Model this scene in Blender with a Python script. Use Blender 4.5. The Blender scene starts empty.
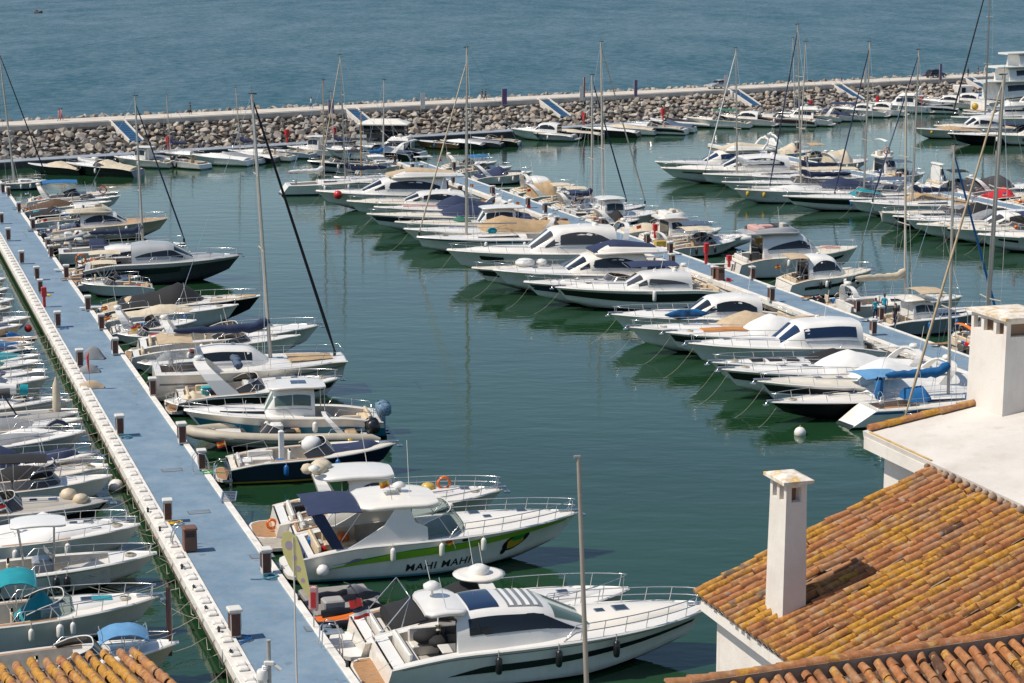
import bpy, math, random
import numpy as np
from mathutils import Vector

SC = bpy.context.scene
COL = SC.collection
R = math.radians
rnd = random.Random(7)

# ---------------------------------------------------------------- camera model
CF, CYH, CH = 2050.0, -45.0, 28.0
TH = math.atan((341.5 - CYH) / CF)
CT, ST = math.cos(TH), math.sin(TH)
PA = R(17.86)                                  # the piers run along U, boats lie along V
U = Vector((-math.sin(PA), math.cos(PA), 0)); V = Vector((math.cos(PA), math.sin(PA), 0))

def ray(px, py):
    x = (px - 512) / CF; u = (341.5 - py) / CF
    return Vector((x, CT + u * ST, -ST + u * CT))

def at(px, py, z=0.0):
    d = ray(px, py)
    return Vector((0, 0, CH)) + d * ((z - CH) / d.z)

def at_dist(px, py, dist):
    d = ray(px, py)
    return Vector((0, 0, CH)) + d * (dist / math.hypot(d.x, d.y))

def on_plane(px, py, p0, n):
    d = ray(px, py); c = Vector((0, 0, CH))
    return c + d * ((p0 - c).dot(n) / d.dot(n))

def uv(p): return p.dot(U), p.dot(V)
def from_uv(u, v, z=0.0): return U * u + V * v + Vector((0, 0, z))

# ---------------------------------------------------------------- materials
MATS = {}
def nodes(name):
    m = bpy.data.materials.new(name); m.use_nodes = True
    nt = m.node_tree; b = nt.nodes['Principled BSDF']
    return m, nt, b
def N(nt, t, **k):
    n = nt.nodes.new(t)
    for a, v in k.items():
        if a in n.inputs.keys(): n.inputs[a].default_value = v
        else: setattr(n, a, v)
    return n
def lk(nt, a, b): nt.links.new(a, b)
def c4(c): return (c[0], c[1], c[2], 1)
def ramp(nt, fac, stops):
    r = nt.nodes.new('ShaderNodeValToRGB'); e = r.color_ramp.elements
    while len(e) < len(stops): e.new(0.5)
    for q, (p, c) in zip(e, stops): q.position = p; q.color = c4(c)
    lk(nt, fac, r.inputs[0]); return r
def mixc(nt, fac, a, b, mode='MIX'):
    m = nt.nodes.new('ShaderNodeMix'); m.data_type = 'RGBA'; m.blend_type = mode
    for i, s in ((0, fac), (6, a), (7, b)):
        if hasattr(s, 'node'): lk(nt, s, m.inputs[i])
        else: m.inputs[i].default_value = s if i == 0 else c4(s)
    return m.outputs[2]
def objco(nt, sc=(1, 1, 1)):
    tc = nt.nodes.new('ShaderNodeTexCoord'); mp = nt.nodes.new('ShaderNodeMapping')
    mp.inputs['Scale'].default_value = sc; lk(nt, tc.outputs['Object'], mp.inputs[0]); return mp.outputs[0]
def noise(nt, co, scale, detail=4, rough=.55):
    n = nt.nodes.new('ShaderNodeTexNoise'); n.inputs['Scale'].default_value = scale
    n.inputs['Detail'].default_value = detail; n.inputs['Roughness'].default_value = rough
    lk(nt, co, n.inputs['Vector']); return n.outputs[0]
def dark(c, k): return tuple(x * k for x in c)

def mat(name, c, rough=.45, metal=0.0, coat=0.0, var=.12, scale=1.3, bump=0.0, bscale=8, tint=0.0):
    """Plain surface with weathering: soft blotches of a slightly different tone, and a small per-object tone shift."""
    if name in MATS: return MATS[name]
    m, nt, b = nodes(name)
    co = objco(nt); nz = noise(nt, co, scale, 5)
    r = ramp(nt, nz, [(.3, dark(c, 1 - var)), (.65, c)])
    out = r.outputs[0]
    if tint:
        oi = nt.nodes.new('ShaderNodeObjectInfo')
        rr = ramp(nt, oi.outputs['Random'], [(0, (1 - tint, 1 - tint, 1 - tint)), (.6, (1, 1, 1)), (1, (1, 1 - tint * .35, 1 - tint * .9))])
        out = mixc(nt, 1.0, out, rr.outputs[0], 'MULTIPLY')
    lk(nt, out, b.inputs['Base Color'])
    b.inputs['Roughness'].default_value = rough; b.inputs['Metallic'].default_value = metal
    b.inputs['Coat Weight'].default_value = coat
    if bump:
        bp = nt.nodes.new('ShaderNodeBump'); bp.inputs['Strength'].default_value = bump; bp.inputs['Distance'].default_value = .03
        lk(nt, noise(nt, co, bscale, 4), bp.inputs['Height']); lk(nt, bp.outputs[0], b.inputs['Normal'])
    MATS[name] = m; return m

WHITE = (.82, .795, .745)
def hullmat(c, boot=(.02, .025, .04), bottom=(.03, .04, .05)):
    """Hull paint: topsides, a painted boot stripe and antifouling below, with faint run-off streaks."""
    key = ('hull', c, boot)
    if key in MATS: return MATS[key]
    m, nt, b = nodes('hull_paint')
    tc = nt.nodes.new('ShaderNodeTexCoord'); sx = nt.nodes.new('ShaderNodeSeparateXYZ')
    lk(nt, tc.outputs['Object'], sx.inputs[0])
    mp = nt.nodes.new('ShaderNodeMapping'); mp.inputs['Scale'].default_value = (1.1, 1, .5); lk(nt, tc.outputs['Object'], mp.inputs[0])
    nz = noise(nt, mp.outputs[0], 2.2, 5, .6)
    top = ramp(nt, nz, [(.25, (c[0] * .90, c[1] * .89, c[2] * .85)), (.6, c)]).outputs[0]
    oi = nt.nodes.new('ShaderNodeObjectInfo')
    rr = ramp(nt, oi.outputs['Random'], [(0, (.86, .87, .88)), (.5, (1, 1, 1)), (1, (1, .97, .91))])
    top = mixc(nt, 1.0, top, rr.outputs[0], 'MULTIPLY')
    def over(z):
        q = nt.nodes.new('ShaderNodeMath'); q.operation = 'GREATER_THAN'; lk(nt, sx.outputs[2], q.inputs[0]); q.inputs[1].default_value = z
        return q.outputs[0]
    a = mixc(nt, over(.07), bottom, boot); a = mixc(nt, over(.17), a, top)
    lk(nt, a, b.inputs['Base Color']); b.inputs['Roughness'].default_value = .22; b.inputs['Coat Weight'].default_value = .4
    MATS[key] = m; return m

def glass(name, c=(.012, .016, .02), rough=.04, tr=0.0):
    if name in MATS: return MATS[name]
    m, nt, b = nodes(name)
    b.inputs['Base Color'].default_value = c4(c); b.inputs['Roughness'].default_value = rough
    b.inputs['Specular IOR Level'].default_value = .6
    if tr:
        t = nt.nodes.new('ShaderNodeBsdfTransparent'); t.inputs[0].default_value = (.62, .74, .72, 1)
        mx = nt.nodes.new('ShaderNodeMixShader'); mx.inputs[0].default_value = tr
        lk(nt, b.outputs[0], mx.inputs[1]); lk(nt, t.outputs[0], mx.inputs[2])
        lk(nt, mx.outputs[0], nt.nodes['Material Output'].inputs[0])
    MATS[name] = m; return m

gel = mat('gelcoat', WHITE, .28, coat=.3, var=.07, tint=.12)
cream = mat('cream_gelcoat', (.68, .60, .47), .4, var=.12, tint=.1)
cream_deck = mat('cream_deck', (.74, .68, .57), .4, var=.12, tint=.08)
liner = mat('cockpit_liner', (.60, .56, .49), .5, var=.25, scale=2.5, tint=.15)
greygel = mat('grey_gelcoat', (.27, .29, .31), .3, coat=.3, var=.08)
silver = mat('silver_paint', (.40, .41, .41), .3, coat=.3, var=.08)
steel = mat('stainless', (.66, .66, .66), .22, metal=.9, var=.1)
alu = mat('mast_aluminium', (.52, .46, .39), .42, metal=.2, var=.1)
woodmast = mat('wood_mast', (.42, .27, .14), .45, var=.2)
rubber = mat('black_rubber', (.018, .018, .02), .6)
rope = mat('rope', (.50, .45, .36), .9, var=.3, scale=6)
dglass = glass('dark_glass'); bglass = glass('blue_glass', (.012, .028, .07), .05)
cglass = glass('clear_glass', (.02, .05, .05), .03, .55)
mesh_glass = glass('smoked_glass', (.05, .05, .05), .12)
canvas = {k: mat('canvas_' + k, c, .85, var=(.1 if k == 'white' else .22), scale=2, bump=(.12 if k == 'white' else .3), bscale=5) for k, c in dict(
    navy=(.020, .034, .085), blue=(.012, .14, .36), teal=(.006, .27, .32), sky=(.12, .30, .52), black=(.014, .014, .016),
    grey=(.24, .25, .26), beige=(.52, .40, .26), tan=(.48, .33, .18), white=(.74, .73, .70), green=(.02, .15, .10),
    brown=(.10, .055, .03), red=(.50, .012, .02), slate=(.075, .11, .17), cream=(.62, .53, .39), orange=(.70, .16, .02), dkgrey=(.06, .06, .065)).items()}

def teakmat():
    m, nt, b = nodes('teak_planking')
    co = objco(nt); w = nt.nodes.new('ShaderNodeTexWave'); w.bands_direction = 'Y'
    w.inputs['Scale'].default_value = 3.2; w.inputs['Distortion'].default_value = .3; lk(nt, co, w.inputs[0])
    nz = noise(nt, objco(nt, (1, 6, 1)), 3, 4)
    a = ramp(nt, nz, [(.3, (.33, .17, .075)), (.7, (.50, .29, .14))]).outputs[0]
    s = ramp(nt, w.outputs[0], [(.06, (.25, .25, .25)), (.14, (1, 1, 1))]).outputs[0]
    lk(nt, mixc(nt, 1.0, a, s, 'MULTIPLY'), b.inputs['Base Color']); b.inputs['Roughness'].default_value = .65
    return m
teak = teakmat()
cush = {'white': mat('vinyl_white', (.74, .71, .65), .5, var=.15, scale=3), 'cream': mat('vinyl_cream', (.66, .54, .38), .55, var=.2, scale=3),
        'grey': mat('vinyl_grey', (.30, .29, .28), .55, var=.2), 'navy': canvas['navy'], 'black': canvas['black'], 'tan': canvas['tan'],
        'orange': mat('vinyl_orange', (.62, .24, .05), .6, var=.2), 'pink': mat('vinyl_rose', (.62, .36, .32), .6, var=.25, scale=4), 'blue': canvas['blue'], 'teal': canvas['teal']}
def paint(k):
    P = dict(red=(.55, .02, .02), yellow=(.75, .45, .02), orange=(.75, .15, .01), green=(.02, .30, .05), black=(.012, .012, .014), navy=(.012, .02, .055),
             blue=(.01, .12, .35), white=WHITE, lime=(.22, .45, .03), aqua=(.05, .42, .50), teal=(.01, .17, .25), gold=(.55, .36, .03), purple=(.13, .07, .22),
             grey=(.2, .21, .22), maroon=(.11, .035, .03), brown=(.2, .11, .06), pink=(.62, .33, .30), ochre=(.62, .40, .06), skin=(.45, .26, .18), lilac=(.46, .37, .46))
    return mat('paint_' + k, P[k], .35, coat=.2, var=.1)

# ---------------------------------------------------------------- mesh builder
class MB:
    def __init__(s): s.v = []; s.f = []; s.m = []; s.sm = []
    def add(s, vs, fs, m=0, smooth=True):
        o = len(s.v); s.v += [tuple(p) for p in vs]
        for f in fs: s.f.append(tuple(i + o for i in f)); s.m.append(m); s.sm.append(smooth)
        return s
    def grid(s, pts, m=0, smooth=True, close=False):
        """pts: list of rows of points"""
        n = len(pts[0]); vs = [p for r in pts for p in r]; fs = []
        for i in range(len(pts) - 1):
            for j in range(n if close else n - 1):
                k = (j + 1) % n
                fs.append((i * n + j, i * n + k, (i + 1) * n + k, (i + 1) * n + j))
        return s.add(vs, fs, m, smooth)
    def tube(s, pts, r, n=6, m=0, cap=True, sy=1.0):
        pts = [Vector(p) for p in pts]; k = len(pts); rings = []
        for i, p in enumerate(pts):
            t = (pts[min(i + 1, k - 1)] - pts[max(i - 1, 0)]).normalized()
            up = Vector((0, 0, 1)) if abs(t.z) < .9 else Vector((1, 0, 0))
            a = t.cross(up).normalized(); b = a.cross(t).normalized()
            rr = r[i] if isinstance(r, (list, tuple)) else r
            rings.append([p + a * (rr * math.cos(2 * math.pi * q / n)) + b * (rr * sy * math.sin(2 * math.pi * q / n)) for q in range(n)])
        s.grid(rings, m, n > 4, True)
        if cap:
            s.add(rings[0], [tuple(range(n))], m, False); s.add(rings[-1], [tuple(reversed(range(n)))], m, False)
        return s
    def box(s, x0, x1, y0, y1, z0, z1, m=0, c=0.0, smooth=False):
        """box with chamfered edges"""
        c = min(c, (x1 - x0) * .45, (y1 - y0) * .45, (z1 - z0) * .45)
        if c <= 0:
            vs = [(x, y, z) for z in (z0, z1) for x, y in ((x0, y0), (x1, y0), (x1, y1), (x0, y1))]
            return s.add(vs, [(3, 2, 1, 0), (4, 5, 6, 7), (0, 1, 5, 4), (1, 2, 6, 5), (2, 3, 7, 6), (3, 0, 4, 7)], m, False)
        def ring(i, z):
            a, b, d, e = x0 + i, x1 - i, y0 + i, y1 - i
            return [(a + c, d, z), (b - c, d, z), (b, d + c, z), (b, e - c, z), (b - c, e, z), (a + c, e, z), (a, e - c, z), (a, d + c, z)]
        rs = [ring(c, z0), ring(0, z0 + c), ring(0, z1 - c), ring(c, z1)]
        s.grid(rs, m, smooth, True)
        s.add(rs[0], [tuple(reversed(range(8)))], m, False); return s.add(rs[3], [tuple(range(8))], m, False)
    def prism(s, poly, z0, z1, m=0):
        n = len(poly)
        vs = [(x, y, z0) for x, y in poly] + [(x, y, z1) for x, y in poly]
        return s.add(vs, [tuple(reversed(range(n))), tuple(range(n, 2 * n))] + [(i, (i + 1) % n, n + (i + 1) % n, n + i) for i in range(n)], m, False)
    def ball(s, c, r, m=0, n=8, sz=1.0):
        rows = []
        for i in range(n // 2 + 1):
            a = -math.pi / 2 + math.pi * i / (n // 2); q = max(math.cos(a), .02)
            rows.append([(c[0] + r * q * math.cos(2 * math.pi * j / n), c[1] + r * q * math.sin(2 * math.pi * j / n), c[2] + r * sz * math.sin(a)) for j in range(n)])
        return s.grid(rows, m, True, True)
    def xf(s, fn): s.v = [tuple(fn(Vector(p))) for p in s.v]; return s
    def mesh(s, name, mats):
        me = bpy.data.meshes.new(name); me.from_pydata(s.v, [], s.f)
        for m in (mats if isinstance(mats, (list, tuple)) else [mats]): me.materials.append(m)
        me.polygons.foreach_set('material_index', s.m); me.polygons.foreach_set('use_smooth', s.sm)
        me.update(); return me
    def obj(s, name, mats, parent=None):
        if not s.f: return None
        o = bpy.data.objects.new(name, s.mesh(name, mats)); COL.objects.link(o)
        if parent is not None: o.parent = parent
        return o

def fixn(o):
    """make face normals consistent and outward (bmesh, no operators)"""
    import bmesh
    bm = bmesh.new(); bm.from_mesh(o.data); bmesh.ops.recalc_face_normals(bm, faces=bm.faces[:]); bm.to_mesh(o.data); bm.free()
    return o
def thing(name, label, cat, loc=(0, 0, 0), rz=0.0, group=None):
    o = bpy.data.objects.new(name, None); COL.objects.link(o); o.location = loc; o.rotation_euler = (0, 0, rz); o.empty_display_size = .5
    o['label'] = label; o['category'] = cat
    if group: o['group'] = group
    return o
def tag(o, label, cat, group=None):
    o['label'] = label; o['category'] = cat
    if group: o['group'] = group
    return o
def struct(o): o['kind'] = 'structure'; return o

def smooth_knots(kn, n=72, k=5):
    xs = np.linspace(kn[0][0], kn[-1][0], n); ys = np.interp(xs, [a for a, _ in kn], [b for _, b in kn])
    pad = np.concatenate([np.full(k, ys[0]), ys, np.full(k, ys[-1])]); ker = np.ones(2 * k + 1) / (2 * k + 1)
    ys2 = np.convolve(pad, ker, 'valid'); ys2[0] = ys[0]; ys2[-1] = ys[-1]
    return lambda x: float(np.interp(x, xs, ys2))

class House:
    """A lofted superstructure: top profile, plan half-width and base height along x, boxy-round cross-section."""
    def __init__(s, prof, plan, zb, n=3.6, tum=.12, k=4):
        s.x0, s.x1 = prof[0][0], prof[-1][0]
        s.top = smooth_knots(prof, k=k); s.w = smooth_knots(plan, k=k); s.zb = zb; s.n = n; s.tum = tum
    def P(s, x, ph, off=0.0):
        w = s.w(x); b = s.zb(x); h = max(s.top(x) - b, .004)
        c, q = math.cos(ph), math.sin(ph)
        hz = abs(q) ** (2 / s.n); y = math.copysign(abs(c) ** (2 / s.n), c) * w * (1 - s.tum * hz)
        p = Vector((x, y, b + h * hz))
        if off:
            e = 1e-2
            d1 = s.P(min(x + e, s.x1), ph) - s.P(max(x - e, s.x0), ph); d2 = s.P(x, ph + e) - s.P(x, ph - e)
            nn = d1.cross(d2)
            if nn.length > 1e-9:
                nn.normalize()
                if nn.dot(Vector((0, y, h * hz + .001))) < 0: nn = -nn
                p = p + nn * off
        return p
    def mesh(s, mb, nx=16, na=14, m=0, cap=True):
        xs = [s.x0 + (s.x1 - s.x0) * i / nx for i in range(nx + 1)]
        rows = [[s.P(x, math.pi * j / na) for j in range(na + 1)] for x in xs]
        mb.grid(rows, m)
        if cap: mb.add(rows[0], [tuple(range(na + 1))], m, False); mb.add(rows[-1], [tuple(reversed(range(na + 1)))], m, False)
        return mb
    def win(s, mb, x0, x1, f0, f1, side=1, off=.012, nx=8, m=0):
        """window strip on a side between height fractions f0(x), f1(x)"""
        rows = []
        for i in range(nx + 1):
            q = i / nx; x = x0 + (x1 - x0) * q; a = f0(q) if callable(f0) else f0; b = f1(q) if callable(f1) else f1
            r = []
            for j in range(4):
                h = a + (b - a) * j / 3; ph = math.asin(min(max(h, 0), 1) ** (s.n / 2))
                r.append(s.P(x, ph if side > 0 else math.pi - ph, off))
            rows.append(r)
        return mb.grid(rows, m)
    def front(s, mb, x0, x1, a0, a1, off=.012, nx=5, na=12, m=0):
        return mb.grid([[s.P(x0 + (x1 - x0) * i / nx, R(a0 + (a1 - a0) * j / na), off) for j in range(na + 1)] for i in range(nx + 1)], m)
# ---------------------------------------------------------------- boats
HC = dict(white=WHITE, offwhite=(.70, .67, .60), cream=(.62, .54, .41), grey=(.28, .30, .32), lgrey=(.50, .51, .51), black=(.012, .013, .015), navy=(.010, .018, .05),
          dgrey=(.055, .06, .065), wood=(.22, .11, .045), blue=(.02, .10, .26), paleblue=(.42, .52, .60), red=(.35, .02, .02))

BOATS = []
class Boat:
    def __init__(s, name, label, cat, group, pos, ang, L, B, lod=1, hull='white', fs=None, fb=None, rake=None, full=.85, tc=.5, cw=.80, bowfull=.03, boot=(.02, .025, .04), deck=None, ws=.9, sail=False, scoop=0.0):
        s.scoop = scoop or (0 if sail else .35); s.L, s.B, s.lod = L, B, lod
        s.fs = fs if fs is not None else .45 + .076 * min(L, 12.5)
        s.fb = fb if fb is not None else s.fs + .042 * min(L, 12.5) + .06
        s.rake = rake if rake is not None else .13 * L
        s.full, s.tc, s.cw, s.bf, s.ws, s.sail = full, tc, cw, bowfull, ws, sail
        s.root = thing(name, label, cat, pos, ang, group); BOATS.append(s); s.mooring = None
        s.hm = hullmat(HC[hull], boot); s.dm = deck or gel
        s.hull(); s.decks()
    # --- shape functions
    def w(s, t):
        if t < .42: return s.B / 2 * (1 - (1 - s.ws) * ((.42 - t) / .42) ** 2)
        q = min((t - .42) / .58, 1)
        return s.B / 2 * max((1 - q ** 2.3) ** s.full, s.bf)
    def zs(s, t):
        t = min(max(t, 0), 1)
        return s.fs + (s.fb - s.fs) * t ** 1.5 - (0 if s.sail else .24 * s.fs * max(0, 1 - t / .22) ** 1.6)
    def wc(s, t):
        if t < .3: return s.w(t) * (.86 if not s.sail else .80)
        q = min((t - .3) / .7, 1)
        return s.w(t) * (.86 if not s.sail else .80) * (max((1 - q ** 2.0), .015) ** .55)
    def zc(s, t): return .05 + .42 * s.fb * max(0, (t - .35) / .65) ** 2
    def px(s, t, z): return t * s.L - s.scoop * max(0, 1 - t * 4) ** 2 * (1 - min(max(z, 0) / s.fs, 1)) - s.rake * t ** 3 * (1 - z / s.zs(t)) * (1 if z > 0 else 1 + .3 * -z)
    def side(s, t, v, sg=1, off=0.0):
        a, b = s.wc(t), s.w(t)
        y = a + (b - a) * v ** (1 + 1.1 * t); z = s.zc(t) + (s.zs(t) - s.zc(t)) * v
        return Vector((s.px(t, z), sg * (y + off), z))
    def dp(s, t, q, dz=0.0):
        w = s.w(t) - .03
        return Vector((t * s.L, q * w, s.zs(t) + .015 + .024 * s.B * (1 - q * q) * min(1, max(t - .15, 0) * 4) + dz))
    def P(s, name, mb, mats, parent=None): return mb.obj(name, mats, parent or s.root)
    # --- hull
    def hull(s):
        nt = 22 if s.lod > 1 else (18 if s.lod else 12); vv = (0, .18, .36, .54, .72, .86, 1) if s.lod else (0, .33, .66, 1)
        rows = []
        for i in range(nt + 1):
            t = i / nt; t = t ** .9 if t < 1 else 1.0
            zk = -.4 + (s.zc(1) + .38) * max(0, (t - .55) / .45) ** 2.5
            k = Vector((s.px(t, zk), 0, zk))
            P = [s.side(t, v, 1) for v in reversed(vv)]; S = [s.side(t, v, -1) for v in vv]
            rows.append(P + [k] + S)
        mb = MB().grid(rows, 0); n = len(rows[0]); mb.add(rows[0], [tuple(range(n))], 0, False)
        mb.add(rows[-1], [tuple(reversed(range(n)))], 0, False)
        s.hull_o = fixn(s.P('hull', mb, s.hm))
        if s.lod:
            mb = MB()
            for sg in (1, -1):
                pts = [s.side(i / nt, 1, sg, .02) + Vector((.03 if i == nt else 0, 0, 0)) for i in range(nt + 1)]
                mb.tube(pts, .035 if s.lod < 2 else .045, 4, 0, True, 1.3)
            s.P('rub_rail', mb, gel if not getattr(s, 'railm', None) else s.railm)
    def decks(s):
        tc = s.tc; nt = 9 if s.lod else 6; mb = MB()
        ts = [tc + (1 - tc) * i / nt for i in range(nt + 1)]
        mb.grid([[s.dp(t, -1 + 2 * j / 8) for j in range(9)] for t in ts], 0)
        if tc > 0.02:
            t2 = [tc * i / 5 for i in range(6)]
            for sg in (1, -1): mb.grid([[s.dp(t, sg * (s.cw + (1 - s.cw) * j / 2), .0) for j in range(3)] for t in t2], 0, False)
            s.zf = max(.22, s.fs * .42)
            ta = .035
            mb.grid([[s.dp(t, -s.cw + 2 * s.cw * j / 4) for j in range(5)] for t in (0, ta)], 0, False)
        s.P('deck', mb, s.dm)
        if tc > 0.02:
            mb = MB()
            for sg in (1, -1): mb.grid([[s.dp(t, sg * s.cw, .005), Vector((t * s.L, sg * s.cw * (s.w(t) - .03), s.zf))] for t in t2], 0, False)
            mb.grid([[Vector((t * s.L, q * s.cw * (s.w(t) - .03), s.zf)) for q in (-1, 0, 1)] for t in t2], 1, False)
            for t in (tc, ta): mb.grid([[s.dp(t, s.cw * q, .01), Vector((t * s.L, q * s.cw * (s.w(t) - .03), s.zf))] for q in (-1, -.5, 0, .5, 1)], 0, False)
            s.P('cockpit', mb, [liner, s.solem if hasattr(s, 'solem') else liner])
    # --- fittings
    def stripe(s, t0, t1, v0, v1, m, sides=(1, -1), name='hull_stripe', off=.028, nt=22, label=None):
        for sg in sides:
            mb = MB(); rows = []
            for i in range(nt + 1):
                q = i / nt; t = t0 + (t1 - t0) * q; a = v0(q) if callable(v0) else v0; b = v1(q) if callable(v1) else v1
                rows.append([s.side(t, a + (b - a) * j / 4, sg, off) for j in range(5)])
            mb.grid(rows, 0); o = s.P(name, mb, m)
        return o
    def hullwin(s, t0, t1, v0=.5, v1=.72, m=None): return s.stripe(t0, t1, lambda q: v0 + .06 * q, lambda q: v1 + .02 * q, m or dglass, name='hull_window', nt=8)
    def ports(s, ts, v=.62, r=.13):
        for t in ts:
            for sg in (1, -1):
                mb = MB(); c = s.side(t, v, sg, .012)
                du = (s.side(t + .01, v, sg) - s.side(t - .01, v, sg)).normalized(); dv = (s.side(t, v + .02, sg) - s.side(t, v - .02, sg)).normalized()
                mb.add([c + du * (2 * r * math.cos(a)) + dv * (r * math.sin(a)) for a in [k * math.pi / 6 for k in range(12)]], [tuple(range(12))])
                s.P('porthole', mb, dglass)
    def rail(s, t0=.45, h=.55, rad=None, mid=False, inset=.95, nst=6, split=True):
        rad = rad or (.02 if s.lod > 1 else .018); mb = MB(); n = 10
        P = lambda t, sg, z: s.dp(min(t, .992), sg * inset, z)
        for hh in ((h, h * .52) if mid else (h,)):
            a = [P(t0, 1, 0)] + [P(t0 + .04 + (.955 - t0) * i / n, 1, hh) for i in range(n + 1)]
            b = [P(t0, -1, 0)] + [P(t0 + .04 + (.955 - t0) * i / n, -1, hh) for i in range(n + 1)]
            mb.tube(a + list(reversed(b)), rad, 5)
        for sg in (1, -1):
            for i in range(nst):
                t = t0 + .06 + (.92 - t0) * i / (nst - 1); mb.tube([P(t - .008, sg, -.01), P(t, sg, h)], rad * .9, 4)
        return s.P('bow_rail', mb, steel)
    def roof_(s, t0, t1, hgt, wf=.6, m=None, wins=True, name='coachroof', k=4):
        """low trunk cabin on the foredeck"""
        L = s.L; x0, x1 = t0 * L, t1 * L
        prof = [(x0, s.zs(t0) + hgt), (x0 + .5 * (x1 - x0), s.zs((t0 + t1) / 2) + hgt * .95), (x1 - .12 * (x1 - x0), s.zs(t1) + hgt * .5), (x1, s.zs(t1) + .03)]
        plan = [(x0, wf * s.w(t0)), (x0 + .5 * (x1 - x0), wf * s.w((t0 + t1) / 2) * 1.02), (x1 - .1 * (x1 - x0), wf * s.w(t1) * .85), (x1, wf * s.w(t1) * .4)]
        h = House(prof, plan, lambda x: s.zs(x / L) + .005, 3.0, .25, k)
        mb = MB(); h.mesh(mb, 12, 12); o = s.P(name, mb, m or s.dm)
        if wins:
            mb = MB()
            for sg in (1, -1): h.win(mb, x0 + .12 * (x1 - x0), x0 + .72 * (x1 - x0), .3, lambda q: .72 - .2 * q, sg)
            mb.obj('window', dglass, o)
        s.croof = h; return o
    def hatch(s, t, q=0.0, sz=.5, m=None, dz=None, sy=1.0):
        z = dz if dz is not None else (s.croof.P(t * s.L, math.pi / 2).z - .03 if getattr(s, 'croof', None) and s.croof.x0 <= t * s.L <= s.croof.x1 else s.dp(t, q).z - .02)
        mb = MB(); x = t * s.L; y = q * s.w(t)
        mb.box(x - sz / 2, x + sz / 2, y - sz * sy / 2, y + sz * sy / 2, z, z + .055, 1, .02); mb.box(x - sz * .4, x + sz * .4, y - sz * sy * .4, y + sz * sy * .4, z + .05, z + .062, 0, 0)
        s.P('hatch', mb, [m or dglass, steel])
    def pad(s, t0, t1, wf=.45, c='cream', q=0.0, th=.09, z=None):
        mb = MB(); L = s.L
        rows = []
        cr = getattr(s, 'croof', None)
        for i in range(6):
            t = t0 + (t1 - t0) * i / 5; x = t * L; hw = wf * s.w(t)
            zz = (cr.P(x, math.pi / 2).z - .03) if cr and cr.x0 <= x <= cr.x1 else s.dp(t, 0).z - .02
            if z is not None: zz = z
            y0 = q * s.w(t)
            rows.append([Vector((x, y0 - hw, zz)), Vector((x, y0 - hw * .93, zz + th)), Vector((x, y0, zz + th)), Vector((x, y0 + hw * .93, zz + th)), Vector((x, y0 + hw, zz))])
        mb.grid(rows); mb.add(rows[0], [(0, 1, 2, 3, 4)]); mb.add(rows[-1], [(4, 3, 2, 1, 0)])
        s.P('sunpad', mb, cush[c])
    def platform(s, ext=None, m=None, wf=.92, teakq=True):
        ext = ext or .085 * s.L; w0 = s.w(0) * wf; z = .28 + .008 * s.L; mb = MB()
        poly = [(.05, -w0), (.05, w0), (-ext * .6, w0 * .97), (-ext * .9, w0 * .8), (-ext, w0 * .55), (-ext, -w0 * .55), (-ext * .9, -w0 * .8), (-ext * .6, -w0 * .97)]
        mb.prism(poly, z - .16, z, 0); o = s.P('swim_platform', mb, gel)
        if teakq:
            mb = MB(); mb.prism([(x * .93 + (.0 if x < 0 else -.06), y * .93) for x, y in poly], z + .002, z + .012, 0); mb.obj('teak_inlay', m or teak, o)
        s.plat = (ext, z)
    def seats(s, c='cream', L2=True, helm=True):
        tc, L = s.tc, s.L; zf = s.zf; w = s.cw * (s.w(.1) - .05); k = min(1, s.fs)
        mb = MB(); x0 = .05 * L
        mb.box(x0, x0 + .6, -w * .95, w * .95, zf, zf + .42, 0, .05); mb.box(x0 - .02, x0 + .16, -w * .95, w * .95, zf + .3, s.fs + .08, 0, .05); s.P('seat', mb, cush[c])
        if L2:
            mb = MB(); mb.box(x0 + .62, x0 + .62 + .28 * (tc * L), w * .48, w * .96, zf, zf + .42, 0, .05); mb.box(x0 + .62, x0 + .62 + .28 * (tc * L), w * .86, w * 1.0, zf + .3, s.fs + .1, 0, .04); s.P('seat', mb, cush[c])
        if helm:
            hx = tc * L - 1.25
            mb = MB(); mb.box(hx - .5, hx, -w * .75, -w * .1, zf, zf + .6, 0, .05); mb.box(hx - .6, hx - .45, -w * .75, -w * .1, zf + .5, zf + 1.15, 0, .06); s.P('helm_seat', mb, cush[c])
            mb = MB(); mb.box(tc * L - .55, tc * L, -w * .9, -w * .05, zf, s.zs(tc) + .12, 0, .08); s.P('helm_console', mb, liner)
    def windscreen(s, t0=None, t1=None, h=.55, wf=.86, m=None, lean=.9):
        """raked wrap-round windscreen"""
        t0 = t0 or s.tc - .1; t1 = t1 or s.tc + .08; L = s.L; mb = MB(); fr = MB(); rows = []; na = 14
        for k in range(4):
            q = k / 3; row = []
            for j in range(na + 1):
                a = -math.pi / 2 + math.pi * j / na; ca = max(math.cos(a), 0) ** .62
                x = t0 * L + (t1 - t0) * L * ca - h * lean * q * (.35 + .65 * ca)
                tt = min(max(x / L, 0), 1); y = math.copysign(abs(math.sin(a)) ** .62, math.sin(a)) * wf * s.w(t0) * (1 - .10 * q)
                hh = h * (.45 + .55 * ca ** .5)
                row.append(Vector((x, y, s.zs(tt) + .03 + .03 * s.B * ca + hh * q)))
            rows.append(row)
        mb.grid(rows, 0); o = s.P('windscreen', mb, m or mesh_glass)
        fr.tube(rows[3], .025, 5)
        for j in (2, 5, 9, 12): fr.tube([rows[0][j], rows[3][j]], .018, 4)
        fr.obj('screen_frame', alu if s.lod < 2 else gel, o); s.wtop = rows[3]
        return o
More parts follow.
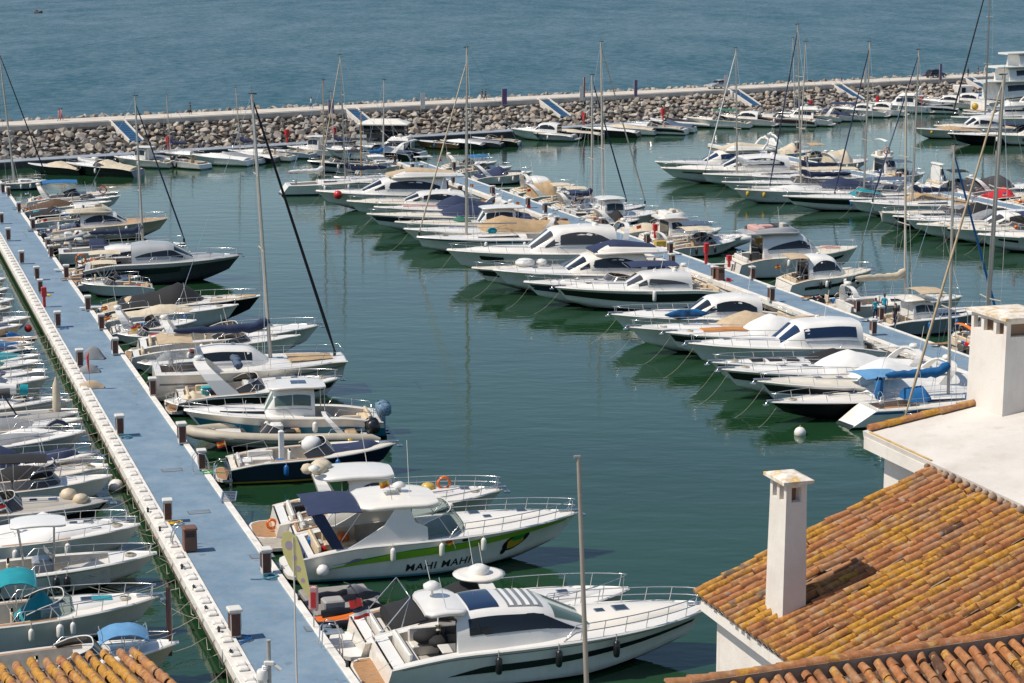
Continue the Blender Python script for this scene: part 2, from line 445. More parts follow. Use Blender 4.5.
    def arch(s, t0=.2, h=1.3, lean=.7, wid=.42, m=None, wf=.95, fwd=False, radar=True):
        """swept radar arch; lean > 0 rakes its top aft"""
        mb = MB(); L = s.L; w = wf * s.w(t0); x = t0 * L; z = s.zs(t0)
        path = []
        for j in range(13):
            a = math.pi * j / 12; q = math.sin(a) ** .5
            path.append((x - lean * q * h, w * math.copysign(abs(math.cos(a)) ** .55, math.cos(a)) * (1 - .12 * q), z + h * q))
        rows = []
        for i, (X, Y, Z) in enumerate(path):
            q = (Z - z) / h; ww = wid * (1.5 - .7 * q) / 2; th = .07
            iny = -th * (1 if Y > 0 else -1) * (1 - q ** 3); inz = -th * 1.2 * q
            rows.append([Vector((X - ww, Y, Z)), Vector((X + ww, Y, Z)), Vector((X + ww, Y + iny, Z + inz)), Vector((X - ww, Y + iny, Z + inz))])
        mb.grid(rows, 0, False, True); mb.add(rows[0], [(0, 1, 2, 3)]); mb.add(rows[-1], [(3, 2, 1, 0)])
        o = s.P('radar_arch', mb, m or gel)
        if radar and s.lod:
            X = x - lean * h; d = MB(); d.tube([(X, 0, z + h - .02), (X, 0, z + h + .12)], .12, 8); d.tube([(X, 0, z + h + .12), (X, 0, z + h + .2), (X, 0, z + h + .3)], [.3, .32, .2], 12); d.obj('radar_dome', gel, o)
            d = MB(); d.tube([(X, w * .5, z + h - .04), (X - .25, w * .5, z + h + 1.6)], .012, 4); d.obj('antenna', gel, o)
        s.atop = (x - lean * h, z + h, w)
        return o
    def bimini(s, x0, x1, z, w, c='navy', sag=.16, frame=True, base=None, droop=0):
        """fabric awning stretched on bent tubes"""
        mb = MB(); rows = []
        cv = canvas[c] if c in canvas else c
        def pt(q, r, dz=0): return Vector((x0 + (x1 - x0) * q, w * r, z + sag * (1 - r * r) + .07 * math.sin(math.pi * q) - droop * abs(2 * q - 1) ** 3 + dz - .02 * (1 - abs(math.cos(3 * math.pi * q)))))
        up = [[pt(i / 8, -1 + 2 * j / 8) for j in range(9)] for i in range(9)]
        dn = [[p - Vector((0, 0, .035)) for p in r] for r in up]
        mb.grid(up); mb.grid([list(reversed(r)) for r in dn])
        edge = lambda g: g[0] + [r[-1] for r in g[1:]] + list(reversed(g[-1]))[1:] + [r[0] for r in reversed(g[1:-1])]
        mb.grid([edge(up), edge(dn)], 0, False, True)
        o = s.P('bimini', mb, cv)
        if frame:
            f = MB(); zb = base if base is not None else s.zs(.3)
            xm = (x0 + x1) / 2
            for xx in (x0 + .05, xm, x1 - .05): f.tube([(xm, w * .98, zb), (xx, w * .97, z - .02), (xx, w * .5, z + sag * .7), (xx, -w * .5, z + sag * .7), (xx, -w * .97, z - .02), (xm, -w * .98, zb)], .016, 4)
            f.obj('bimini_frame', steel, o)
        return o
    def roll(s, x, z, w, c='slate', r=.16):
        mb = MB(); n = 10
        mb.tube([(x + .1 * math.sin(j * 1.7), -w + 2 * w * j / n, z + .1 * (1 - (2 * j / n - 1) ** 2)) for j in range(n + 1)], [r * (.8 + .25 * abs(math.sin(j * 2.1))) for j in range(n + 1)], 8)
        s.P('rolled_canvas', mb, canvas[c])
    def tent(s, t0, t1, h, c='white', wf=.92, ridge=.30, base=0.0, n=2.3, tum=.34, aft=.35, name='canvas_cover', wins=False):
        """fitted canvas from the screen down to the stern"""
        L = s.L; x0, x1 = t0 * L, t1 * L; xr = x0 + (x1 - x0) * (1 - ridge)
        Z = lambda x: s.zs(min(max(x / L, 0), 1)) + base
        prof = [(x0, Z(x0) + h * aft), (x0 + .3 * (xr - x0), Z(x0) + h * (aft + .42 * (1 - aft))), (x0 + .6 * (xr - x0), Z(x0) + h * (aft + .68 * (1 - aft))), (xr, Z(xr) + h), (xr + .45 * (x1 - xr), Z(x1) + h * .62), (x1, Z(x1) + .04)]
        plan = [(x0, wf * s.w(t0)), (xr, wf * s.w(xr / L)), (x1 - .15 * (x1 - x0), wf * s.w(t1) * .9), (x1, wf * s.w(t1) * .55)]
        hs = House(prof, plan, lambda x: Z(x) - .04, n, tum, 3); mb = MB()
        xs = 16; rows = []
        for i in range(xs + 1):
            x = x0 + (x1 - x0) * i / xs; d = .03 * math.sin(i * 2.4) * h
            rows.append([hs.P(x, math.pi * j / 12) + Vector((0, 0, d * math.sin(math.pi * j / 12))) for j in range(13)])
        mb.grid(rows); mb.add(rows[0], [tuple(range(13))], 0, False)
        o = s.P(name, mb, canvas[c])
        if wins:
            mb = MB()
            for sg in (1, -1):
                for a in (.25, .5): hs.win(mb, x0 + a * (x1 - x0), x0 + (a + .18) * (x1 - x0), .35, .75, sg)
            mb.obj('window', mesh_glass, o)
        return hs
    def house(s, t0, t1, h, wf=.8, rake=.32, aftrake=.0, win='arc', m=None, n=4.2, tum=.14, wm=None, split=1, roofover=0.0, base=0, screen=True, name='cabin'):
        """wheelhouse with raked screen; t0 aft, t1 screen foot"""
        L = s.L; x0, x1 = t0 * L, t1 * L; zr = s.zs((t0 + t1) / 2) + base + h; xw = x1 - rake * (x1 - x0); xm = .55 * x0 + .45 * xw
        prof = [(x0, zr - .16 - aftrake), (x0 + .25 * (xw - x0), zr - .02), (xm, zr + .02), (xw, zr - .1), (x1 - .02, s.zs(t1) + base + .10), (x1, s.zs(t1) + base + .03)]
        plan = [(x0, wf * s.w(t0)), (xm, wf * s.w(t0 * .5 + t1 * .5)), (xw, wf * s.w(xw / L) * .97), (x1 - .02, wf * s.w(t1) * .72), (x1, wf * s.w(t1) * .66)]
        hs = House(prof, plan, lambda x: s.zs(min(x / L, 1)) + base - .03, n, tum, 3)
        mb = MB(); hs.mesh(mb, 20, 18); o = s.P(name, mb, m or gel); wm = wm or dglass; g = x1 - x0
        if win == 'arc':
            f0 = lambda q: .34 + .04 * q; f1 = lambda q: .36 + .46 * math.sin(math.pi * min(1, (q * .92 + .06))) ** .55
            a, b = x0 + .08 * g, x1 - .30 * rake / .32 * g * .55
        elif win == 'dart':
            f0 = lambda q: .36; f1 = lambda q: .38 + .42 * (q ** .7 if q < .8 else (1 - (q - .8) / .2 * .5) * .8 ** .7)
            a, b = x0 + .05 * g, x1 - .2 * g
        else:
            f0 = lambda q: .42; f1 = lambda q: .80
            a, b = x0 + .08 * g, xw + .02 * g
        for sg in (1, -1):
            mb = MB()
            for k in range(split):
                A = a + (b - a) * (k + .02 * (k > 0)) / split; B = a + (b - a) * (k + 1 - .02) / split
                qa, qb = (A - a) / (b - a), (B - a) / (b - a)
                hs.win(mb, A, B, lambda q: f0(qa + (qb - qa) * q), lambda q: f1(qa + (qb - qa) * q), sg)
            mb.obj('side_window', wm, o)
        if screen:
            mb = MB(); d = x1 - xw
            for a0, a1 in ((38, 87), (93, 142)): hs.front(mb, xw + .16 * d, x1 - .14 * d, a0, a1)
            mb.obj('windscreen', wm, o)
        s.hs = hs; s.hx = (x0, xw, x1, zr); s.house_o = o
        return o
    def aftwall(s, wf=.72):
        x0, xw, x1, zr = s.hx; mb = MB(); w = s.hs.w(x0) * wf
        mb.box(x0 - .03, x0 + .02, -w, w, s.zf + .1, zr - .35, 0); mb.obj('saloon_door', dglass, s.house_o)
    def hardtop(s, x0, x1, z, w, m=None, th=.13, legs=(), sun=None, name='hardtop', crown=.1):
        mb = MB(); n = 10; rows = []
        for i in range(n + 1):
            q = i / n; x = x0 + (x1 - x0) * q; e = (1 - abs(2 * q - 1) ** 5) ** .6; ww = w * (.72 + .28 * e); zz = z + .08 * math.sin(math.pi * q)
            up = [Vector((x, ww * r, zz + crown * (1 - r * r))) for r in (-1, -.8, -.4, 0, .4, .8, 1)]
            dn = [Vector((x, ww * r * .96, zz - th + crown * .6 * (1 - r * r))) for r in (1, .4, -.4, -1)]
            rows.append(up + dn)
        mb.grid(rows, 0, True, True); k = len(rows[0]); mb.add(rows[0], [tuple(range(k))], 0, False); mb.add(rows[-1], [tuple(reversed(range(k)))], 0, False)
        o = fixn(s.P(name, mb, m or gel))
        if legs:
            f = MB()
            for (xb, yb, zb, xt, yt) in legs: f.tube([(xb, yb, zb), (xt, yt, z - th * .5)], .035, 6)
            f.obj('support_frame', steel if s.lod else gel, o)
        if sun:
            a, b, ww = sun; mb = MB(); mb.grid([[Vector((a + (b - a) * i / 4, ww * r, z + .08 * math.sin(math.pi * ((a + (b - a) * i / 4) - x0) / (x1 - x0)) + crown * (1 - (ww * r / w) ** 2) + .012)) for r in (-1, -.5, 0, .5, 1)] for i in range(5)])
            mb.obj('sunroof', bglass, o)
        return o
    def outboard(s, y=0, c='black', k=1.0, cover=None):
        mb = MB(); x = -.25
        z0 = s.fs * .75
        mb.box(x - .42 * k, x + .3 * k, y - .24 * k, y + .24 * k, z0 + .1 * k, z0 + .78 * k, 0, .14 * k, True)
        mb.box(x - .12 * k, x + .12 * k, y - .1 * k, y + .1 * k, -.3, z0 + .15 * k, 0, .04); mb.box(x - .38 * k, x + .1 * k, y - .16 * k, y + .16 * k, -.05, 0, 0, .02)
        s.P('outboard_motor', mb, cover or paint(c))
    def fenders(s, ts, sg=-1, c='white', r=.12, l=.5, v=.95):
        for t in ts:
            p = s.side(t, v, sg, r + .03); mb = MB(); z = p.z
            mb.tube([(p.x, p.y, z - .15 - l), (p.x, p.y, z - .11 - l), (p.x, p.y, z - l), (p.x, p.y, z - .2), (p.x, p.y, z - .12), (p.x, p.y, z - .08)], [r * .35, r * .8, r, r, r * .7, r * .25], 8)
            mb.tube([(p.x, p.y, z - .1), (p.x, p.y - sg * .1, s.zs(t) + .1)], .012, 4, 1)
            s.P('fender', mb, [paint(c) if c != 'white' else gel, rope])
    def ballfender(s, t, sg=-1, c='red', r=.32, z=None):
        p = s.side(t, .95, sg, r); mb = MB(); mb.ball((p.x, p.y, z if z else p.z), r, 0, 10); s.P('ball_fender', mb, paint(c))
    def lifebuoy(s, x, y, z, c='orange', r=.3, tilt=0):
        mb = MB(); n = 14
        pts = [Vector((x + r * math.cos(2 * math.pi * i / n), y, z + r * math.sin(2 * math.pi * i / n))) for i in range(n + 1)]
        mb.tube(pts, .075, 6, 0, False); s.P('lifebuoy', mb, paint(c))
    def flag(s, x, y, z, cs=('red', 'yellow', 'red'), h=.8, sz=.45):
        mb = MB(); mb.tube([(x, y, z), (x - .15, y, z + h)], .012, 4, 0)
        k = len(cs); o = s.P('flag_staff', mb, steel); mb = MB()
        for i in range(k):
            a, b = h - sz * .7 * i / k, h - sz * .7 * (i + 1) / k
            rows = [[Vector((x - .15 * zz / h - sz * q, y + .06 * math.sin(q * 7) + .1 * q, z + zz - .25 * q * sz)) for zz in (a, b)] for q in (0, .25, .5, .75, 1)]
            mb.grid(rows, i); mb.grid([[p + Vector((0, .006, 0)) for p in r] for r in rows], i)
        mb.obj('flag', [paint(c) for c in cs], o)
    def moor(s, ends):
        for (a, b) in ends:
            a, b = Vector(a), Vector(b); mb = MB()
            mb.tube([a.lerp(b, i / 6) - Vector((0, 0, .35 * math.sin(math.pi * i / 6))) for i in range(7)], .010, 4); s.P('mooring_line', mb, rope)
    def bowline(s, out=3.0, sg=1):
        if sg < 0: return
        p = s.dp(.97, sg * .6); s.moor([((p.x, p.y, p.z - .3), (p.x + out, p.y + sg * 1.2, -.1))])
    def anchor(s):
        mb = MB(); p = s.dp(1, 0); L = p.x; z = p.z
        mb.box(L - .9, L + .22, -.13, .13, z - .03, z + .04, 0, .02); mb.tube([(L + .3, 0, z - .22), (L + .12, 0, z + .02), (L - .5, 0, z + .05)], .035, 5); mb.box(L + .1, L + .42, -.16, .16, z - .3, z - .22, 0, .02)
        s.P('anchor', mb, steel)
    # --- rig
    def solve_mast(s, xb, xt, yt):
        c, d = s.root.location, s.root.rotation_euler[2]; dx = Vector((math.cos(d), math.sin(d), 0))
        def pr(p):
            q = p - Vector((0, 0, CH)); f = q.y * CT - q.z * ST; return 512 + CF * q.x / f, 341.5 - CF * (q.y * ST + q.z * CT) / f
        best = min((abs(pr(c + dx * (t * s.L) + Vector((0, 0, s.dp(t, 0).z)))[0] - xb), t) for t in [.22 + .005 * i for i in range(110)])[1]
        zd = s.dp(best, 0).z; foot = c + dx * (best * s.L); H = 8.0
        while H < 34 and pr(foot + Vector((0, 0, zd + H)))[1] > yt: H += .1
        k = (pr(foot + Vector((0, 0, zd + H)) + dx)[0] - pr(foot + Vector((0, 0, zd + H)))[0])
        tilt = (xt - pr(foot + Vector((0, 0, zd + H)))[0]) / k / H + .012
        return best, H, max(-.06, min(.06, tilt))
    def rig(s, H, tm=.56, boom=.36, cover='navy', jib='navy', spread=(.36, .68), m=None, r=.1, back=True, jt=.985, boomz=1.15, jibr=.075, tilt=0.0, jtop=.97):
        s.tm = tm; L = s.L; xm = tm * L; zd = s.dp(tm, 0).z; z0 = zd + .0; top = Vector((xm - .012 * H + tilt * H, 0, zd + H))
        mb = MB(); pt = lambda q: Vector((xm, 0, z0)).lerp(top, q)
        mb.tube([pt(0), pt(.5), pt(1)], [r * 1.05, r, r * .75], 8); mast = s.P('mast', mb, m or alu)
        f = MB()
        for q in spread:
            p = pt(q); w = s.B * .30 * (1.1 - .45 * q); f.tube([p + Vector((-.12, -w, .05)), p, p + Vector((-.12, w, .05))], .045, 5)
        f.obj('spreader', alu, mast)
        f = MB(); p = pt(1); f.tube([p, p + Vector((-.25, 0, .05))], .02, 4); f.tube([p, p + Vector((0, .06, .55))], .01, 4); f.box(p.x - .12, p.x + .3, -.05, .05, p.z - .02, p.z + .06, 0, .02); f.obj('masthead', paint('black'), mast)
        g = MB(); wr = .014 if s.lod else .018
        for sg in (1, -1):
            c = s.dp(tm - .02, sg * .95); last = Vector(c)
            for q in spread:
                w = s.B * .30 * (1.1 - .45 * q); e = pt(q) + Vector((-.12, sg * w, .05)); g.tube([last, e], wr, 4); last = e
            g.tube([last, pt(.985)], wr, 4); g.tube([s.dp(tm - .05, sg * .93), pt(spread[0])], wr, 4)
        if back: g.tube([s.dp(.01, 0), pt(1)], wr, 4)
        if jib is None: g.tube([s.dp(jt, 0), pt(jtop)], wr, 4)
        s.P('rigging', g, steel)
        if jib:
            a = s.dp(jt, 0) + Vector((0, 0, .35)); b = pt(jtop); j = MB()
            j.tube([a.lerp(b, i / 10) for i in range(11)], [jibr * .6] + [jibr * (1.25 - .5 * i / 10) for i in range(1, 10)] + [jibr * .4], 6)
            jo = s.P('furled_jib', j, canvas[jib]); d = MB(); d.tube([s.dp(jt, 0), a], .1, 8); d.obj('furler_drum', paint('black'), jo)
        if boom:
            bl = boom * L; zb = zd + boomz; d = MB(); d.tube([(xm - .1, 0, zb), (xm - bl, 0, zb - .06)], .07, 6); bo = s.P('boom', d, m or alu)
            if cover:
                d = MB(); n = 14
                d.tube([(xm - .02 - bl * i / n, .02 * math.sin(i * 2.2), zb + .16 + .85 * max(0, 1 - i / 3.2) ** 1.6 * .55 + .03 * math.sin(i * 1.9)) for i in range(n + 1)],
                       [.14] + [.23 - .10 * i / n + .02 * math.sin(i * 2.7) for i in range(1, n)] + [.05], 8, 0, True, 1.5)
                d.obj('sail_cover', canvas[cover], bo)
        s.mast_o = mast
        return mast
    def pulpits(s, h=.6):
        mb = MB(); P = lambda t, sg, z: s.dp(min(t, .985), sg * .93, z)
        mb.tube([P(.86, 1, 0), P(.88, 1, h), P(.94, 1, h), P(.985, 1, h + .04), P(.985, -1, h + .04), P(.94, -1, h), P(.88, -1, h), P(.86, -1, 0)], .018, 5)
        mb.tube([P(.14, 1, 0), P(.13, 1, h), P(.02, 1, h), P(.02, -1, h), P(.13, -1, h), P(.14, -1, 0)], .018, 5)
        for sg in (1, -1):
            for t in (.25, .4, .55, .7): mb.tube([P(t, sg, 0), P(t, sg, h)], .014, 4)
            for z in (h, h * .5): mb.tube([P(t, sg, z) for t in (.13, .25, .4, .55, .7, .87)], .009, 4)
        s.P('guard_rail', mb, steel)
    def wheel(s, x, y, z, r=.4):
        mb = MB(); n = 14; mb.tube([(x, y + r * math.cos(2 * math.pi * i / n), z + r * math.sin(2 * math.pi * i / n)) for i in range(n + 1)], .018, 4, 0, False)
        mb.box(x, x + .25, y - .12, y + .12, z - .75, z + .1, 0, .05); s.P('helm_wheel', mb, steel)

ROWS = dict(A=(1, 17.6), B=(-1, 68.0), C=(1, 72.7), D=(-1, 117.9), E=(1, 122.3), F=(1, None), G=(-1, None))
COUNT = {}
def spot(row, px, py, z, L=None, rev=False, jit=0.0, fwd=0.0):
    """where a boat lies: px, py is its outer tip seen in the photograph at height z; it reaches back to its pier"""
    d, sv = ROWS[row]; u, v = uv(at(px, py, z)); v += fwd * d
    if L is None: L = abs(v - sv)
    ang = PA + (0 if d > 0 else math.pi) + R(jit)
    tip = from_uv(u, v)
    if rev:
        pos = tip; ang += math.pi
    else:
        pos = tip - Vector((math.cos(ang), math.sin(ang), 0)) * L
    return pos, ang, L
def boat(name, cat, label, row, px, py, z=None, L=None, B=None, rev=False, jit=None, group=None, stern=0.0, lod=1, plat=0.0, **k):
    jit = rnd.uniform(-6.5, -3.5) if jit is None else jit
    if z is None:
        l0 = spot(row, px, py, 1.3, L, rev, jit)[2]; z = (k.get('fb') or .51 + .118 * min(l0, 12.5)) if not rev else (k.get('fs') or .45 + .076 * min(l0, 12.5))
    pos, ang, L = spot(row, px, py, z, L, rev, jit)
    if ROWS[row][1] is not None:                # never over the pier
        L = min(L, abs(uv(from_uv(*uv(at(px, py, z))))[1] - ROWS[row][1]))
        if not rev:
            pos = from_uv(*uv(at(px, py, z))) - Vector((math.cos(ang), math.sin(ang), 0)) * L
    if row in 'DEGH' and 'fs' not in k: q_ = min(L, 12.5); k['fs'] = (.50 + .082 * q_) * .82; k['fb'] = k['fs'] + .04 * q_
    if plat:                                    # leave room for a swim platform between stern and pier
        pos = pos + Vector((math.cos(ang), math.sin(ang), 0)) * plat; L -= plat
    B = min((B or .29 * L + .65) * (1.0 if lod == 2 and row != 'A' else 1.14), 5.2)
    k.setdefault('deck', rnd.choice((gel, gel, gel, cream_deck)))
    b = Boat(name, label, cat, group, pos, ang, L, B, lod, **k); b.mooring = (row, rev, plat); return b
# ---------------------------------------------------------------- world, sun, camera
SUN_EL, SUN_AZ = R(54), R(-103)               # azimuth measured from +Y (view direction) towards +X
def setup_world():
    w = bpy.data.worlds.new('World'); SC.world = w; w.use_nodes = True; nt = w.node_tree
    sky = nt.nodes.new('ShaderNodeTexSky'); sky.sky_type = 'NISHITA'; sky.sun_disc = False
    sky.sun_elevation = SUN_EL; sky.sun_rotation = SUN_AZ; sky.air_density = 1.0; sky.dust_density = .5; sky.ozone_density = 2.0; sky.altitude = 20
    bg = nt.nodes['Background']; bg.inputs['Strength'].default_value = .108; nt.links.new(sky.outputs[0], bg.inputs[0])
    sl = bpy.data.lights.new('sun', 'SUN'); sl.energy = 4.3; sl.angle = R(.53); sl.color = (1, .915, .79)
    so = bpy.data.objects.new('sun', sl); COL.objects.link(so)
    d = Vector((math.sin(SUN_AZ) * math.cos(SUN_EL), math.cos(SUN_AZ) * math.cos(SUN_EL), math.sin(SUN_EL)))
    so.rotation_euler = d.to_track_quat('Z', 'Y').to_euler(); so.location = (0, 0, 60)
    cam = bpy.data.cameras.new('camera'); co = bpy.data.objects.new('camera', cam); COL.objects.link(co)
    co.location = (0, 0, CH); co.rotation_euler = (math.pi / 2 - TH, 0, 0)
    cam.sensor_width = 36; cam.lens = CF / 1024 * 36; cam.clip_end = 20000; cam.clip_start = .5
    SC.camera = co
    v = SC.view_settings; v.view_transform = 'Standard'; v.look = 'None'; v.exposure = .10; v.gamma = 1.0; v.use_curve_mapping = False
    SC.render.engine = 'CYCLES'; SC.cycles.max_bounces = 6; SC.cycles.use_denoising = True
    SC.cycles.caustics_reflective = False; SC.cycles.caustics_refractive = False
setup_world()

# ---------------------------------------------------------------- water
BA = R(35.9); BW = Vector((math.cos(BA), math.sin(BA), 0)); BN = Vector((-math.sin(BA), math.cos(BA), 0)); BO = Vector((-72.5, 287, 0))
def bw(a, b, z=0.0): return BO + BW * a + BN * b + Vector((0, 0, z))

def watermat(name, base, waves, rough, spec=.5):
    m, nt, b = nodes(name)
    tc = nt.nodes.new('ShaderNodeTexCoord'); prev = None
    for (sc, ang, asp, strength, dist, det) in waves:
        mp = nt.nodes.new('ShaderNodeMapping'); mp.inputs['Rotation'].default_value = (0, 0, R(ang)); mp.inputs['Scale'].default_value = (sc, sc * asp, sc)
        lk(nt, tc.outputs['Object'], mp.inputs[0]); h = noise(nt, mp.outputs[0], 1.0, det, .5)
        bp = nt.nodes.new('ShaderNodeBump'); bp.inputs['Strength'].default_value = strength; bp.inputs['Distance'].default_value = dist
        lk(nt, h, bp.inputs['Height'])
        if prev: lk(nt, prev.outputs[0], bp.inputs['Normal'])
        prev = bp
    lk(nt, prev.outputs[0], b.inputs['Normal'])
    mp = nt.nodes.new('ShaderNodeMapping'); mp.inputs['Scale'].default_value = (.02, .05, .02); lk(nt, tc.outputs['Object'], mp.inputs[0])
    lk(nt, ramp(nt, noise(nt, mp.outputs[0], 1.0, 5, .6), [(.3, dark(base, .8)), (.7, dark(base, 1.2))]).outputs[0], b.inputs['Base Color'])
    b.inputs['Roughness'].default_value = rough; b.inputs['IOR'].default_value = 1.333; b.inputs['Specular IOR Level'].default_value = spec
    return m
harbour_m = watermat('harbour_water', (.012, .044, .018), [(.22, 8, 2.2, .5, .07, 2), (.9, -6, 2.4, .5, .020, 3), (3.2, 12, 1.8, .3, .006, 2)], .02)
def seamat():
    """wind-roughened open sea: the wave slopes hide most of the grazing mirror, so the glossy share is set by the wave pattern"""
    m, nt, b = nodes('sea_water'); tc = nt.nodes.new('ShaderNodeTexCoord')
    def nz(sc, ang, asp, det, rough=.55):
        mp = nt.nodes.new('ShaderNodeMapping'); mp.inputs['Rotation'].default_value = (0, 0, R(ang)); mp.inputs['Scale'].default_value = (sc, sc * asp, sc); lk(nt, tc.outputs['Object'], mp.inputs[0]); return noise(nt, mp.outputs[0], 1.0, det, rough)
    def add(a, b_, w):
        q = nt.nodes.new('ShaderNodeMath'); q.operation = 'MULTIPLY_ADD'; lk(nt, b_, q.inputs[0]); q.inputs[1].default_value = w; lk(nt, a, q.inputs[2]); return q.outputs[0]
    w1, w2, w3 = nz(.34, -30, .5, 5, .7), nz(.05, -33, .3, 4, .6), nz(.006, -36, .25, 3)
    h = add(add(w1, w2, .55), w3, .45)
    fac = ramp(nt, h, [(.0, (0, 0, 0)), (1, (1, 1, 1))]); fac.color_ramp.elements[0].position = .66; fac.color_ramp.elements[1].position = 1.0
    fac.color_ramp.elements[0].position = .70; fac.color_ramp.elements[0].color = (.14, .14, .14, 1); fac.color_ramp.elements[1].position = 1.0; fac.color_ramp.elements[1].color = (.66, .66, .66, 1)
    mp = nt.nodes.new('ShaderNodeMath'); mp.operation = 'MULTIPLY'; lk(nt, h, mp.inputs[0]); mp.inputs[1].default_value = .85; lk(nt, mp.outputs[0], fac.inputs[0])
    fr = nt.nodes.new('ShaderNodeFresnel'); fr.inputs[0].default_value = 1.333
    fm = nt.nodes.new('ShaderNodeMath'); fm.operation = 'MULTIPLY'; lk(nt, fac.outputs[0], fm.inputs[0]); lk(nt, fr.outputs[0], fm.inputs[1])
    bp = nt.nodes.new('ShaderNodeBump'); bp.inputs['Strength'].default_value = .8; bp.inputs['Distance'].default_value = .5; lk(nt, w1, bp.inputs['Height'])
    b.inputs['Base Color'].default_value = (.024, .088, .122, 1); b.inputs['Specular IOR Level'].default_value = 0; b.inputs['Roughness'].default_value = 1
    g = nt.nodes.new('ShaderNodeBsdfGlossy'); g.inputs['Roughness'].default_value = .22; lk(nt, bp.outputs[0], g.inputs['Normal']); lk(nt, bp.outputs[0], b.inputs['Normal'])
    mx = nt.nodes.new('ShaderNodeMixShader'); lk(nt, fm.outputs[0], mx.inputs[0]); lk(nt, b.outputs[0], mx.inputs[1]); lk(nt, g.outputs[0], mx.inputs[2]); lk(nt, mx.outputs[0], nt.nodes['Material Output'].inputs[0]); return m
sea_m = seamat()
def sheet(name, quad, m, z):
    o = MB().add([Vector((p.x, p.y, z)) for p in quad], [(0, 1, 2, 3)], 0, False).obj(name, m); return struct(o)
sheet('harbour_water', [bw(-900, -700), bw(900, -700), bw(900, 12), bw(-900, 12)], harbour_m, 0)
sheet('sea', [bw(-9000, 12), bw(9000, 12), bw(9000, 12000), bw(-9000, 12000)], sea_m, 0)
sheet('seabed', [bw(-900, -700), bw(900, -700), bw(900, 60), bw(-900, 60)], mat('seabed_sand', (.05, .07, .05), .9), -6)

# ---------------------------------------------------------------- piers
def piermat():
    m, nt, b = nodes('blue_deck_paint'); co = objco(nt)
    n1 = noise(nt, co, .55, 6, .62); n2 = noise(nt, objco(nt, (1, 1, 1)), 3.5, 6, .7); n3 = noise(nt, co, 1.1, 3, .5)
    a = ramp(nt, n1, [(.3, (.125, .198, .268)), (.52, (.165, .248, .325)), (.72, (.22, .298, .365))]).outputs[0]
    a = mixc(nt, ramp(nt, n2, [(.52, (0, 0, 0)), (.66, (.6, .6, .6))]).outputs[0], a, (.25, .28, .31))
    a = mixc(nt, ramp(nt, n3, [(.66, (0, 0, 0)), (.74, (.6, .6, .6))]).outputs[0], a, (.10, .14, .20))
    lk(nt, a, b.inputs['Base Color']); b.inputs['Roughness'].default_value = .7
    return m
pier_m = piermat()
kerb_m = mat('kerb_concrete', (.77, .735, .67), .8, var=.24, scale=1.6, bump=.25)
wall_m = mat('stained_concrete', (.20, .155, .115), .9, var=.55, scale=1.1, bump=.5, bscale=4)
def uvbox(mb, u0, u1, v0, v1, z0, z1, m=0, c=0.0):
    t = MB(); t.box(u0, u1, v0, v1, z0, z1, m, c); t.xf(lambda p: from_uv(p.x, p.y, p.z)); o = len(mb.v)
    mb.v += t.v; mb.f += [tuple(reversed([i + o for i in f])) for f in t.f]; mb.m += t.m; mb.sm += t.sm
def pier(u0, u1, v0, v1, kl, kr, blocks):
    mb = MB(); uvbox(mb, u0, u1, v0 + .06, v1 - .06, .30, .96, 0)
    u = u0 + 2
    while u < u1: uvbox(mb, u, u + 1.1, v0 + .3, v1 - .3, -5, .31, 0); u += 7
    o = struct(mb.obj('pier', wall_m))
    mb = MB(); uvbox(mb, u0, u1, v0 + kl - .02, v1 - kr + .02, .90, .985, 0); mb.obj('pier_deck', pier_m, o)
    for a, b in ((v0, v0 + kl), (v1 - kr, v1)):
        mb = MB(); u = u0
        while u < u1:
            e = min(u + 5.0, u1); uvbox(mb, u, e - .015, a, b, .62, 1.07 + rnd.uniform(-.008, .008), 0, .02); u = e
        mb.obj('kerb', kerb_m, o)
    if blocks:
        mb = MB(); u = u0 + 1
        while u < u1:
            uvbox(mb, u, u + .42, v0 + .16, v0 + .58, 1.05, 1.19, 0, .05); uvbox(mb, u + .55, u + .97, v0 + .16, v0 + .58, 1.05, 1.19, 0, .05); u += 1.75
        mb.obj('kerb_block', kerb_m, o)
    return o
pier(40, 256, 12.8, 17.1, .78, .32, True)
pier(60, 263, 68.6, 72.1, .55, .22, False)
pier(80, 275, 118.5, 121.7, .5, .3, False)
# quay the foreground houses stand on (below the frame)
mb = MB(); uvbox(mb, -70, 62, -80, 160, -3, 1.0, 0); struct(mb.obj('quay_pavement', mat('quay_paving', (.40, .37, .33), .85, var=.25)))

# ---------------------------------------------------------------- breakwater
road_m = mat('breakwater_concrete', (.60, .545, .47), .9, var=.22, scale=.5, bump=.2)
def bwbox(mb, a0, a1, b0, b1, z0, z1, m=0, c=0.0):
    t = MB(); t.box(a0, a1, b0, b1, z0, z1, m, c); t.xf(lambda p: bw(p.x, p.y, p.z)); o = len(mb.v)
    mb.v += t.v; mb.f += [tuple(i + o for i in f) for f in t.f]; mb.m += t.m; mb.sm += t.sm
RZ, QD = 4.5, 15.0
mb = MB(); bwbox(mb, -260, 420, 0, 6.5, -6, RZ, 0); bwbox(mb, -260, 420, -.5, 0, RZ - .75, RZ - .1, 0); struct(mb.obj('breakwater_road', road_m))
def quaym():
    return mat('quay_blue_deck', (.30, .34, .38), .75, var=.3, scale=.6)
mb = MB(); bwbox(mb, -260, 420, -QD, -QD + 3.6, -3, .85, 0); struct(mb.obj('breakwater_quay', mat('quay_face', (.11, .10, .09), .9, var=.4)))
mb = MB(); bwbox(mb, -260, 420, -QD + .15, -QD + 3.5, .85, .93, 0); struct(mb.obj('breakwater_quay_deck', quaym()))
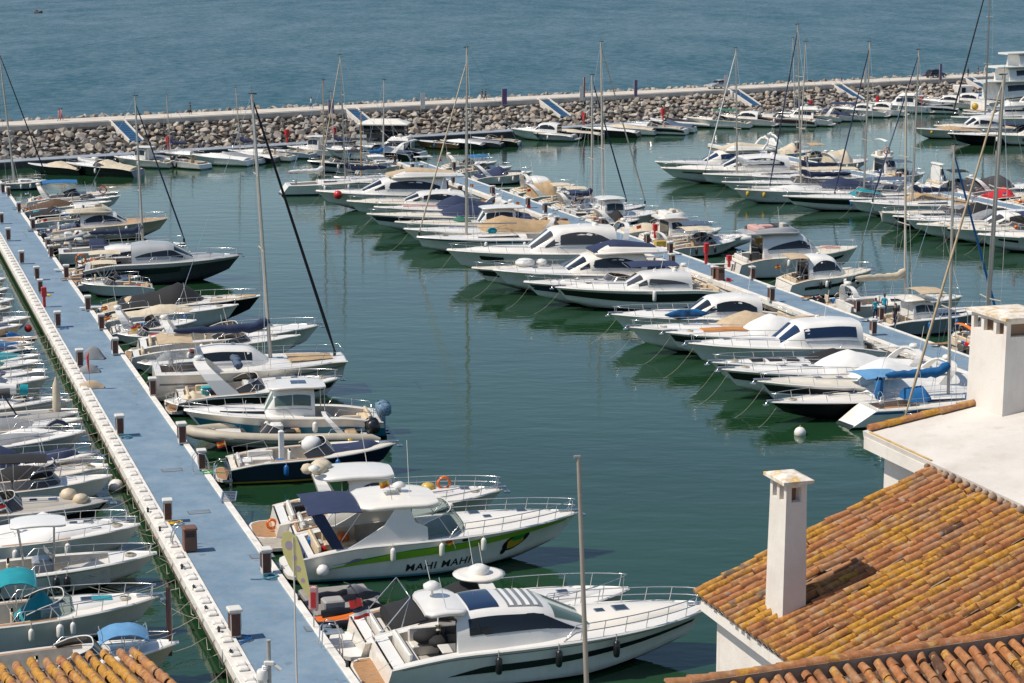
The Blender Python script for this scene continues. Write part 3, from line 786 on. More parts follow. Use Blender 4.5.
# core of the rock slope, under the boulders
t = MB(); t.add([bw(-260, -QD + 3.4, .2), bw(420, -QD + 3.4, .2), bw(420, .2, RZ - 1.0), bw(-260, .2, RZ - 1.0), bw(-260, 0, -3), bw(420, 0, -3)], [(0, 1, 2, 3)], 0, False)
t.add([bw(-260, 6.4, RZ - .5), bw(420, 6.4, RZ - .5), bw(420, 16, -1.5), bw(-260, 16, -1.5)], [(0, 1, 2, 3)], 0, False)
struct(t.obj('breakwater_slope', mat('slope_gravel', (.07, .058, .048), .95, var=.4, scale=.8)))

def rockmat():
    m, nt, b = nodes('boulder_stone'); co = objco(nt); g = nt.nodes.new('ShaderNodeNewGeometry')
    oi = nt.nodes.new('ShaderNodeObjectInfo'); ad = nt.nodes.new('ShaderNodeMath'); ad.operation = 'ADD'
    lk(nt, g.outputs['Random Per Island'], ad.inputs[0]); lk(nt, oi.outputs['Random'], ad.inputs[1])
    fr = nt.nodes.new('ShaderNodeMath'); fr.operation = 'FRACT'; lk(nt, ad.outputs[0], fr.inputs[0])
    a = ramp(nt, fr.outputs[0], [(0, (.16, .135, .11)), (.2, (.30, .27, .235)), (.4, (.49, .45, .395)), (.58, (.40, .31, .235)), (.75, (.35, .335, .315)), (.9, (.50, .42, .33)), (1, (.56, .52, .465))]).outputs[0]
    n = noise(nt, co, 1.6, 6, .65); s = ramp(nt, n, [(.3, (.55, .53, .5)), (.62, (1, 1, 1))]).outputs[0]
    lk(nt, mixc(nt, 1.0, a, s, 'MULTIPLY'), b.inputs['Base Color']); b.inputs['Roughness'].default_value = .9
    bp = nt.nodes.new('ShaderNodeBump'); bp.inputs['Strength'].default_value = .6; bp.inputs['Distance'].default_value = .08
    lk(nt, n, bp.inputs['Height']); lk(nt, bp.outputs[0], b.inputs['Normal'])
    return m
rock_m = rockmat()
import bmesh
def rock_geo(seed):
    r = random.Random(seed); bm = bmesh.new()
    pts = []
    for i in range(15):
        d = Vector((r.gauss(0, 1), r.gauss(0, 1), r.gauss(0, 1))).normalized()
        pts.append(Vector((d.x * r.uniform(.75, 1.05), d.y * r.uniform(.6, .9), d.z * r.uniform(.5, .8))))
    for p in pts: bm.verts.new(p)
    bmesh.ops.convex_hull(bm, input=bm.verts[:])
    for v in [v for v in bm.verts if not v.link_faces]: bm.verts.remove(v)
    bmesh.ops.bevel(bm, geom=bm.edges[:], offset=.03, segments=1, affect='EDGES', clamp_overlap=True)
    bm.verts.index_update()
    vs = [v.co.copy() for v in bm.verts]; fs = [tuple(v.index for v in f.verts) for f in bm.faces]; bm.free(); return vs, fs
ROCKS = [rock_geo(i) for i in range(9)]
def rocks():
    r = random.Random(3); items = []
    a = -12.0
    for row in range(7):
        a = -14 + row * .4
        while a < 215:
            q = (row + .4) / 7; size = r.uniform(.42, .82) * (1.0 if r.random() < .85 else 1.45)
            b = -QD + 3.7 + q * 10.6 + r.uniform(-.5, .5); z = .45 + (RZ - 1.35) * q + r.uniform(-.1, .25)
            gap = b > -7.2 and any(abs(a - g) < 1.25 + size * .5 for g in RAMPS)
            if not gap: items.append((a, b, z, size, row))
            a += size * r.uniform(1.35, 1.75)
    top = []
    a = -16
    while a < 220:
        size = r.uniform(.5, .95); top.append((a, 6.6 + r.uniform(.2, 1.6), RZ - .1 + r.uniform(-.15, .1), size, 9)); a += size * r.uniform(1.0, 1.5)
    items += top
    # 300 nearest stand alone, the rest of the armour is one mass
    items.sort(key=lambda t: bw(t[0], t[1]).length / t[3])
    meshes = []
    for vs, fs in ROCKS: meshes.append(MB().add(vs, fs, 0, False).mesh('boulder', rock_m))
    M = MB()
    for i, (a, b, z, sz, row) in enumerate(items):
        p = bw(a, b, z); k = r.randrange(9); rz = r.uniform(0, 6.28); rx = r.uniform(-.5, .5); sc = (sz * r.uniform(.85, 1.2), sz, sz * r.uniform(.8, 1.15))
        if i < 300:
            o = bpy.data.objects.new('boulder', meshes[k]); COL.objects.link(o); o.location = p; o.rotation_euler = (rx, 0, rz); o.scale = sc
            tag(o, 'rough grey or brown armour boulder on the breakwater', 'boulder', 'armour boulders of the breakwater')
        else:
            cz, sz_ = math.cos(rz), math.sin(rz); vs, fs = ROCKS[k]
            M.add([p + Vector(((v.x * cz - v.y * sz_) * sc[0], (v.x * sz_ + v.y * cz) * sc[1], v.z * sc[2])) for v in vs], fs, 0, False)
    o = M.obj('boulder_bank', rock_m); o['kind'] = 'stuff'; o['label'] = 'bank of far armour boulders along the breakwater'; o['category'] = 'boulders'
RAMPS = []
RAMP_PX = [(112, 124, 134, 139), (346, 120, 360, 128), (538, 100, 560, 113), (728, 82, 746, 96), (832, 73, 848, 90), (963, 72, 985, 88)]
for (x0, y0, x1, y1) in RAMP_PX:
    p = on_plane((x0 + 5), y0, BO, BN) - BO; RAMPS.append(p.dot(BW))
rocks()
blue_m = mat('blue_step_paint', (.03, .11, .22), .6, var=.2)
def rendermat(k=1.0):
    m, nt, b = nodes('white_render'); co = objco(nt); n1 = noise(nt, co, .7, 6, .65); n2 = noise(nt, objco(nt, (2.2, 2.2, .22)), 1.6, 5, .65); n3 = noise(nt, co, 14, 5, .6)
    a = ramp(nt, n1, [(.3, (.60 * k, .55 * k, .49 * k)), (.55, (.71 * k, .665 * k, .605 * k)), (.75, (.74 * k, .70 * k, .645 * k))]).outputs[0]
    a = mixc(nt, ramp(nt, n2, [(.56, (0, 0, 0)), (.74, (.55, .55, .55))]).outputs[0], a, (.47, .40, .33))
    a = mixc(nt, ramp(nt, n3, [(.66, (0, 0, 0)), (.74, (.5, .5, .5))]).outputs[0], a, (.50, .44, .37))
    lk(nt, a, b.inputs['Base Color']); b.inputs['Roughness'].default_value = .92
    bp = nt.nodes.new('ShaderNodeBump'); bp.inputs['Strength'].default_value = .5; bp.inputs['Distance'].default_value = .02
    lk(nt, noise(nt, co, 5, 6, .6), bp.inputs['Height']); lk(nt, bp.outputs[0], b.inputs['Normal']); return m
white_m = rendermat()
for i, a in enumerate(RAMPS):
    t = thing('stairway', ['blue access ramp with white side walls on the rocks, first from the pink walkers', 'blue access ramp between white walls, beside the dark glass houseboat', 'blue access ramp right behind the twin tall bare masts',
        'blue access ramp under the parked silver car', 'blue access ramp behind the white flybridge cruiser at the quay', 'blue access ramp nearest to the big white superyacht'][i], 'ramp', bw(a, 0, 0), BA, 'access ramps down the breakwater')
    t0, t1 = Vector((0, .1, RZ - .08)), Vector((0, -6.3, 1.9))
    mb = MB(); W = 1.0
    mb.add([t0 + Vector((-W, 0, 0)), t0 + Vector((W, 0, 0)), t1 + Vector((W, 0, 0)), t1 + Vector((-W, 0, 0))], [(0, 1, 2, 3)], 0, False)
    for k in range(1, 12): 
        p = t0.lerp(t1, k / 12); mb.box(-W, W, p.y - .03, p.y + .03, p.z, p.z + .04)
    mb.obj('ramp_deck', blue_m, t)
    for sg in (-1, 1):
        mb = MB(); x = sg * (W + .10); e = .11
        mb.add([(x - e, t0.y, t0.z + .22), (x + e, t0.y, t0.z + .22), (x + e, t1.y, t1.z + .2), (x - e, t1.y, t1.z + .2), (x - e, t0.y, t0.z - 3), (x + e, t0.y, t0.z - 3), (x + e, t1.y, t1.z - 1.6), (x - e, t1.y, t1.z - 1.6)],
               [(0, 3, 2, 1), (0, 1, 5, 4), (1, 2, 6, 5), (2, 3, 7, 6), (3, 0, 4, 7)], 0, False)
        mb.obj('side_wall', white_m, t)

# ---------------------------------------------------------------- foreground houses
HA = R(18); DE = Vector((math.sin(HA), -math.cos(HA), 0)); DR = Vector((math.cos(HA), math.sin(HA), 0))   # DE: along the eave towards the viewer, DR: into the house
def tilemat():
    m, nt, b = nodes('roof_tile_clay'); co = objco(nt)
    at_ = nt.nodes.new('ShaderNodeAttribute'); at_.attribute_name = 'tone'
    a = ramp(nt, at_.outputs['Fac'], [(0, (.10, .05, .03)), (.12, (.28, .12, .05)), (.4, (.42, .17, .066)), (.6, (.37, .18, .08)), (.78, (.32, .17, .088)), (.9, (.45, .20, .08)), (1, (.20, .14, .10))]).outputs[0]
    n1 = noise(nt, co, 1.1, 6, .7); n2 = noise(nt, co, 9, 5, .65); n3 = noise(nt, co, 26, 4, .6)
    ad = nt.nodes.new('ShaderNodeMath'); ad.operation = 'MULTIPLY_ADD'; lk(nt, n2, ad.inputs[0]); ad.inputs[1].default_value = .55; lk(nt, n1, ad.inputs[2])
    at2 = nt.nodes.new('ShaderNodeAttribute'); at2.attribute_name = 'lichen'
    ad2 = nt.nodes.new('ShaderNodeMath'); ad2.operation = 'ADD'; lk(nt, ad.outputs[0], ad2.inputs[0]); lk(nt, at2.outputs['Fac'], ad2.inputs[1])
    lf = ramp(nt, ad2.outputs[0], [(.93, (0, 0, 0)), (1.0, (1, 1, 1))])
    lf.color_ramp.elements[0].position = .80; lf.color_ramp.elements[1].position = .92
    ylw = ramp(nt, n3, [(.3, (.36, .17, .03)), (.6, (.52, .27, .03))]).outputs[0]
    a = mixc(nt, lf.outputs[0], a, ylw)
    a = mixc(nt, 1.0, a, ramp(nt, n2, [(.3, (.62, .58, .54)), (.6, (1.08, 1.05, 1.0))]).outputs[0], 'MULTIPLY')
    gr = ramp(nt, n2, [(.57, (0, 0, 0)), (.66, (.7, .7, .7))]).outputs[0]
    a = mixc(nt, gr, a, (.30, .27, .23)); a = mixc(nt, ramp(nt, n3, [(.2, (.8, .8, .8)), (.38, (0, 0, 0))]).outputs[0], a, (.09, .06, .045))
    lk(nt, a, b.inputs['Base Color']); b.inputs['Roughness'].default_value = .9
    bp = nt.nodes.new('ShaderNodeBump'); bp.inputs['Strength'].default_value = .5; bp.inputs['Distance'].default_value = .02
    lk(nt, n2, bp.inputs['Height']); lk(nt, bp.outputs[0], b.inputs['Normal']); return m
tile_m = tilemat(); mortar_m = mat('roof_mortar', (.36, .25, .18), .95, var=.4, scale=4, bump=.6)
def tile_roof(parent, o, e, r, ncol, sp, length, tl=.36, seed=1, name='roof', lich=.0, skip=None, pan=True):
    """barrel tiles: e runs along the eave, r up the slope; every tile its own half-cone"""
    rg = random.Random(seed); n = e.cross(r).normalized()
    if n.z < 0: n = -n
    mb = MB(); tones = []; lic = []
    def quad(a, b, c, d):
        mb.add([a, b, c, d], [(0, 1, 2, 3)], 0, False)
    # bed with shallow pans; its darkest tone paints the shade between tile rows
    for c in range(ncol):
        rows = []
        for k in (0, length):
            base = o + e * (c * sp + sp * .5) + r * k
            rows.append([base + e * (sp * .55 * q) + n * (-.06 - .07 * (1 - q * q)) for q in (-1, -.5, 0, .5, 1)])
        mb.grid(rows, 0); tones += [0.0] * 4; lic += [-.6] * 4
    nt = int(length / tl) + 3; rad = sp * .305
    for c in range(ncol + 1):
        wob = rg.uniform(-.012, .012); ltend = rg.uniform(-.10, .12); ph = rg.uniform(0, tl * .8); rtone = rg.uniform(.25, .75)
        for k in range(nt):
            s0 = max(k * tl + rg.uniform(-.05, .05) - ph, 0) if k else -.05 + rg.uniform(-.02, .02); s1 = min(s0 + tl * 1.22, length + .05)
            if s0 > length - .05: continue
            if skip and skip(c * sp, s0): continue
            j = rg.uniform(-.016, .016) + wob; j2 = j + rg.uniform(-.016, .016); hh = rg.uniform(-.006, .014)
            if rg.random() < .16: j2 += rg.uniform(-.06, .06); hh += .018
            r0, r1 = rad * rg.uniform(1.0, 1.1), rad * rg.uniform(.86, .95); rings = []
            for (s, rr, jj, lift) in ((s0, r0, j, .012), (s1, r1, j2, .0)):
                cc = o + e * (c * sp + jj) + r * s + n * (lift + hh - .02)
                rings.append([cc + e * (rr * math.cos(math.pi * q / 7)) + n * (rr * 1.3 * math.sin(math.pi * q / 7)) for q in range(8)])
            inner = [cc_ for cc_ in [o + e * (c * sp + j) + r * (s0 + .004) + n * (.012 + hh - .02) + e * ((r0 - .022) * math.cos(math.pi * q / 7)) + n * ((r0 - .022) * 1.3 * math.sin(math.pi * q / 7)) for q in range(8)]]
            mb.grid(rings, 0); f0 = 7; mb.grid([inner, rings[0]], 0, False); mb.add(inner, [tuple(range(8))], 1, False)
            tn = min(max(rtone + rg.gauss(0, .15), 0), 1); li = ltend * .9 + rg.uniform(-.035, .035) + lich
            tones += [tn] * 15; lic += [li] * 15
    ob = mb.obj(name, [tile_m, paint('brown')], parent)
    for nm, data in (('tone', tones), ('lichen', lic)):
        a = ob.data.attributes.new(nm, 'FLOAT', 'FACE'); a.data.foreach_set('value', data)
    return ob
def obox(mb, o, ax, ay, x0, x1, y0, y1, z0, z1, m=0):
    vs = [o + ax * x + ay * y + Vector((0, 0, z)) for z in (z0, z1) for x, y in ((x0, y0), (x1, y0), (x1, y1), (x0, y1))]
    return mb.add(vs, [(3, 2, 1, 0), (4, 5, 6, 7), (0, 1, 5, 4), (1, 2, 6, 5), (2, 3, 7, 6), (3, 0, 4, 7)], m, False)
PIT = R(22.5); RUP = DR * math.cos(PIT) + Vector((0, 0, math.sin(PIT)))
A0 = at_dist(697, 592, 31.0)
RN = DE.cross(RUP).normalized(); RN = RN if RN.z > 0 else -RN
C0 = on_plane(936, 466, A0, RN); SL = (C0 - A0).dot(RUP)
TOPZ = C0.z
def chimney(house, base, ax, ay, lx, ly, h, label=None, zbot=-1.2, lich=True, taper=.035, mull=1, g=.045):
    """rendered stack: splayed foot, vent slots under a cap slab; ax/ay are its two face directions, base is the nearest corner"""
    mb = MB(); X0, X1, Y0, Y1 = 0, lx, 0, ly
    def ring(z, i): return [base + ax * x + ay * y + Vector((0, 0, z)) for x, y in ((X0 + i, Y0 + i), (X1 - i, Y0 + i), (X1 - i, Y1 - i), (X0 + i, Y1 - i))]
    hs = h - .34
    rs = [ring(zbot, -.0), ring(hs * .5, taper * .6), ring(hs, taper)]
    mb.grid(rs, 0, False, True); mb.add(rs[-1], [(0, 1, 2, 3)], 0, False)
    i = taper; p = .085
    for x in (X0 + i, X1 - i - p):
        for y in (Y0 + i, Y1 - i - p): obox(mb, base, ax, ay, x, x + p, y, y + p, hs, hs + .22, 0)
    xm = (X0 + X1) / 2; ym = (Y0 + Y1) / 2
    for k in range(mull):
        y = Y0 + (Y1 - Y0) * (k + 1) / (mull + 1)
        for x in (X0 + i, X1 - i - p * .8): obox(mb, base, ax, ay, x, x + p * .8, y - .045, y + .045, hs, hs + .22, 0)
    obox(mb, base, ax, ay, X0 + i, X1 - i, Y0 + i, Y1 - i, hs + .22, hs + .28, 0)
    o = mb.obj('chimney', white_m, house)
    if label: o['label'] = label
    mb = MB(); obox(mb, base, ax, ay, X0 + i + .12, X1 - i - .12, Y0 + i + .12, Y1 - i - .12, hs + .004, hs + .2); mb.obj('vent_dark_core', paint('brown'), o)  # dark box behind the vent slots, its colour standing in for inner shade
    mb = MB()
    r0 = [base + ax * x + ay * y + Vector((0, 0, hs + .28)) for x, y in ((X0 - g, Y0 - g), (X1 + g, Y0 - g), (X1 + g, Y1 + g), (X0 - g, Y1 + g))]
    r1 = [q + Vector((0, 0, .05)) for q in r0]; cen = base + ax * xm + ay * ym + Vector((0, 0, hs + .39))
    r2 = [q.lerp(cen, .55) + Vector((0, 0, .02)) for q in r1]
    mb.grid([r0, r1, r2], 0, False, True); mb.add(r2, [(0, 1, 2, 3)], 0, False); mb.add(r0, [(3, 2, 1, 0)], 0, False)
    mb.obj('chimney_cap', capm, o)
    return o
def capmat():
    m, nt, b = nodes('lichened_cap'); co = objco(nt); n = noise(nt, co, 5, 5, .6)
    a = ramp(nt, n, [(.42, (.72, .67, .59)), (.54, (.58, .49, .38)), (.62, (.60, .37, .08)), (.72, (.70, .64, .55))]).outputs[0]
    lk(nt, a, b.inputs['Base Color']); b.inputs['Roughness'].default_value = .9; return m
capm = capmat()
house = thing('white_house', 'white house with long lichen spotted tile roof and slender chimney', 'house', A0 * 1.0)
house.location = (A0.x, A0.y, 1.0); off = Vector((A0.x, A0.y, 1.0))
def rel(o):            # geometry was built in world space; shift it under the thing's own base
    d = o.data
    for v in d.vertices: v.co -= off
    return o
SPC = .2; NC = 32
roof = tile_roof(house, A0, DE, RUP, NC, SPC, SL + .0, .33, 5, 'roof', .055)
rel(roof)
mb = MB(); ly = NC * SPC
q = [A0 + RUP * .12 - RN * .16, A0 + RUP * SL - RN * .16]
mb.add([q[0], q[1], q[1] + DE * ly, q[0] + DE * ly, A0 - RN * .07, A0 + RUP * SL - RN * .07, A0 + RUP * SL + DE * ly - RN * .07, A0 + DE * ly - RN * .07], [(3, 2, 1, 0), (4, 5, 6, 7), (0, 1, 5, 4), (1, 2, 6, 5), (2, 3, 7, 6), (3, 0, 4, 7)], 0, False)
rel(mb.obj('roof_deck', mortar_m, roof))
mb = MB(); obox(mb, A0, DR, DE, .30, 12, .12, ly, 1 - A0.z, -.12); rel(mb.obj('wall', white_m, house))
mb = MB(); obox(mb, A0, DR, DE, .06, .32, .02, ly, -.30, -.085); rel(mb.obj('eave_moulding', white_m, house))
mb = MB(); obox(mb, A0, DR, DE, .22, .31, 2.5, 3.1, -1.9, -1.0); obox(mb, A0, DR, DE, .26, .30, 2.56, 3.04, -1.84, -1.06, 1); rel(mb.obj('window', [white_m, dglass], house))
cb = on_plane(782, 622, A0, RN)
def zfor(p, py):
    lo, hi = p.z, p.z + 18
    for _ in range(40):
        m = (lo + hi) / 2; d = Vector((p.x, p.y, m - CH)); y = 341.5 - CF * (d.y * ST + d.z * CT) / (d.y * CT - d.z * ST)
        if y > py: lo = m
        else: hi = m
    return lo
ch = chimney(roof, cb, DR, -DE, .40, .62, zfor(cb, 488) - cb.z + .1, 'slender white chimney with vent slots under a lichened slab', -1.0)
rel(ch)
for c_ in ch.children: rel(c_)
# upper house beyond the ridge: white roof slab with a tiled verge and a stout chimney
F0 = at_dist(868, 431, 1.0); 
def on_z(px, py, z): return at(px, py, z)
up = thing('white_house', 'taller white house with plastered roof, tiled verge and stout chimney', 'house', (C0.x, C0.y, 1.0)); off = Vector((C0.x, C0.y, 1.0))
FZ = C0.z + .28
F0 = on_plane(869, 432, C0, DR); flen = (C0 - F0).dot(DE)
F0 = C0 - DE * flen + Vector((0, 0, .08)) - DR * .12
P8 = R(9.0); RUP2 = DR * math.cos(P8) + Vector((0, 0, math.sin(P8))); RN2 = DE.cross(RUP2).normalized(); RN2 = RN2 if RN2.z > 0 else -RN2
def slab(mb, o, ex, ey, n, x0, x1, y0, y1, d0, d1, m=0):
    vs = [o + ex * x + ey * y + n * d for d in (d0, d1) for x, y in ((x0, y0), (x1, y0), (x1, y1), (x0, y1))]
    return mb.add(vs, [(3, 2, 1, 0), (4, 5, 6, 7), (0, 1, 5, 4), (1, 2, 6, 5), (2, 3, 7, 6), (3, 0, 4, 7)], m, False)
mb = MB(); slab(mb, F0, RUP2, DE, RN2, 0, 12, 0, flen + NC * SPC + .05, -.12, 0); roof2 = mb.obj('roof', rendermat(.88), up); rel(roof2)
mb = MB(); obox(mb, F0, DR, DE, .30, 12, .25, flen + NC * SPC, 1 - F0.z, -.1); rel(mb.obj('wall', white_m, up))
mb = MB(); obox(mb, F0, DR, DE, .0, .31, .05, flen, -.30, -.09); rel(mb.obj('eave_moulding', white_m, up))
mb = MB(); slab(mb, F0, RUP2, DE, RN2, .02, .055, .2, flen, .0, .02); rel(mb.obj('gutter_edge', mat('ochre_trim', (.55, .38, .16), .8, var=.3, scale=4), up))
# verge tiles along the far edge of the slab
mb = MB(); rg = random.Random(4); x = .1; tones = []; lic = []
while x < 9:
    L_ = rg.uniform(.34, .42); j = rg.uniform(-.02, .02); rings = []
    for (s, rr) in ((x - .03, .085), (x + L_, .07)):
        c_ = F0 + RUP2 * s + DE * (.12 + j) + RN2 * .03
        rings.append([c_ + DE * (rr * math.cos(math.pi * q / 7)) + RN2 * (rr * 1.1 * math.sin(math.pi * q / 7)) for q in range(8)])
    mb.grid(rings); mb.add(rings[0], [tuple(range(8))], 0, False); tones += [rg.random()] * 8; lic += [rg.uniform(-.05, .2) - .03 * x] * 8; x += L_ * .92
vt = mb.obj('verge_tiles', tile_m, roof2)
for nm, data in (('tone', tones), ('lichen', lic)):
    a = vt.data.attributes.new(nm, 'FLOAT', 'FACE'); a.data.foreach_set('value', data)
rel(vt)
# broken tile ends bedded in mortar where the lower roof meets this wall
mb = MB()
for i in range(NC):
    c_ = C0 + DE * (i * SPC + rg.uniform(-.03, .03)) - RUP * .17; mb.ball((c_.x, c_.y, c_.z + .07), rg.uniform(.05, .08), 0, 6)
rel(mb.obj('mortar_lumps', mortar_m, up))
cb2 = on_plane(1002, 417, F0, RN2) 
ch2 = chimney(roof2, cb2, DR, -DE, .95, 1.2, zfor(cb2, 321) - cb2.z + .05, 'stout white chimney with a row of vent slots', -.5, True, .03, 2, .035); rel(ch2)
for c_ in ch2.children: rel(c_)
# near roof at the lower edge: ridge parallel to DR, tiles fall towards the viewer
p3 = R(19); RD = -DE * math.cos(p3) + Vector((0, 0, math.sin(p3)))      # upslope, away from the viewer
G0 = at_dist(716, 684, 24.0); G1 = on_plane(1024, 638, G0, DE)
up3 = thing('white_house', 'nearest tiled roof along the bottom edge with a mortar ridge', 'house', (G0.x, G0.y, 1.0)); off = Vector((G0.x, G0.y, 1.0))
D3 = Vector(((G1 - G0).x, (G1 - G0).y, (G1 - G0).z)).normalized()
L3 = 4.2
ro3 = tile_roof(up3, G0 - D3 * .2 - RD * (L3 + .10), D3, RD, 46, .196, L3, .33, 9, 'roof', -.02); rel(ro3)
mb = MB(); slab(mb, G0 - D3 * .6, D3, DE, Vector((0, 0, 1)), 0, 10, -.17, .03, -.45, .07); rel(mb.obj('ridge_mortar', mortar_m, ro3))
mb = MB(); rg = random.Random(8); x = -.6; tones = []; lic = []
while x < 9.5:
    L_ = rg.uniform(.3, .4); rings = []
    for (s, rr) in ((x - .02, .085), (x + L_, .07)):
        c_ = G0 + D3 * s - DE * .07 + Vector((0, 0, .06 + rg.uniform(-.012, .012)))
        rings.append([c_ + DE * (rr * 1.2 * math.cos(math.pi * q / 7)) + Vector((0, 0, rr * .75 * math.sin(math.pi * q / 7))) for q in range(8)])
    mb.grid(rings); mb.add(rings[0], [tuple(range(8))], 0, False); tones += [rg.uniform(.1, .8)] * 8; lic += [rg.uniform(-.3, .05)] * 8; x += L_ * .9
rt = mb.obj('ridge_tiles', tile_m, ro3)
for nm, data in (('tone', tones), ('lichen', lic)):
    a = rt.data.attributes.new(nm, 'FLOAT', 'FACE'); a.data.foreach_set('value', data)
rel(rt)
mb = MB(); slab(mb, G0 - RD * (L3 + .1), D3, RD, Vector((0, 0, 1)), -.6, 9, .1, L3 + .1, -.3, -.12); rel(mb.obj('roof_deck', mortar_m, ro3))
mb = MB(); obox(mb, G0, DR, DE, -.2, 9, .0, 2.6, 1 - G0.z, -1.3); rel(mb.obj('wall', white_m, up3))
# tiled roof at the lower left corner: falls away from the viewer
p4 = R(10); EA = PA + R(0); E4 = Vector((math.cos(R(20)), math.sin(R(20)), 0)); N4 = Vector((-math.sin(R(20)), math.cos(R(20)), 0))
H0 = at_dist(-30, 672, 30.0); up4 = thing('white_house', 'ochre tiled roof corner beside the light blue awning boat', 'house', (H0.x, H0.y, 1.0)); off = Vector((H0.x, H0.y, 1.0))
R4 = -N4 * math.cos(p4) + Vector((0, 0, math.sin(p4)))
K0 = on_plane(136, 650, H0, N4); n4 = int((K0 - H0).dot(E4) / .222)
ro4 = tile_roof(up4, H0, E4, R4, n4, .222, 4.0, .30, 21, 'roof', .09); rel(ro4)
mb = MB(); slab(mb, H0, E4, R4, Vector((0, 0, 1)), -.1, n4 * .222 + .1, .05, 4, -.3, -.1); rel(mb.obj('roof_deck', mortar_m, ro4))
mb = MB(); obox(mb, H0, E4, -N4, -1, n4 * .222 - .1, .3, 3.8, 1 - H0.z, -.2); rel(mb.obj('wall', white_m, up4))
# ---------------------------------------------------------------- kinds of boat
GRP = dict(A='boats along the near blue pier', B='boats on the harbour side of the middle pier', C='boats on the far side of the middle pier',
           D='boats on the harbour side of the third pier', E='boats on the far side of the third pier', F='boats nosed up to the white kerb', G='boats moored under the breakwater')
def sport(label, row, px, py, hull='white', arch=True, bim=None, tent=None, band=None, boot=None, padc=None, seats='cream', rail=True, plat=True, scr=True, glassm=None, tc=.5, roll=None, roof=.30, fend=None, nm='sport_cruiser', lod=1, flag=None, L=None, tenth=1.0, tent_aft=.35, portsq=None, B=None, z=None, hatchm=None, rev=False, jit=None, bowl=True, win=False, **k):
    b = boat(nm, 'motorboat', label, row, px, py, z, L, B, rev, jit, GRP[row], lod=lod, plat=(.9 if plat else 0), hull=hull, tc=tc, **(dict(boot=boot) if boot else {}), **k)
    if roof: b.roof_(tc - .06, .9, roof, .62, wins=win)
    if band: b.stripe(.0, .985, .42, .86, band if not isinstance(band, str) else paint(band), name='hull_stripe')
    if portsq: b.ports(portsq)
    if lod: b.hatch(.72); b.hatch(.62, .0, .4)
    if lod > 1: b.anchor()
    if padc: b.pad(.56, .8, .36, padc)
    if tent:
        b.tent(.02, tc + .1, tenth, tent, aft=tent_aft)
    else:
        b.seats(seats)
    if scr and not (tent and tenth > .9): b.windscreen(m=glassm)
    if arch: b.arch(.2, 1.35, .9 if tent else .6, wid=.5)
    if bim: b.bimini(.16 * b.L, (tc + .04) * b.L, b.fs + 1.75, b.w(.3) * .86, bim)
    if roll: b.roll(.26 * b.L, b.fs + 1.2, b.w(.2) * .85, roll)
    if rail: b.rail(.42, .5, nst=6 if lod else 4)
    if plat: b.platform(teakq=lod > 0)
    if fend: b.fenders(fend, -1 if row in 'ACEF' else 1)
    if flag: b.flag(.0, b.w(0) * .6, b.fs, flag)
    if bowl and row in 'BD' and lod: b.bowline(2.6, 1); b.bowline(2.2, -1)
    return b
def coupe(label, row, px, py, hull='white', band=None, hw=None, win='arc', ht=1.35, t0=.24, t1=.66, wm=None, sun=False, padc=None, seats='cream', lod=1, boot=None, roofm=None, rail=True, flag=None, fend=None, L=None, B=None, z=None, wf=.84, arch=False, nm='motor_yacht', rev=False, jit=None, rake=.34, split=1, hbase=0, sunpad=None, bowl=True, portsq=None, **k):
    b = boat(nm, 'motorboat', label, row, px, py, z, L, B, rev, jit, GRP[row], lod=lod, plat=1.0, hull=hull, tc=max(t0 + .04, .2), **(dict(boot=boot) if boot else {}), **k)
    b.roof_(t1 - .12, .93, .26 + .012 * b.L, .64, wins=False)
    b.house(t0, t1, ht, wf, rake, 0, win, roofm, wm=wm, split=split); b.aftwall()
    if sun:
        x0, xw, x1, zr = b.hx; mb = MB(); b.hs.front(mb, x0 + .16 * (xw - x0), x0 + .62 * (xw - x0), 66, 114, .02, 4, 8); mb.obj('sunroof', bglass, b.house_o)
    if band: b.stripe(.0, .985, .40, .84, paint(band))
    if hw: b.hullwin(*hw)
    if portsq: b.ports(portsq)
    if lod: b.hatch(.8); b.seats(seats, helm=False)
    if lod > 1: b.anchor()
    if padc: b.pad(t1 + .03, .86, .4, padc)
    if arch: b.arch(t0 - .02, ht + .4, .3, wid=.5)
    if rail: b.rail(.4, .55, nst=7 if lod else 4)
    b.platform(teakq=lod > 0)
    if fend: b.fenders(fend, -1 if row in 'ACEF' else 1)
    if flag: b.flag(.0, b.w(0) * .6, b.fs, flag)
    if bowl and row in 'BD' and lod: b.bowline(2.8, 1); b.bowline(2.4, -1)
    return b
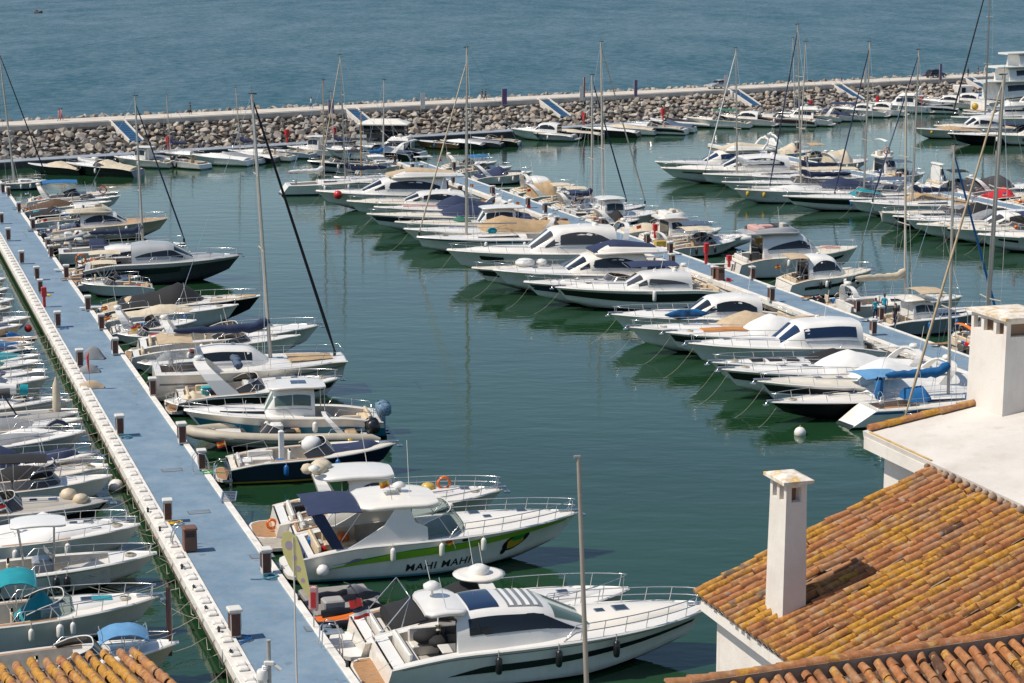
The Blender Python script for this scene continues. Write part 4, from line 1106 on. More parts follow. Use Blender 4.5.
def fly(label, row, px, py, hull='white', win='band', wm=None, t0=.2, t1=.66, ht=1.5, bim=None, seats='white', lod=1, arch=True, L=None, hw=None, band=None, flyc=None, cover=None, flag=None, boot=None, roofm=None, B=None, z=None, jit=None, cush_c='white', split=2, mast=False, **k):
    b = boat('flybridge_yacht', 'motorboat', label, row, px, py, z, L, B, False, jit, GRP[row], lod=lod, plat=1.0, hull=hull, tc=max(t0 + .06, .24), **(dict(boot=boot) if boot else {}), **k)
    L_ = b.L; b.roof_(t1 - .1, .92, .3, .66, wins=False); b.house(t0 + .04, t1, ht, .84, .30, 0, win, roofm, wm=wm, split=split); b.aftwall()
    x0, xw, x1, zr = b.hx; w = b.hs.w(x0) * 1.0
    b.hardtop(max(.04 * L_, x0 - .12 * L_), xw - .1 * (xw - x0), zr + .06, w * .98, m=flyc or gel, th=.16, name='fly_deck', crown=.04)
    a, c = x0 - .06 * L_, xw - .02 * L_
    h = House([(a, zr + .45), (a + .5 * (c - a), zr + .62), (c - .25 * (c - a), zr + .68), (c, zr + .12)], [(a, w * .84), (a + .6 * (c - a), w * .86), (c - .12 * (c - a), w * .72), (c, w * .45)], lambda x: zr + .04, 5, .06, 2)
    mb = MB(); n = 12
    for sg in (0, 1):
        rows = []
        for i in range(n + 1):
            x = h.x0 + (h.x1 - h.x0) * i / n; rows.append([h.P(x, (math.pi - q if sg else q)) for q in (0, R(20), R(42))])
        mb.grid(rows); mb.grid([[p + Vector((0, (-1 if sg == 0 else 1) * .07, 0)) for p in r] for r in rows])
    mb.grid([[h.P(h.x1 - .25 * (h.x1 - h.x0) + .25 * (h.x1 - h.x0) * i / 5, R(20 + 140 * j / 8)) for j in range(9)] for i in range(6)])
    b.P('fly_coaming', mb, flyc or gel)
    if cover: b_t = MB(); hh = House([(a, zr + .5), (a + .6 * (c - a), zr + 1.0), (c, zr + .4)], [(a, w * .8), (c, w * .6)], lambda x: zr + .1, 3, .2, 3); hh.mesh(b_t, 10, 10); b.P('canvas_cover', b_t, canvas[cover])
    else:
        mb = MB(); mb.box(a + .2, a + 1.0, -w * .7, w * .7, zr + .1, zr + .55, 0, .08); b.P('fly_seat', mb, cush[cush_c]); mb = MB(); mb.box(a + 1.2, a + 2.4, w * .25, w * .7, zr + .1, zr + .5, 0, .08); b.P('fly_seat', mb, cush[cush_c])
        mb = MB(); mb.box(c - 1.7, c - 1.2, -w * .5, -w * .05, zr + .1, zr + .85, 0, .08); b.P('fly_console', mb, liner)
    if arch:
        t = a / L_ + .02; aw = w * .9; mb = MB()
        mb.tube([(a + .9, aw, zr + .1), (a + .3, aw * .95, zr + .9), (a, aw * .7, zr + 1.35), (a - .05, 0, zr + 1.45), (a, -aw * .7, zr + 1.35), (a + .3, -aw * .95, zr + .9), (a + .9, -aw, zr + .1)], .10, 6, 0, True, 1.6)
        mb.tube([(a - .05, 0, zr + 1.45), (a - .05, 0, zr + 1.6), (a - .05, 0, zr + 1.75)], [.25, .3, .12], 10); b.P('radar_arch', mb, gel)
    if bim: b.bimini(a + .2, c - .8, zr + 2.0, w * .8, bim, base=zr + .5)
    if band: b.stripe(.0, .985, .45, .82, paint(band))
    if hw: b.hullwin(*hw)
    if lod: b.hatch(.78); b.seats(seats, helm=False)
    b.rail(.4, .6, nst=7 if lod else 4); b.platform(teakq=lod > 0)
    if flag: b.flag(.0, b.w(0) * .6, b.fs, flag)
    if row in 'BD' and lod: b.bowline(2.8, 1)
    return b
def sail(label, row, px, py, H, hull='white', cover='navy', jib='navy', band=None, boot=(.01, .02, .06), lod=1, L=None, B=None, z=None, tm=.56, bim=None, deckm=None, wide=False, boom=.36, rev=False, jit=None, m=None, back=True, tilt=0.0, spread=(.36, .68), sp=None, dinghy=None, r=.1, boomz=1.15, jibr=.075, ph=None, cabwin=True, fenderc=None, jt=.985, jtop=.97, mp=None, **k):
    B = B or (.24 * (L or 12) + .9)
    kk = dict(fs=1.2, fb=1.6, rake=.9, full=.8, tc=.32, cw=.62, ws=.8, sail=True, scoop=(.9 if rev else 0)); kk.update(k)
    b = boat('sailing_yacht', 'sailboat', label, row, px, py, z, L, B, rev, jit, GRP[row], lod=lod, plat=0, hull=hull, boot=boot, deck=deckm, **kk)
    b.roof_(.3, .74, .42, .58, wins=cabwin, k=3)
    if band: b.stripe(.0, .985, .80, .92, paint(band))
    if lod:
        b.hatch(.66, 0, .5); b.hatch(.82, 0, .45)
        mb = MB(); w = b.cw * b.w(.15)
        for sg in (1, -1): mb.box(.06 * b.L, .3 * b.L, sg * w * .75 - w * .2, sg * w * .75 + w * .2, b.zf, b.zf + .4, 0, .04)
        b.P('cockpit_bench', mb, teak if lod > 1 else liner); b.wheel(.08 * b.L, 0, b.fs + .5)
    if mp: tm, H, tilt = b.solve_mast(*mp)
    b.rig(H, tm, boom, cover, jib, spread, m, r, back, tilt=tilt, boomz=boomz, jibr=jibr, jt=jt, jtop=jtop)
    b.pulpits()
    if bim: b.bimini(.04 * b.L, .24 * b.L, b.fs + 1.75, b.B * .36, bim)
    if sp: b.tent(.24, .40, .75, sp, .55, .3, .3, name='sprayhood', aft=.9)
    if dinghy: pass
    if fenderc: b.fenders((.45, .6), 1, fenderc, .16, .4)
    return b
def openb(label, row, px, py, L=None, hull='white', cover=None, seats='cream', scr=True, ob=None, bim=None, rail=True, lod=1, rev=False, band=None, z=None, B=None, coverh=.35, roof=.12, nm='runabout', cat='motorboat', tc=.62, jit=None, padc=None, obc=None, tentq=None, **k):
    b = boat(nm, cat, label, row, px, py, z, L, B, rev, jit, GRP[row], lod=lod, plat=0, hull=hull, tc=tc, **k)
    if roof: b.roof_(tc - .04, .9, roof, .6, wins=False)
    if band: b.stripe(.0, .985, .5, .9, paint(band))
    if cover: b.tent(.03, .9 if coverh < .5 else tc + .08, coverh + .1, cover, .96, .45, 0, aft=.5)
    else: b.seats(seats, L2=False)
    if tentq: b.tent(*tentq)
    if scr and not cover: b.windscreen(h=.42)
    if bim: b.bimini(.22 * b.L, .62 * b.L, b.fs + 1.55, b.w(.3) * .85, bim)
    if ob:
        for y in ((0,) if ob == 1 else (-.38, .38)): b.outboard(y, obc or 'black')
    if padc: b.pad(.62, .85, .4, padc)
    if rail and lod: b.rail(.5, .38, nst=4)
    return b
def ccon(label, row, px, py, L, hull='white', top=gel, rev=False, lod=1, lodseat='cream', z=None, jit=None, topz=2.1, ob=2, padq=True, B=None, **k):
    b = boat('centre_console_boat', 'motorboat', label, row, px, py, z, L, B, rev, jit, GRP[row], lod=lod, hull=hull, tc=.8, cw=.84, **k)
    L_ = b.L; x = .52 * L_; zf = b.zf; w = b.B * .17
    mb = MB(); mb.box(x - .45, x + .5, -w, w, zf, b.fs + .55, 0, .1); mb.add([(x + .5, -w, b.fs + .5), (x + .5, w, b.fs + .5), (x + .1, w * .95, b.fs + 1.0), (x + .1, -w * .95, b.fs + 1.0)], [(0, 1, 2, 3)], 1, False); b.P('helm_console', mb, [greygel, mesh_glass])
    if top: b.hardtop(x - 1.3, x + 1.1, b.fs + topz - .3, b.B * .33, m=top, th=.08, legs=[(x - .7, sg * w, zf, x - 1.0, sg * w * 1.3) for sg in (1, -1)] + [(x + .5, sg * w, zf, x + .6, sg * w * 1.3) for sg in (1, -1)], crown=.04)
    mb = MB(); mb.box(x - 1.5, x - .9, -w * 1.1, w * 1.1, zf, zf + .65, 0, .08); mb.box(x - 1.55, x - 1.4, -w * 1.1, w * 1.1, zf + .55, zf + 1.1, 0, .06); b.P('helm_seat', mb, cush[lodseat])
    mb = MB(); mb.box(.04 * L_, .04 * L_ + .5, -b.w(.1) * .7, b.w(.1) * .7, zf, zf + .45, 0, .05); b.P('seat', mb, cush[lodseat])
    mb = MB(); mb.box(.6 * L_, .74 * L_, -b.w(.7) * .55, b.w(.7) * .55, zf, zf + .38, 0, .06); b.P('seat', mb, cush['white'])
    b.rail(.45, .42, nst=5)
    if ob:
        for y in ((0,) if ob == 1 else (-.4, .4)): b.outboard(y, 'black')
    return b
def rib(label, row, px, py, L=None, tubec='lgrey', rev=False, lod=1, arch=True, seats='cream', ob=1, z=None, jit=None, scr=True, B=None, k=.27, cover=None, cabin=False):
    nm = 'inflatable_boat'
    b = boat(nm, 'inflatable boat', label, row, px, py, z or .8, L, B, rev, jit, GRP[row], lod=lod, hull='white', tc=.72, cw=.7, fs=.6, fb=1.0)
    L_ = b.L; r = k; mb = MB(); n = 9
    P = lambda t, sg: b.side(t, 1, sg, .04) + Vector((0, 0, -.02))
    path = [P(.0, 1) - Vector((.5, 0, .05))] + [P(i / n, 1) for i in range(n)] + [P(.97, 1), b.dp(1, 0) + Vector((.1, 0, 0)), P(.97, -1)] + [P(i / n, -1) for i in reversed(range(n))] + [P(.0, -1) - Vector((.5, 0, .05))]
    m = {'lgrey': mat('tube_grey', (.36, .36, .34), .6, var=.15), 'cream': mat('tube_cream', (.52, .46, .36), .55, var=.18), 'black': mat('tube_black', (.03, .03, .032), .6), 'white': mat('tube_white', (.62, .61, .58), .55, var=.12)}[tubec]
    mb.tube(path, [r * .45] + [r] * (len(path) - 2) + [r * .45], 8); b.P('inflatable_tube', mb, m)
    if lod:
        mb = MB(); [mb.tube([P(i / 12, sg) + Vector((0, sg * r * .98, 0)) for i in range(12)], .03, 4) for sg in (1, -1)]; b.P('rubbing_strake', mb, rubber)
    if cover: b.tent(.05, .8, .5, cover, .8, .4)
    else:
        mb = MB(); x = .48 * L_; mb.box(x, x + .8, -.45, .45, b.zf, b.zf + 1.1, 0, .12); b.P('helm_console', mb, gel)
        mb = MB(); mb.box(x - 1.0, x - .4, -.5, .5, b.zf, b.zf + .7, 0, .1); b.P('helm_seat', mb, cush[seats])
        mb = MB(); mb.box(.06 * L_, .06 * L_ + .7, -b.w(.1) * .65, b.w(.1) * .65, b.zf, b.zf + .5, 0, .1); b.P('seat', mb, cush[seats])
        if scr: b.windscreen(.5, .62, .5, .5)
    if arch: b.arch(.14, 1.2, -.9 if rev else .5, wid=.3, wf=.8, radar=False)
    if ob:
        for y in ((0,) if ob == 1 else (-.4, .4)): b.outboard(y, 'black', 1.1)
    return b
def pilot(label, row, px, py, L=None, hull='white', rev=False, lod=1, ob=2, band=None, t0=.38, t1=.62, wm=None, z=None, jit=None, ht=1.55, roofx=.0, seats='cream', B=None, sunr=False, obcover=None, padc=None, nm='cabin_boat', fend=None, **k):
    b = boat(nm, 'motorboat', label, row, px, py, z, L, B, rev, jit, GRP[row], lod=lod, hull=hull, tc=t0 + .06, **k)
    b.roof_(t1 - .05, .93, .3, .68, wins=lod > 1)
    if padc: b.pad(t1 + .02, .88, .45, padc)
    b.house(t0, t1, ht, .70, .22, 0, 'band', None, 5, .08, wm or dglass, 2)
    x0, xw, x1, zr = b.hx
    b.hardtop(x0 - .06 * b.L - roofx, xw + .35, zr + .06, b.hs.w(x0) * 1.08, th=.1, crown=.05, sun=((x0 + .4, x0 + 1.3, .5) if sunr else None), legs=[(x0 - .05 * b.L, s * b.hs.w(x0) * .9, b.zs(.3), x0 - .05 * b.L, s * b.hs.w(x0) * .95) for s in (1, -1)])
    if band: b.stripe(.0, .985, .12, .62, paint(band))
    b.seats(seats, helm=False); b.rail(.45, .5)
    if ob:
        for y in ((0,) if ob == 1 else (-.38, .38)): b.outboard(y, 'black', 1.15, obcover)
    if fend: b.fenders(fend, -1)
    return b
def jetski(label, row, px, py, c='orange', c2='black', L=3.2, jit=0, rev=False, z=.7):
    pos, ang, L = spot(row, px, py, z, L, rev, jit)
    t = thing('jet_ski', label, 'jet ski', pos, ang, 'jet skis')
    pr = [(0, .42), (.3 * L, .5), (.55 * L, .62), (.8 * L, .72), (L, .5)]; pl = [(0, .5), (.5 * L, .56), (.8 * L, .42), (L, .06)]
    h = House(pr, pl, lambda x: .02 + .25 * (x / L) ** 3, 3, .3, 3); mb = MB(); h.mesh(mb, 14, 12); mb.obj('hull', paint(c), t)
    h2 = House([(.02 * L, .34), (.5 * L, .36), (L * .97, .42)], [(.02 * L, .56), (.5 * L, .60), (.97 * L, .2)], lambda x: .0, 5, 0, 3); mb = MB(); h2.mesh(mb, 10, 8); mb.obj('sponson', paint(c2), t)
    s = House([(.1 * L, .72), (.3 * L, .80), (.42 * L, .72), (.55 * L, .85), (.6 * L, .7)], [(.1 * L, .18), (.4 * L, .2), (.6 * L, .14)], lambda x: .4, 3, .2, 3); mb = MB(); s.mesh(mb, 12, 10); mb.obj('seat', paint('black'), t)
    c_ = House([(.56 * L, .9), (.66 * L, 1.02), (.9 * L, .62)], [(.56 * L, .16), (.7 * L, .24), (.9 * L, .1)], lambda x: .45, 3, .2, 3); mb = MB(); c_.mesh(mb, 10, 10); mb.obj('cowl', paint(c2), t)
    mb = MB(); mb.tube([(.55 * L, .38, 1.0), (.6 * L, .15, .98), (.6 * L, -.15, .98), (.55 * L, -.38, 1.0)], .03, 6); mb.obj('handlebar', rubber, t); return t
# ---------------------------------------------------------------- near pier, harbour side (from the viewer outwards)
def place(px, py, z, row, jit, plat=1.1, L=None):
    pos, ang, L = spot(row, px, py, z, L, False, jit); pos = pos + Vector((math.cos(ang), math.sin(ang), 0)) * plat; return pos, ang, L - plat

def build_hero():
    p, a, L = place(708, 605, 2.0, 'A', -3)
    b = Boat('motor_yacht', 'large white hardtop cruiser nearest the viewer with glass sunroof and black hull stripe', 'motorboat', GRP['A'], p, a, L, 4.5, 2, fs=1.5, fb=2.0, tc=.3, boot=(.02, .02, .022), rake=1.5, full=.68)
    L = b.L; b.roof_(.52, .95, .42, .7, wins=False)
    b.house(.19, .635, 1.5, .86, .42, 0, 'none', None, 4.4, .16, screen=False)
    x0, xw, x1, zr = b.hx; g = x1 - x0; hs = b.hs; o = b.house_o
    for sg in (1, -1):
        mb = MB(); hs.win(mb, x0 + .18 * g, x0 + .86 * g, lambda q: .40 + .04 * q, lambda q: .42 + .40 * (min(q / .45, 1) ** .8) * (1 - max(0, (q - .45) / .55) ** 1.7 * .94), sg, .014, 16); mb.obj('side_window', dglass, o)
        for qq in (.46, .62):
            mb = MB(); hs.win(mb, x0 + qq * g, x0 + (qq + .012) * g, .42, .80 - .12 * (qq > .5), sg, .02, 2); mb.obj('window_mullion', paint('black'), o)
    mb = MB(); d = x1 - xw
    for a0, a1 in ((34, 88), (92, 146)): hs.front(mb, xw + .2 * d, x1 - .12 * d, a0, a1, .014, 6, 10)
    mb.obj('windscreen', cglass, o)
    mb = MB(); hs.front(mb, x0 + .10 * g, x0 + .30 * g, 62, 118, .02, 4, 8); mb.obj('sunroof', bglass, o)
    mb = MB(); hs.front(mb, x0 + .36 * g, x0 + .60 * g, 60, 120, .010, 4, 8); mb.obj('roof_opening', paint('grey'), o)
    for i in range(4):
        mb = MB(); xx = x0 + (.375 + .055 * i) * g; hs.front(mb, xx, xx + .028 * g, 64, 116, .03, 2, 8); mb.obj('roof_slat', gel, o)
    b.aftwall(.8)
    # roof brow reaching aft over the cockpit
    b.hardtop(x0 - 1.15, x0 + .5, zr - .1, hs.w(x0) * .88, th=.14, crown=.06)
    mb = MB(); xr = x0 - .5; mb.tube([(xr, .5, zr - .05), (xr, .5, zr + .35)], .05, 6); mb.tube([(xr, .5, zr + .35), (xr, .5, zr + .5), (xr, .5, zr + .62)], [.34, .36, .16], 12); b.P('radar_dome', mb, gel)
    for y in (1.2, -1.2): 
        mb = MB(); mb.tube([(xr + .2, y, zr - .1), (xr - .1, y, zr + 1.3)], .014, 4); b.P('antenna', mb, gel)
    b.stripe(.16, .97, lambda q: .42 + .12 * q, lambda q: .43 + .12 * q + .20 * min(1, q / .14) * (1 - .35 * q), dglass, name='hull_window', nt=24)
    b.stripe(.03, .99, .90, .925, paint('grey'), name='hull_stripe')
    b.seats('white', True, False); b.hatch(.72, 0, .62, None, None, 1.1); b.hatch(.655, .0, .42)
    b.rail(.50, .62, .022, True, nst=7); b.platform(1.15); b.anchor()
    mb = MB(); zf = b.zf; mb.ball((.14 * L, .9, zf + .75), .55, 0, 10, .55); mb.ball((.17 * L, .3, zf + .7), .45, 0, 10, .5); b.P('canvas_heap', mb, canvas['black'])
    mb = MB(); mb.box(.155 * L, .155 * L + .7, -1.2, -.2, zf + .7, zf + .76, 0, .02); b.P('cockpit_table', mb, gel)
    b.fenders((.30, .48, .66), -1, 'black', .14, .62)
    b.flag(-.2, 1.3, 1.4, ('navy', 'white', 'red'), 1.3, .6)
    b.moor([((0, 1.6, 1.4), (-2.4, 2.2, 1.15)), ((0, -1.6, 1.4), (-2.4, -2.4, 1.15))])
build_hero()

def build_black_tent():
    p, a, L = place(628, 590, 1.7, 'A', -3, 1.0)
    b = Boat('sport_cruiser', 'white sport cruiser under a black tent with a satellite dome on its arch', 'motorboat', GRP['A'], p, a, L, 3.9, 2, fs=1.25, fb=1.75, tc=.5)
    b.roof_(.46, .92, .35, .64, wins=False); b.tent(.10, .60, 1.25, 'black', .9, .42, .0, 2.4, .25, .45); b.arch(.47, 1.5, .25, wid=.7, wf=.95, radar=True)
    x, z, w = b.atop; mb = MB(); mb.tube([(x, 0, z - .04), (x, 0, z + .02), (x, 0, z + .06)], [1.05, 1.1, .9], 20); b.P('arch_platform', mb, gel)
    mb = MB(); mb.tube([(x, 0, z + .05), (x, 0, z + .28), (x, 0, z + .4)], [.42, .45, .2], 14); b.P('satellite_dome', mb, gel)
    b.rail(.45, .62, .022); b.platform(1.1, teakq=False)
    b.seats('white', False, False); mb = MB(); mb.tube([(.12 * b.L, 1.5, 1.2), (.16 * b.L, 1.4, 2.6), (.16 * b.L, -1.4, 2.6), (.12 * b.L, -1.5, 1.2)], .03, 6); mb.tube([(.05 * b.L, 1.5, 1.2), (.16 * b.L, 1.4, 2.6)], .025, 5); mb.tube([(.05 * b.L, -1.5, 1.2), (.16 * b.L, -1.4, 2.6)], .025, 5); b.P('davit_frame', mb, steel)
    b.flag(.4, .9, 1.3, ('red', 'red'), .7, .5); b.hatch(.75)
    b.moor([((0, 1.4, 1.1), (-2.2, 2.4, 1.15))])
build_black_tent()

def text_on_hull(b, txt, t0, v0, hgt, sg, m, name, aspect=1.25):
    cu = bpy.data.curves.new('lettering', 'FONT'); cu.body = txt; cu.size = 1.0; cu.offset = .018; cu.space_character = 1.12; cu.resolution_u = 2; cu.shear = .12
    o = bpy.data.objects.new('tmp_text', cu); COL.objects.link(o); dg = bpy.context.evaluated_depsgraph_get()
    me = bpy.data.meshes.new_from_object(o.evaluated_get(dg)); vs = [v.co.copy() for v in me.vertices]; fs = [tuple(p.vertices) for p in me.polygons]
    bpy.data.objects.remove(o); bpy.data.meshes.remove(me); bpy.data.curves.remove(cu)
    k = hgt / .72; out = []
    for v in vs:
        x = v.x * k * aspect; t = t0 + x / b.L; dz = v.y * k; vv = v0 + dz / (b.zs(t) - b.zc(t)); out.append(b.side(t, vv, sg, .018))
    mb = MB().add(out, fs, 0, False); return b.P(name, mb, m)

def build_charter():
    p, a, L = place(577, 513, 2.0, 'A', -4, .9)
    b = Boat('charter_cruiser', 'white charter cruiser with green hull stripe, black lettering and navy awning', 'motorboat', GRP['A'], p, a, L, 4.3, 2, fs=1.6, fb=2.05, tc=.42, boot=(.12, .40, .52), rake=1.7)
    L = b.L; b.roof_(.42, .95, .40, .68, wins=False); fs = b.fs; W = b.w(.3)
    for sg in (1, -1):      # raised coaming wings that carry the hardtop
        x0, x1, x2, x3 = .17 * L, .36 * L, .40 * L, .33 * L; mb = MB(); y = sg * W * .93; zt = fs + 1.72
        pts = [(x0 - .3, fs), (x1 + .9, fs + .05), (x2 + .35, fs + .75), (x2 - .2, fs + 1.0), (x2 - .45, zt), (x3 - .15, zt), (x3 - .7, fs + .95), (x0 + .2, fs + .25)]
        A = [Vector((x, y * (1 - .08 * (z - fs) / 2), z)) for x, z in pts]; B_ = [q - Vector((0, sg * .1, 0)) for q in A]; n = len(A)
        mb.add(A + B_, [tuple(range(n)), tuple(reversed(range(n, 2 * n)))] + [(i, n + i, n + (i + 1) % n, (i + 1) % n) for i in range(n)], 0, False); fixn(b.P('cabin_side', mb, gel))
    b.windscreen(.40, .585, .98, .90, cglass, .75)
    b.hardtop(.20 * L, .475 * L, fs + 1.74, W * .93, th=.16, crown=.12)
    mb = MB(); x = .36 * L; z = fs + 1.96; mb.tube([(x, .3, z), (x, .3, z + .2)], .1, 8); mb.tube([(x, .3, z + .2), (x, .3, z + .32), (x, .3, z + .42)], [.30, .32, .12], 12); b.P('radar_dome', mb, gel)
    mb = MB(); mb.tube([(x + .3, -.6, z - .05), (x + .2, -.6, z + 2.6)], .014, 4); b.P('antenna', mb, gel)
    mb = MB(); mb.box(.31 * L, .31 * L + .5, -.05, .05, z - .1, z + .25, 0, .02); mb.box(.29 * L, .34 * L, -.35, .35, z + .2, z + .25, 0, .02); b.P('open_array', mb, gel)
    b.bimini(.015 * L, .20 * L, fs + 1.66, W * .90, 'navy', .12, True, fs)
    for sg in (1, -1):
        mb = MB(); mb.add([(.025 * L, sg * W * .9, fs + 1.62), (.07 * L, sg * W * .9, fs + 1.64), (.135 * L, sg * W * .92, fs), (.095 * L, sg * W * .92, fs)], [(0, 1, 2, 3)], 0, False); mb.add([(q[0], q[1] - sg * .01, q[2]) for q in mb.v], [(3, 2, 1, 0)], 0, False); b.P('canvas_flap', mb, canvas['navy'])
    mb = MB(); w = b.w(0) * .96; mb.box(-.06, .02, -w, w, .55, 1.5, 0, .02); b.P('transom_canvas', mb, canvas['navy'])
    b.stripe(.06, .965, lambda q: .40 + .38 * q ** .8, lambda q: .42 + .30 * min(1, q / .3) + .24 * q ** 1.3, paint('lime'), name='hull_stripe', nt=26)
    b.stripe(.10, .985, lambda q: .55 + .33 * q ** .9, lambda q: .56 + .20 * min(1, q / .3) + .20 * q ** 1.2, paint('green'), name='hull_stripe', nt=26, off=.016)
    b.stripe(.13, .22, lambda q: .46 + .1 * q, lambda q: .47 + .1 * q + .16 * math.sin(math.pi * min(1, q * 1.0)), paint('grey'), name='vent_panel', nt=8, off=.022)
    text_on_hull(b, 'MAHI MAHI', .35, .17, .34, -1, paint('black'), 'lettering')
    # leaping fish emblem near the bow
    def emb(pts, m, off, nm):
        mb = MB(); mb.add([b.side(.775 + x / L, .52 + y / 1.5, -1, off) for x, y in pts], [tuple(range(len(pts)))], 0, False); return b.P(nm, mb, paint(m))
    el = lambda rx, ry, cx, cy, n=16, s=0: [(cx + rx * math.cos(2 * math.pi * i / n) + s * ry * math.sin(2 * math.pi * i / n), cy + ry * math.sin(2 * math.pi * i / n)) for i in range(n)]
    e = emb(el(.66, .44, 0, .0, 16, .35), 'black', .018, 'fish_emblem')
    emb(el(.54, .30, -.02, -.05, 16, .35), 'gold', .024, 'fish_emblem'); emb(el(.40, .16, .12, .16, 14, .35), 'green', .029, 'fish_emblem'); emb(el(.16, .16, -.50, -.40, 8), 'black', .027, 'fish_emblem')
    b.seats('cream', True, True); b.hatch(.63, .28, .55); b.hatch(.665, -.15, .4); b.hatch(.80, .25, .5)
    b.ports((.50, .56), .92, .09)
    b.rail(.5, .62, .022, True, nst=7); b.platform(.8, teakq=False); b.anchor(); b.fenders((.30, .47, .62), -1, 'white', .13, .6, 1.0); b.ballfender(.06, -1, 'white', .3, .75)
    for x, y, c in ((.04, .9, 'blue'), (.05, .2, 'white'), (.05, -.8, 'red'), (.15, 1.2, 'orange')):
        mb = MB(); mb.box(x * L, x * L + .5, y - .25, y + .25, b.zf, b.zf + .8, 0, .1); b.P('cockpit_gear', mb, paint(c))
    b.flag(.30 * L, -W, fs + 2.2, ('yellow', 'orange'), .9, .4); b.flag(.52 * L, -W - .1, fs - .3, ('red', 'yellow'), .45, .3)
    b.moor([((0, 1.6, 1.5), (-1.9, 2.2, 1.15)), ((0, -1.4, 1.4), (-2.2, -2.6, 1.15))])
build_charter()

def build_teakrim():
    p, a, L = place(452, 507, 1.5, 'A', -6, 1.5)
    b = Boat('motor_yacht', 'white cruiser with teak rimmed open cockpit and grey stern platform crossed by ropes', 'motorboat', GRP['A'], p, a, L, 3.4, 2, fs=1.3, fb=1.6, tc=.62)
    b.roof_(.6, .9, .2, .6, wins=False); b.platform(1.9, mat('grey_teak', (.42, .38, .33), .8, var=.3)); b.seats('white', True, False)
    mb = MB(); zt = b.fs + .06
    for sg in (1, -1): mb.tube([b.dp(t, sg * .86, .05) for t in (.02, .15, .3, .45, .6)], .07, 6, 0, True, .5)
    mb.tube([b.dp(.02, q, .05) for q in (-.86, 0, .86)], .08, 6, 0, True, .5); b.P('teak_capping', mb, teak)
    mb = MB(); mb.box(.30 * b.L, .36 * b.L, -.9, .9, b.zf, b.fs + .15, 0, .03); b.P('teak_locker', mb, teak)
    # white hoop-topped tender canopy on its near quarter
    mb = MB(); h = House([(0, .9), (.3, 1.25), (1.6, 1.25), (2.0, .95)], [(0, .5), (1, .62), (2.0, .5)], lambda x: 0, 3.2, .1, 2); h.mesh(mb, 10, 10); mb.xf(lambda q: q + Vector((.20 * b.L, -1.35, b.fs - .15))); b.P('canopy', mb, gel)
    b.moor([((-1.5, 1.0, .5), (-2.4, -1.4, 1.2)), ((-1.5, -1.0, .5), (-2.4, 1.4, 1.2))])
build_teakrim()
def build_cream():
    p, a, L = place(502, 490, 1.7, 'A', -6, 1.2)
    b = Boat('sport_cruiser', 'white hardtop cruiser with orange lifebuoy on its foredeck and round teak stern platform', 'motorboat', GRP['A'], p, a, L, 4.0, 2, fs=1.35, fb=1.75, tc=.36)
    L = b.L; b.roof_(.45, .94, .36, .66, wins=False); b.house(.30, .60, 1.6, .84, .42, 0, 'arc', None, 4.0, .16, mesh_glass)
    x0, xw, x1, zr = b.hx; b.hardtop(x0 - 1.3, xw + .3, zr - .02, b.hs.w(x0) * .94, crown=.14, th=.14)
    b.aftwall()
    b.arch(.24, 1.7, .45, wid=.6, radar=False); mb = MB(); X, Z, w = b.atop; mb.ball((X + .3, .5, Z + .2), .55, 0, 10, .6); mb.ball((X + .1, -.2, Z + .2), .42, 0, 10, .7); mb.ball((X - .4, .2, Z + .15), .35, 0, 8, .8); b.P('rolled_canvas', mb, canvas['cream'])
    mb = MB(); mb.tube([(X - .2, -.9, Z), (X - .2, -.9, Z + .35)], .04, 6); mb.tube([(X - .2, -.9, Z + .35), (X - .2, -.9, Z + .48), (X - .2, -.9, Z + .6)], [.28, .3, .1], 10); b.P('radar_dome', mb, gel)
    b.lifebuoy(.74 * L, .2, b.dp(.74, 0).z + .45); b.lifebuoy(-.35, -.5, .75, 'orange', .22)
    mb = MB(); mb.ball((.67 * L, .3, b.dp(.67, 0).z + .3), .4, 0, 8, .6); b.P('life_jackets', mb, paint('ochre'))
    b.seats('white', True, False); b.hatch(.83, 0, .5); b.platform(1.35); b.rail(.5, .6, .022, True); b.anchor()
    mb = MB(); mb.box(.12 * L, .30 * L, -.9, .4, b.fs - .1, b.fs + .55, 0, .25, True); b.P('canvas_heap', mb, canvas['dkgrey'])
build_cream()
b = sport('navy hulled bowrider with yellow waterline, navy bow cover and teak stern step', 'A', 395, 440, hull='navy', arch=False, roof=.1, boot=(.60, .40, .04), lod=2, jit=-6, tc=.55, seats='white', scr=True, rail=False, B=3.0, L=None, nm='bowrider', flag=('red', 'yellow', 'red'))
b.tent(.52, .92, .34, 'navy', .82, .2, 0, aft=.8, name='bow_cover'); mb = MB(); mb.ball((.5 * b.L, .4, b.fs + .5), .6, 0, 10, .8); b.P('canvas_heap', mb, canvas['white'])
mb = MB(); mb.box(.3 * b.L, .3 * b.L + .3, .3, .6, b.zf, b.zf + 2.0, 0, .05); b.P('rolled_parasol', mb, canvas['white'])
rib('long beige inflatable boat with white arch and yellow float, bow to the pier', 'A', 367, 432, tubec='cream', rev=True, lod=2, jit=-7, B=2.9, k=.34, z=.55, seats='tan', ob=2).ballfender(.12, -1 if False else 1, 'gold', .25, .45)
pilot('white walkaround boat with green windows, blue hull band and patterned motor covers', 'A', 378, 411, rev=True, lod=2, ob=2, band='teal', t0=.34, t1=.60, wm=cglass, jit=-7, ht=1.6, padc=None, sunr=True, obcover=mat('patterned_cover', (.22, .36, .50), .8, var=.8, scale=9), B=3.4, L=None)
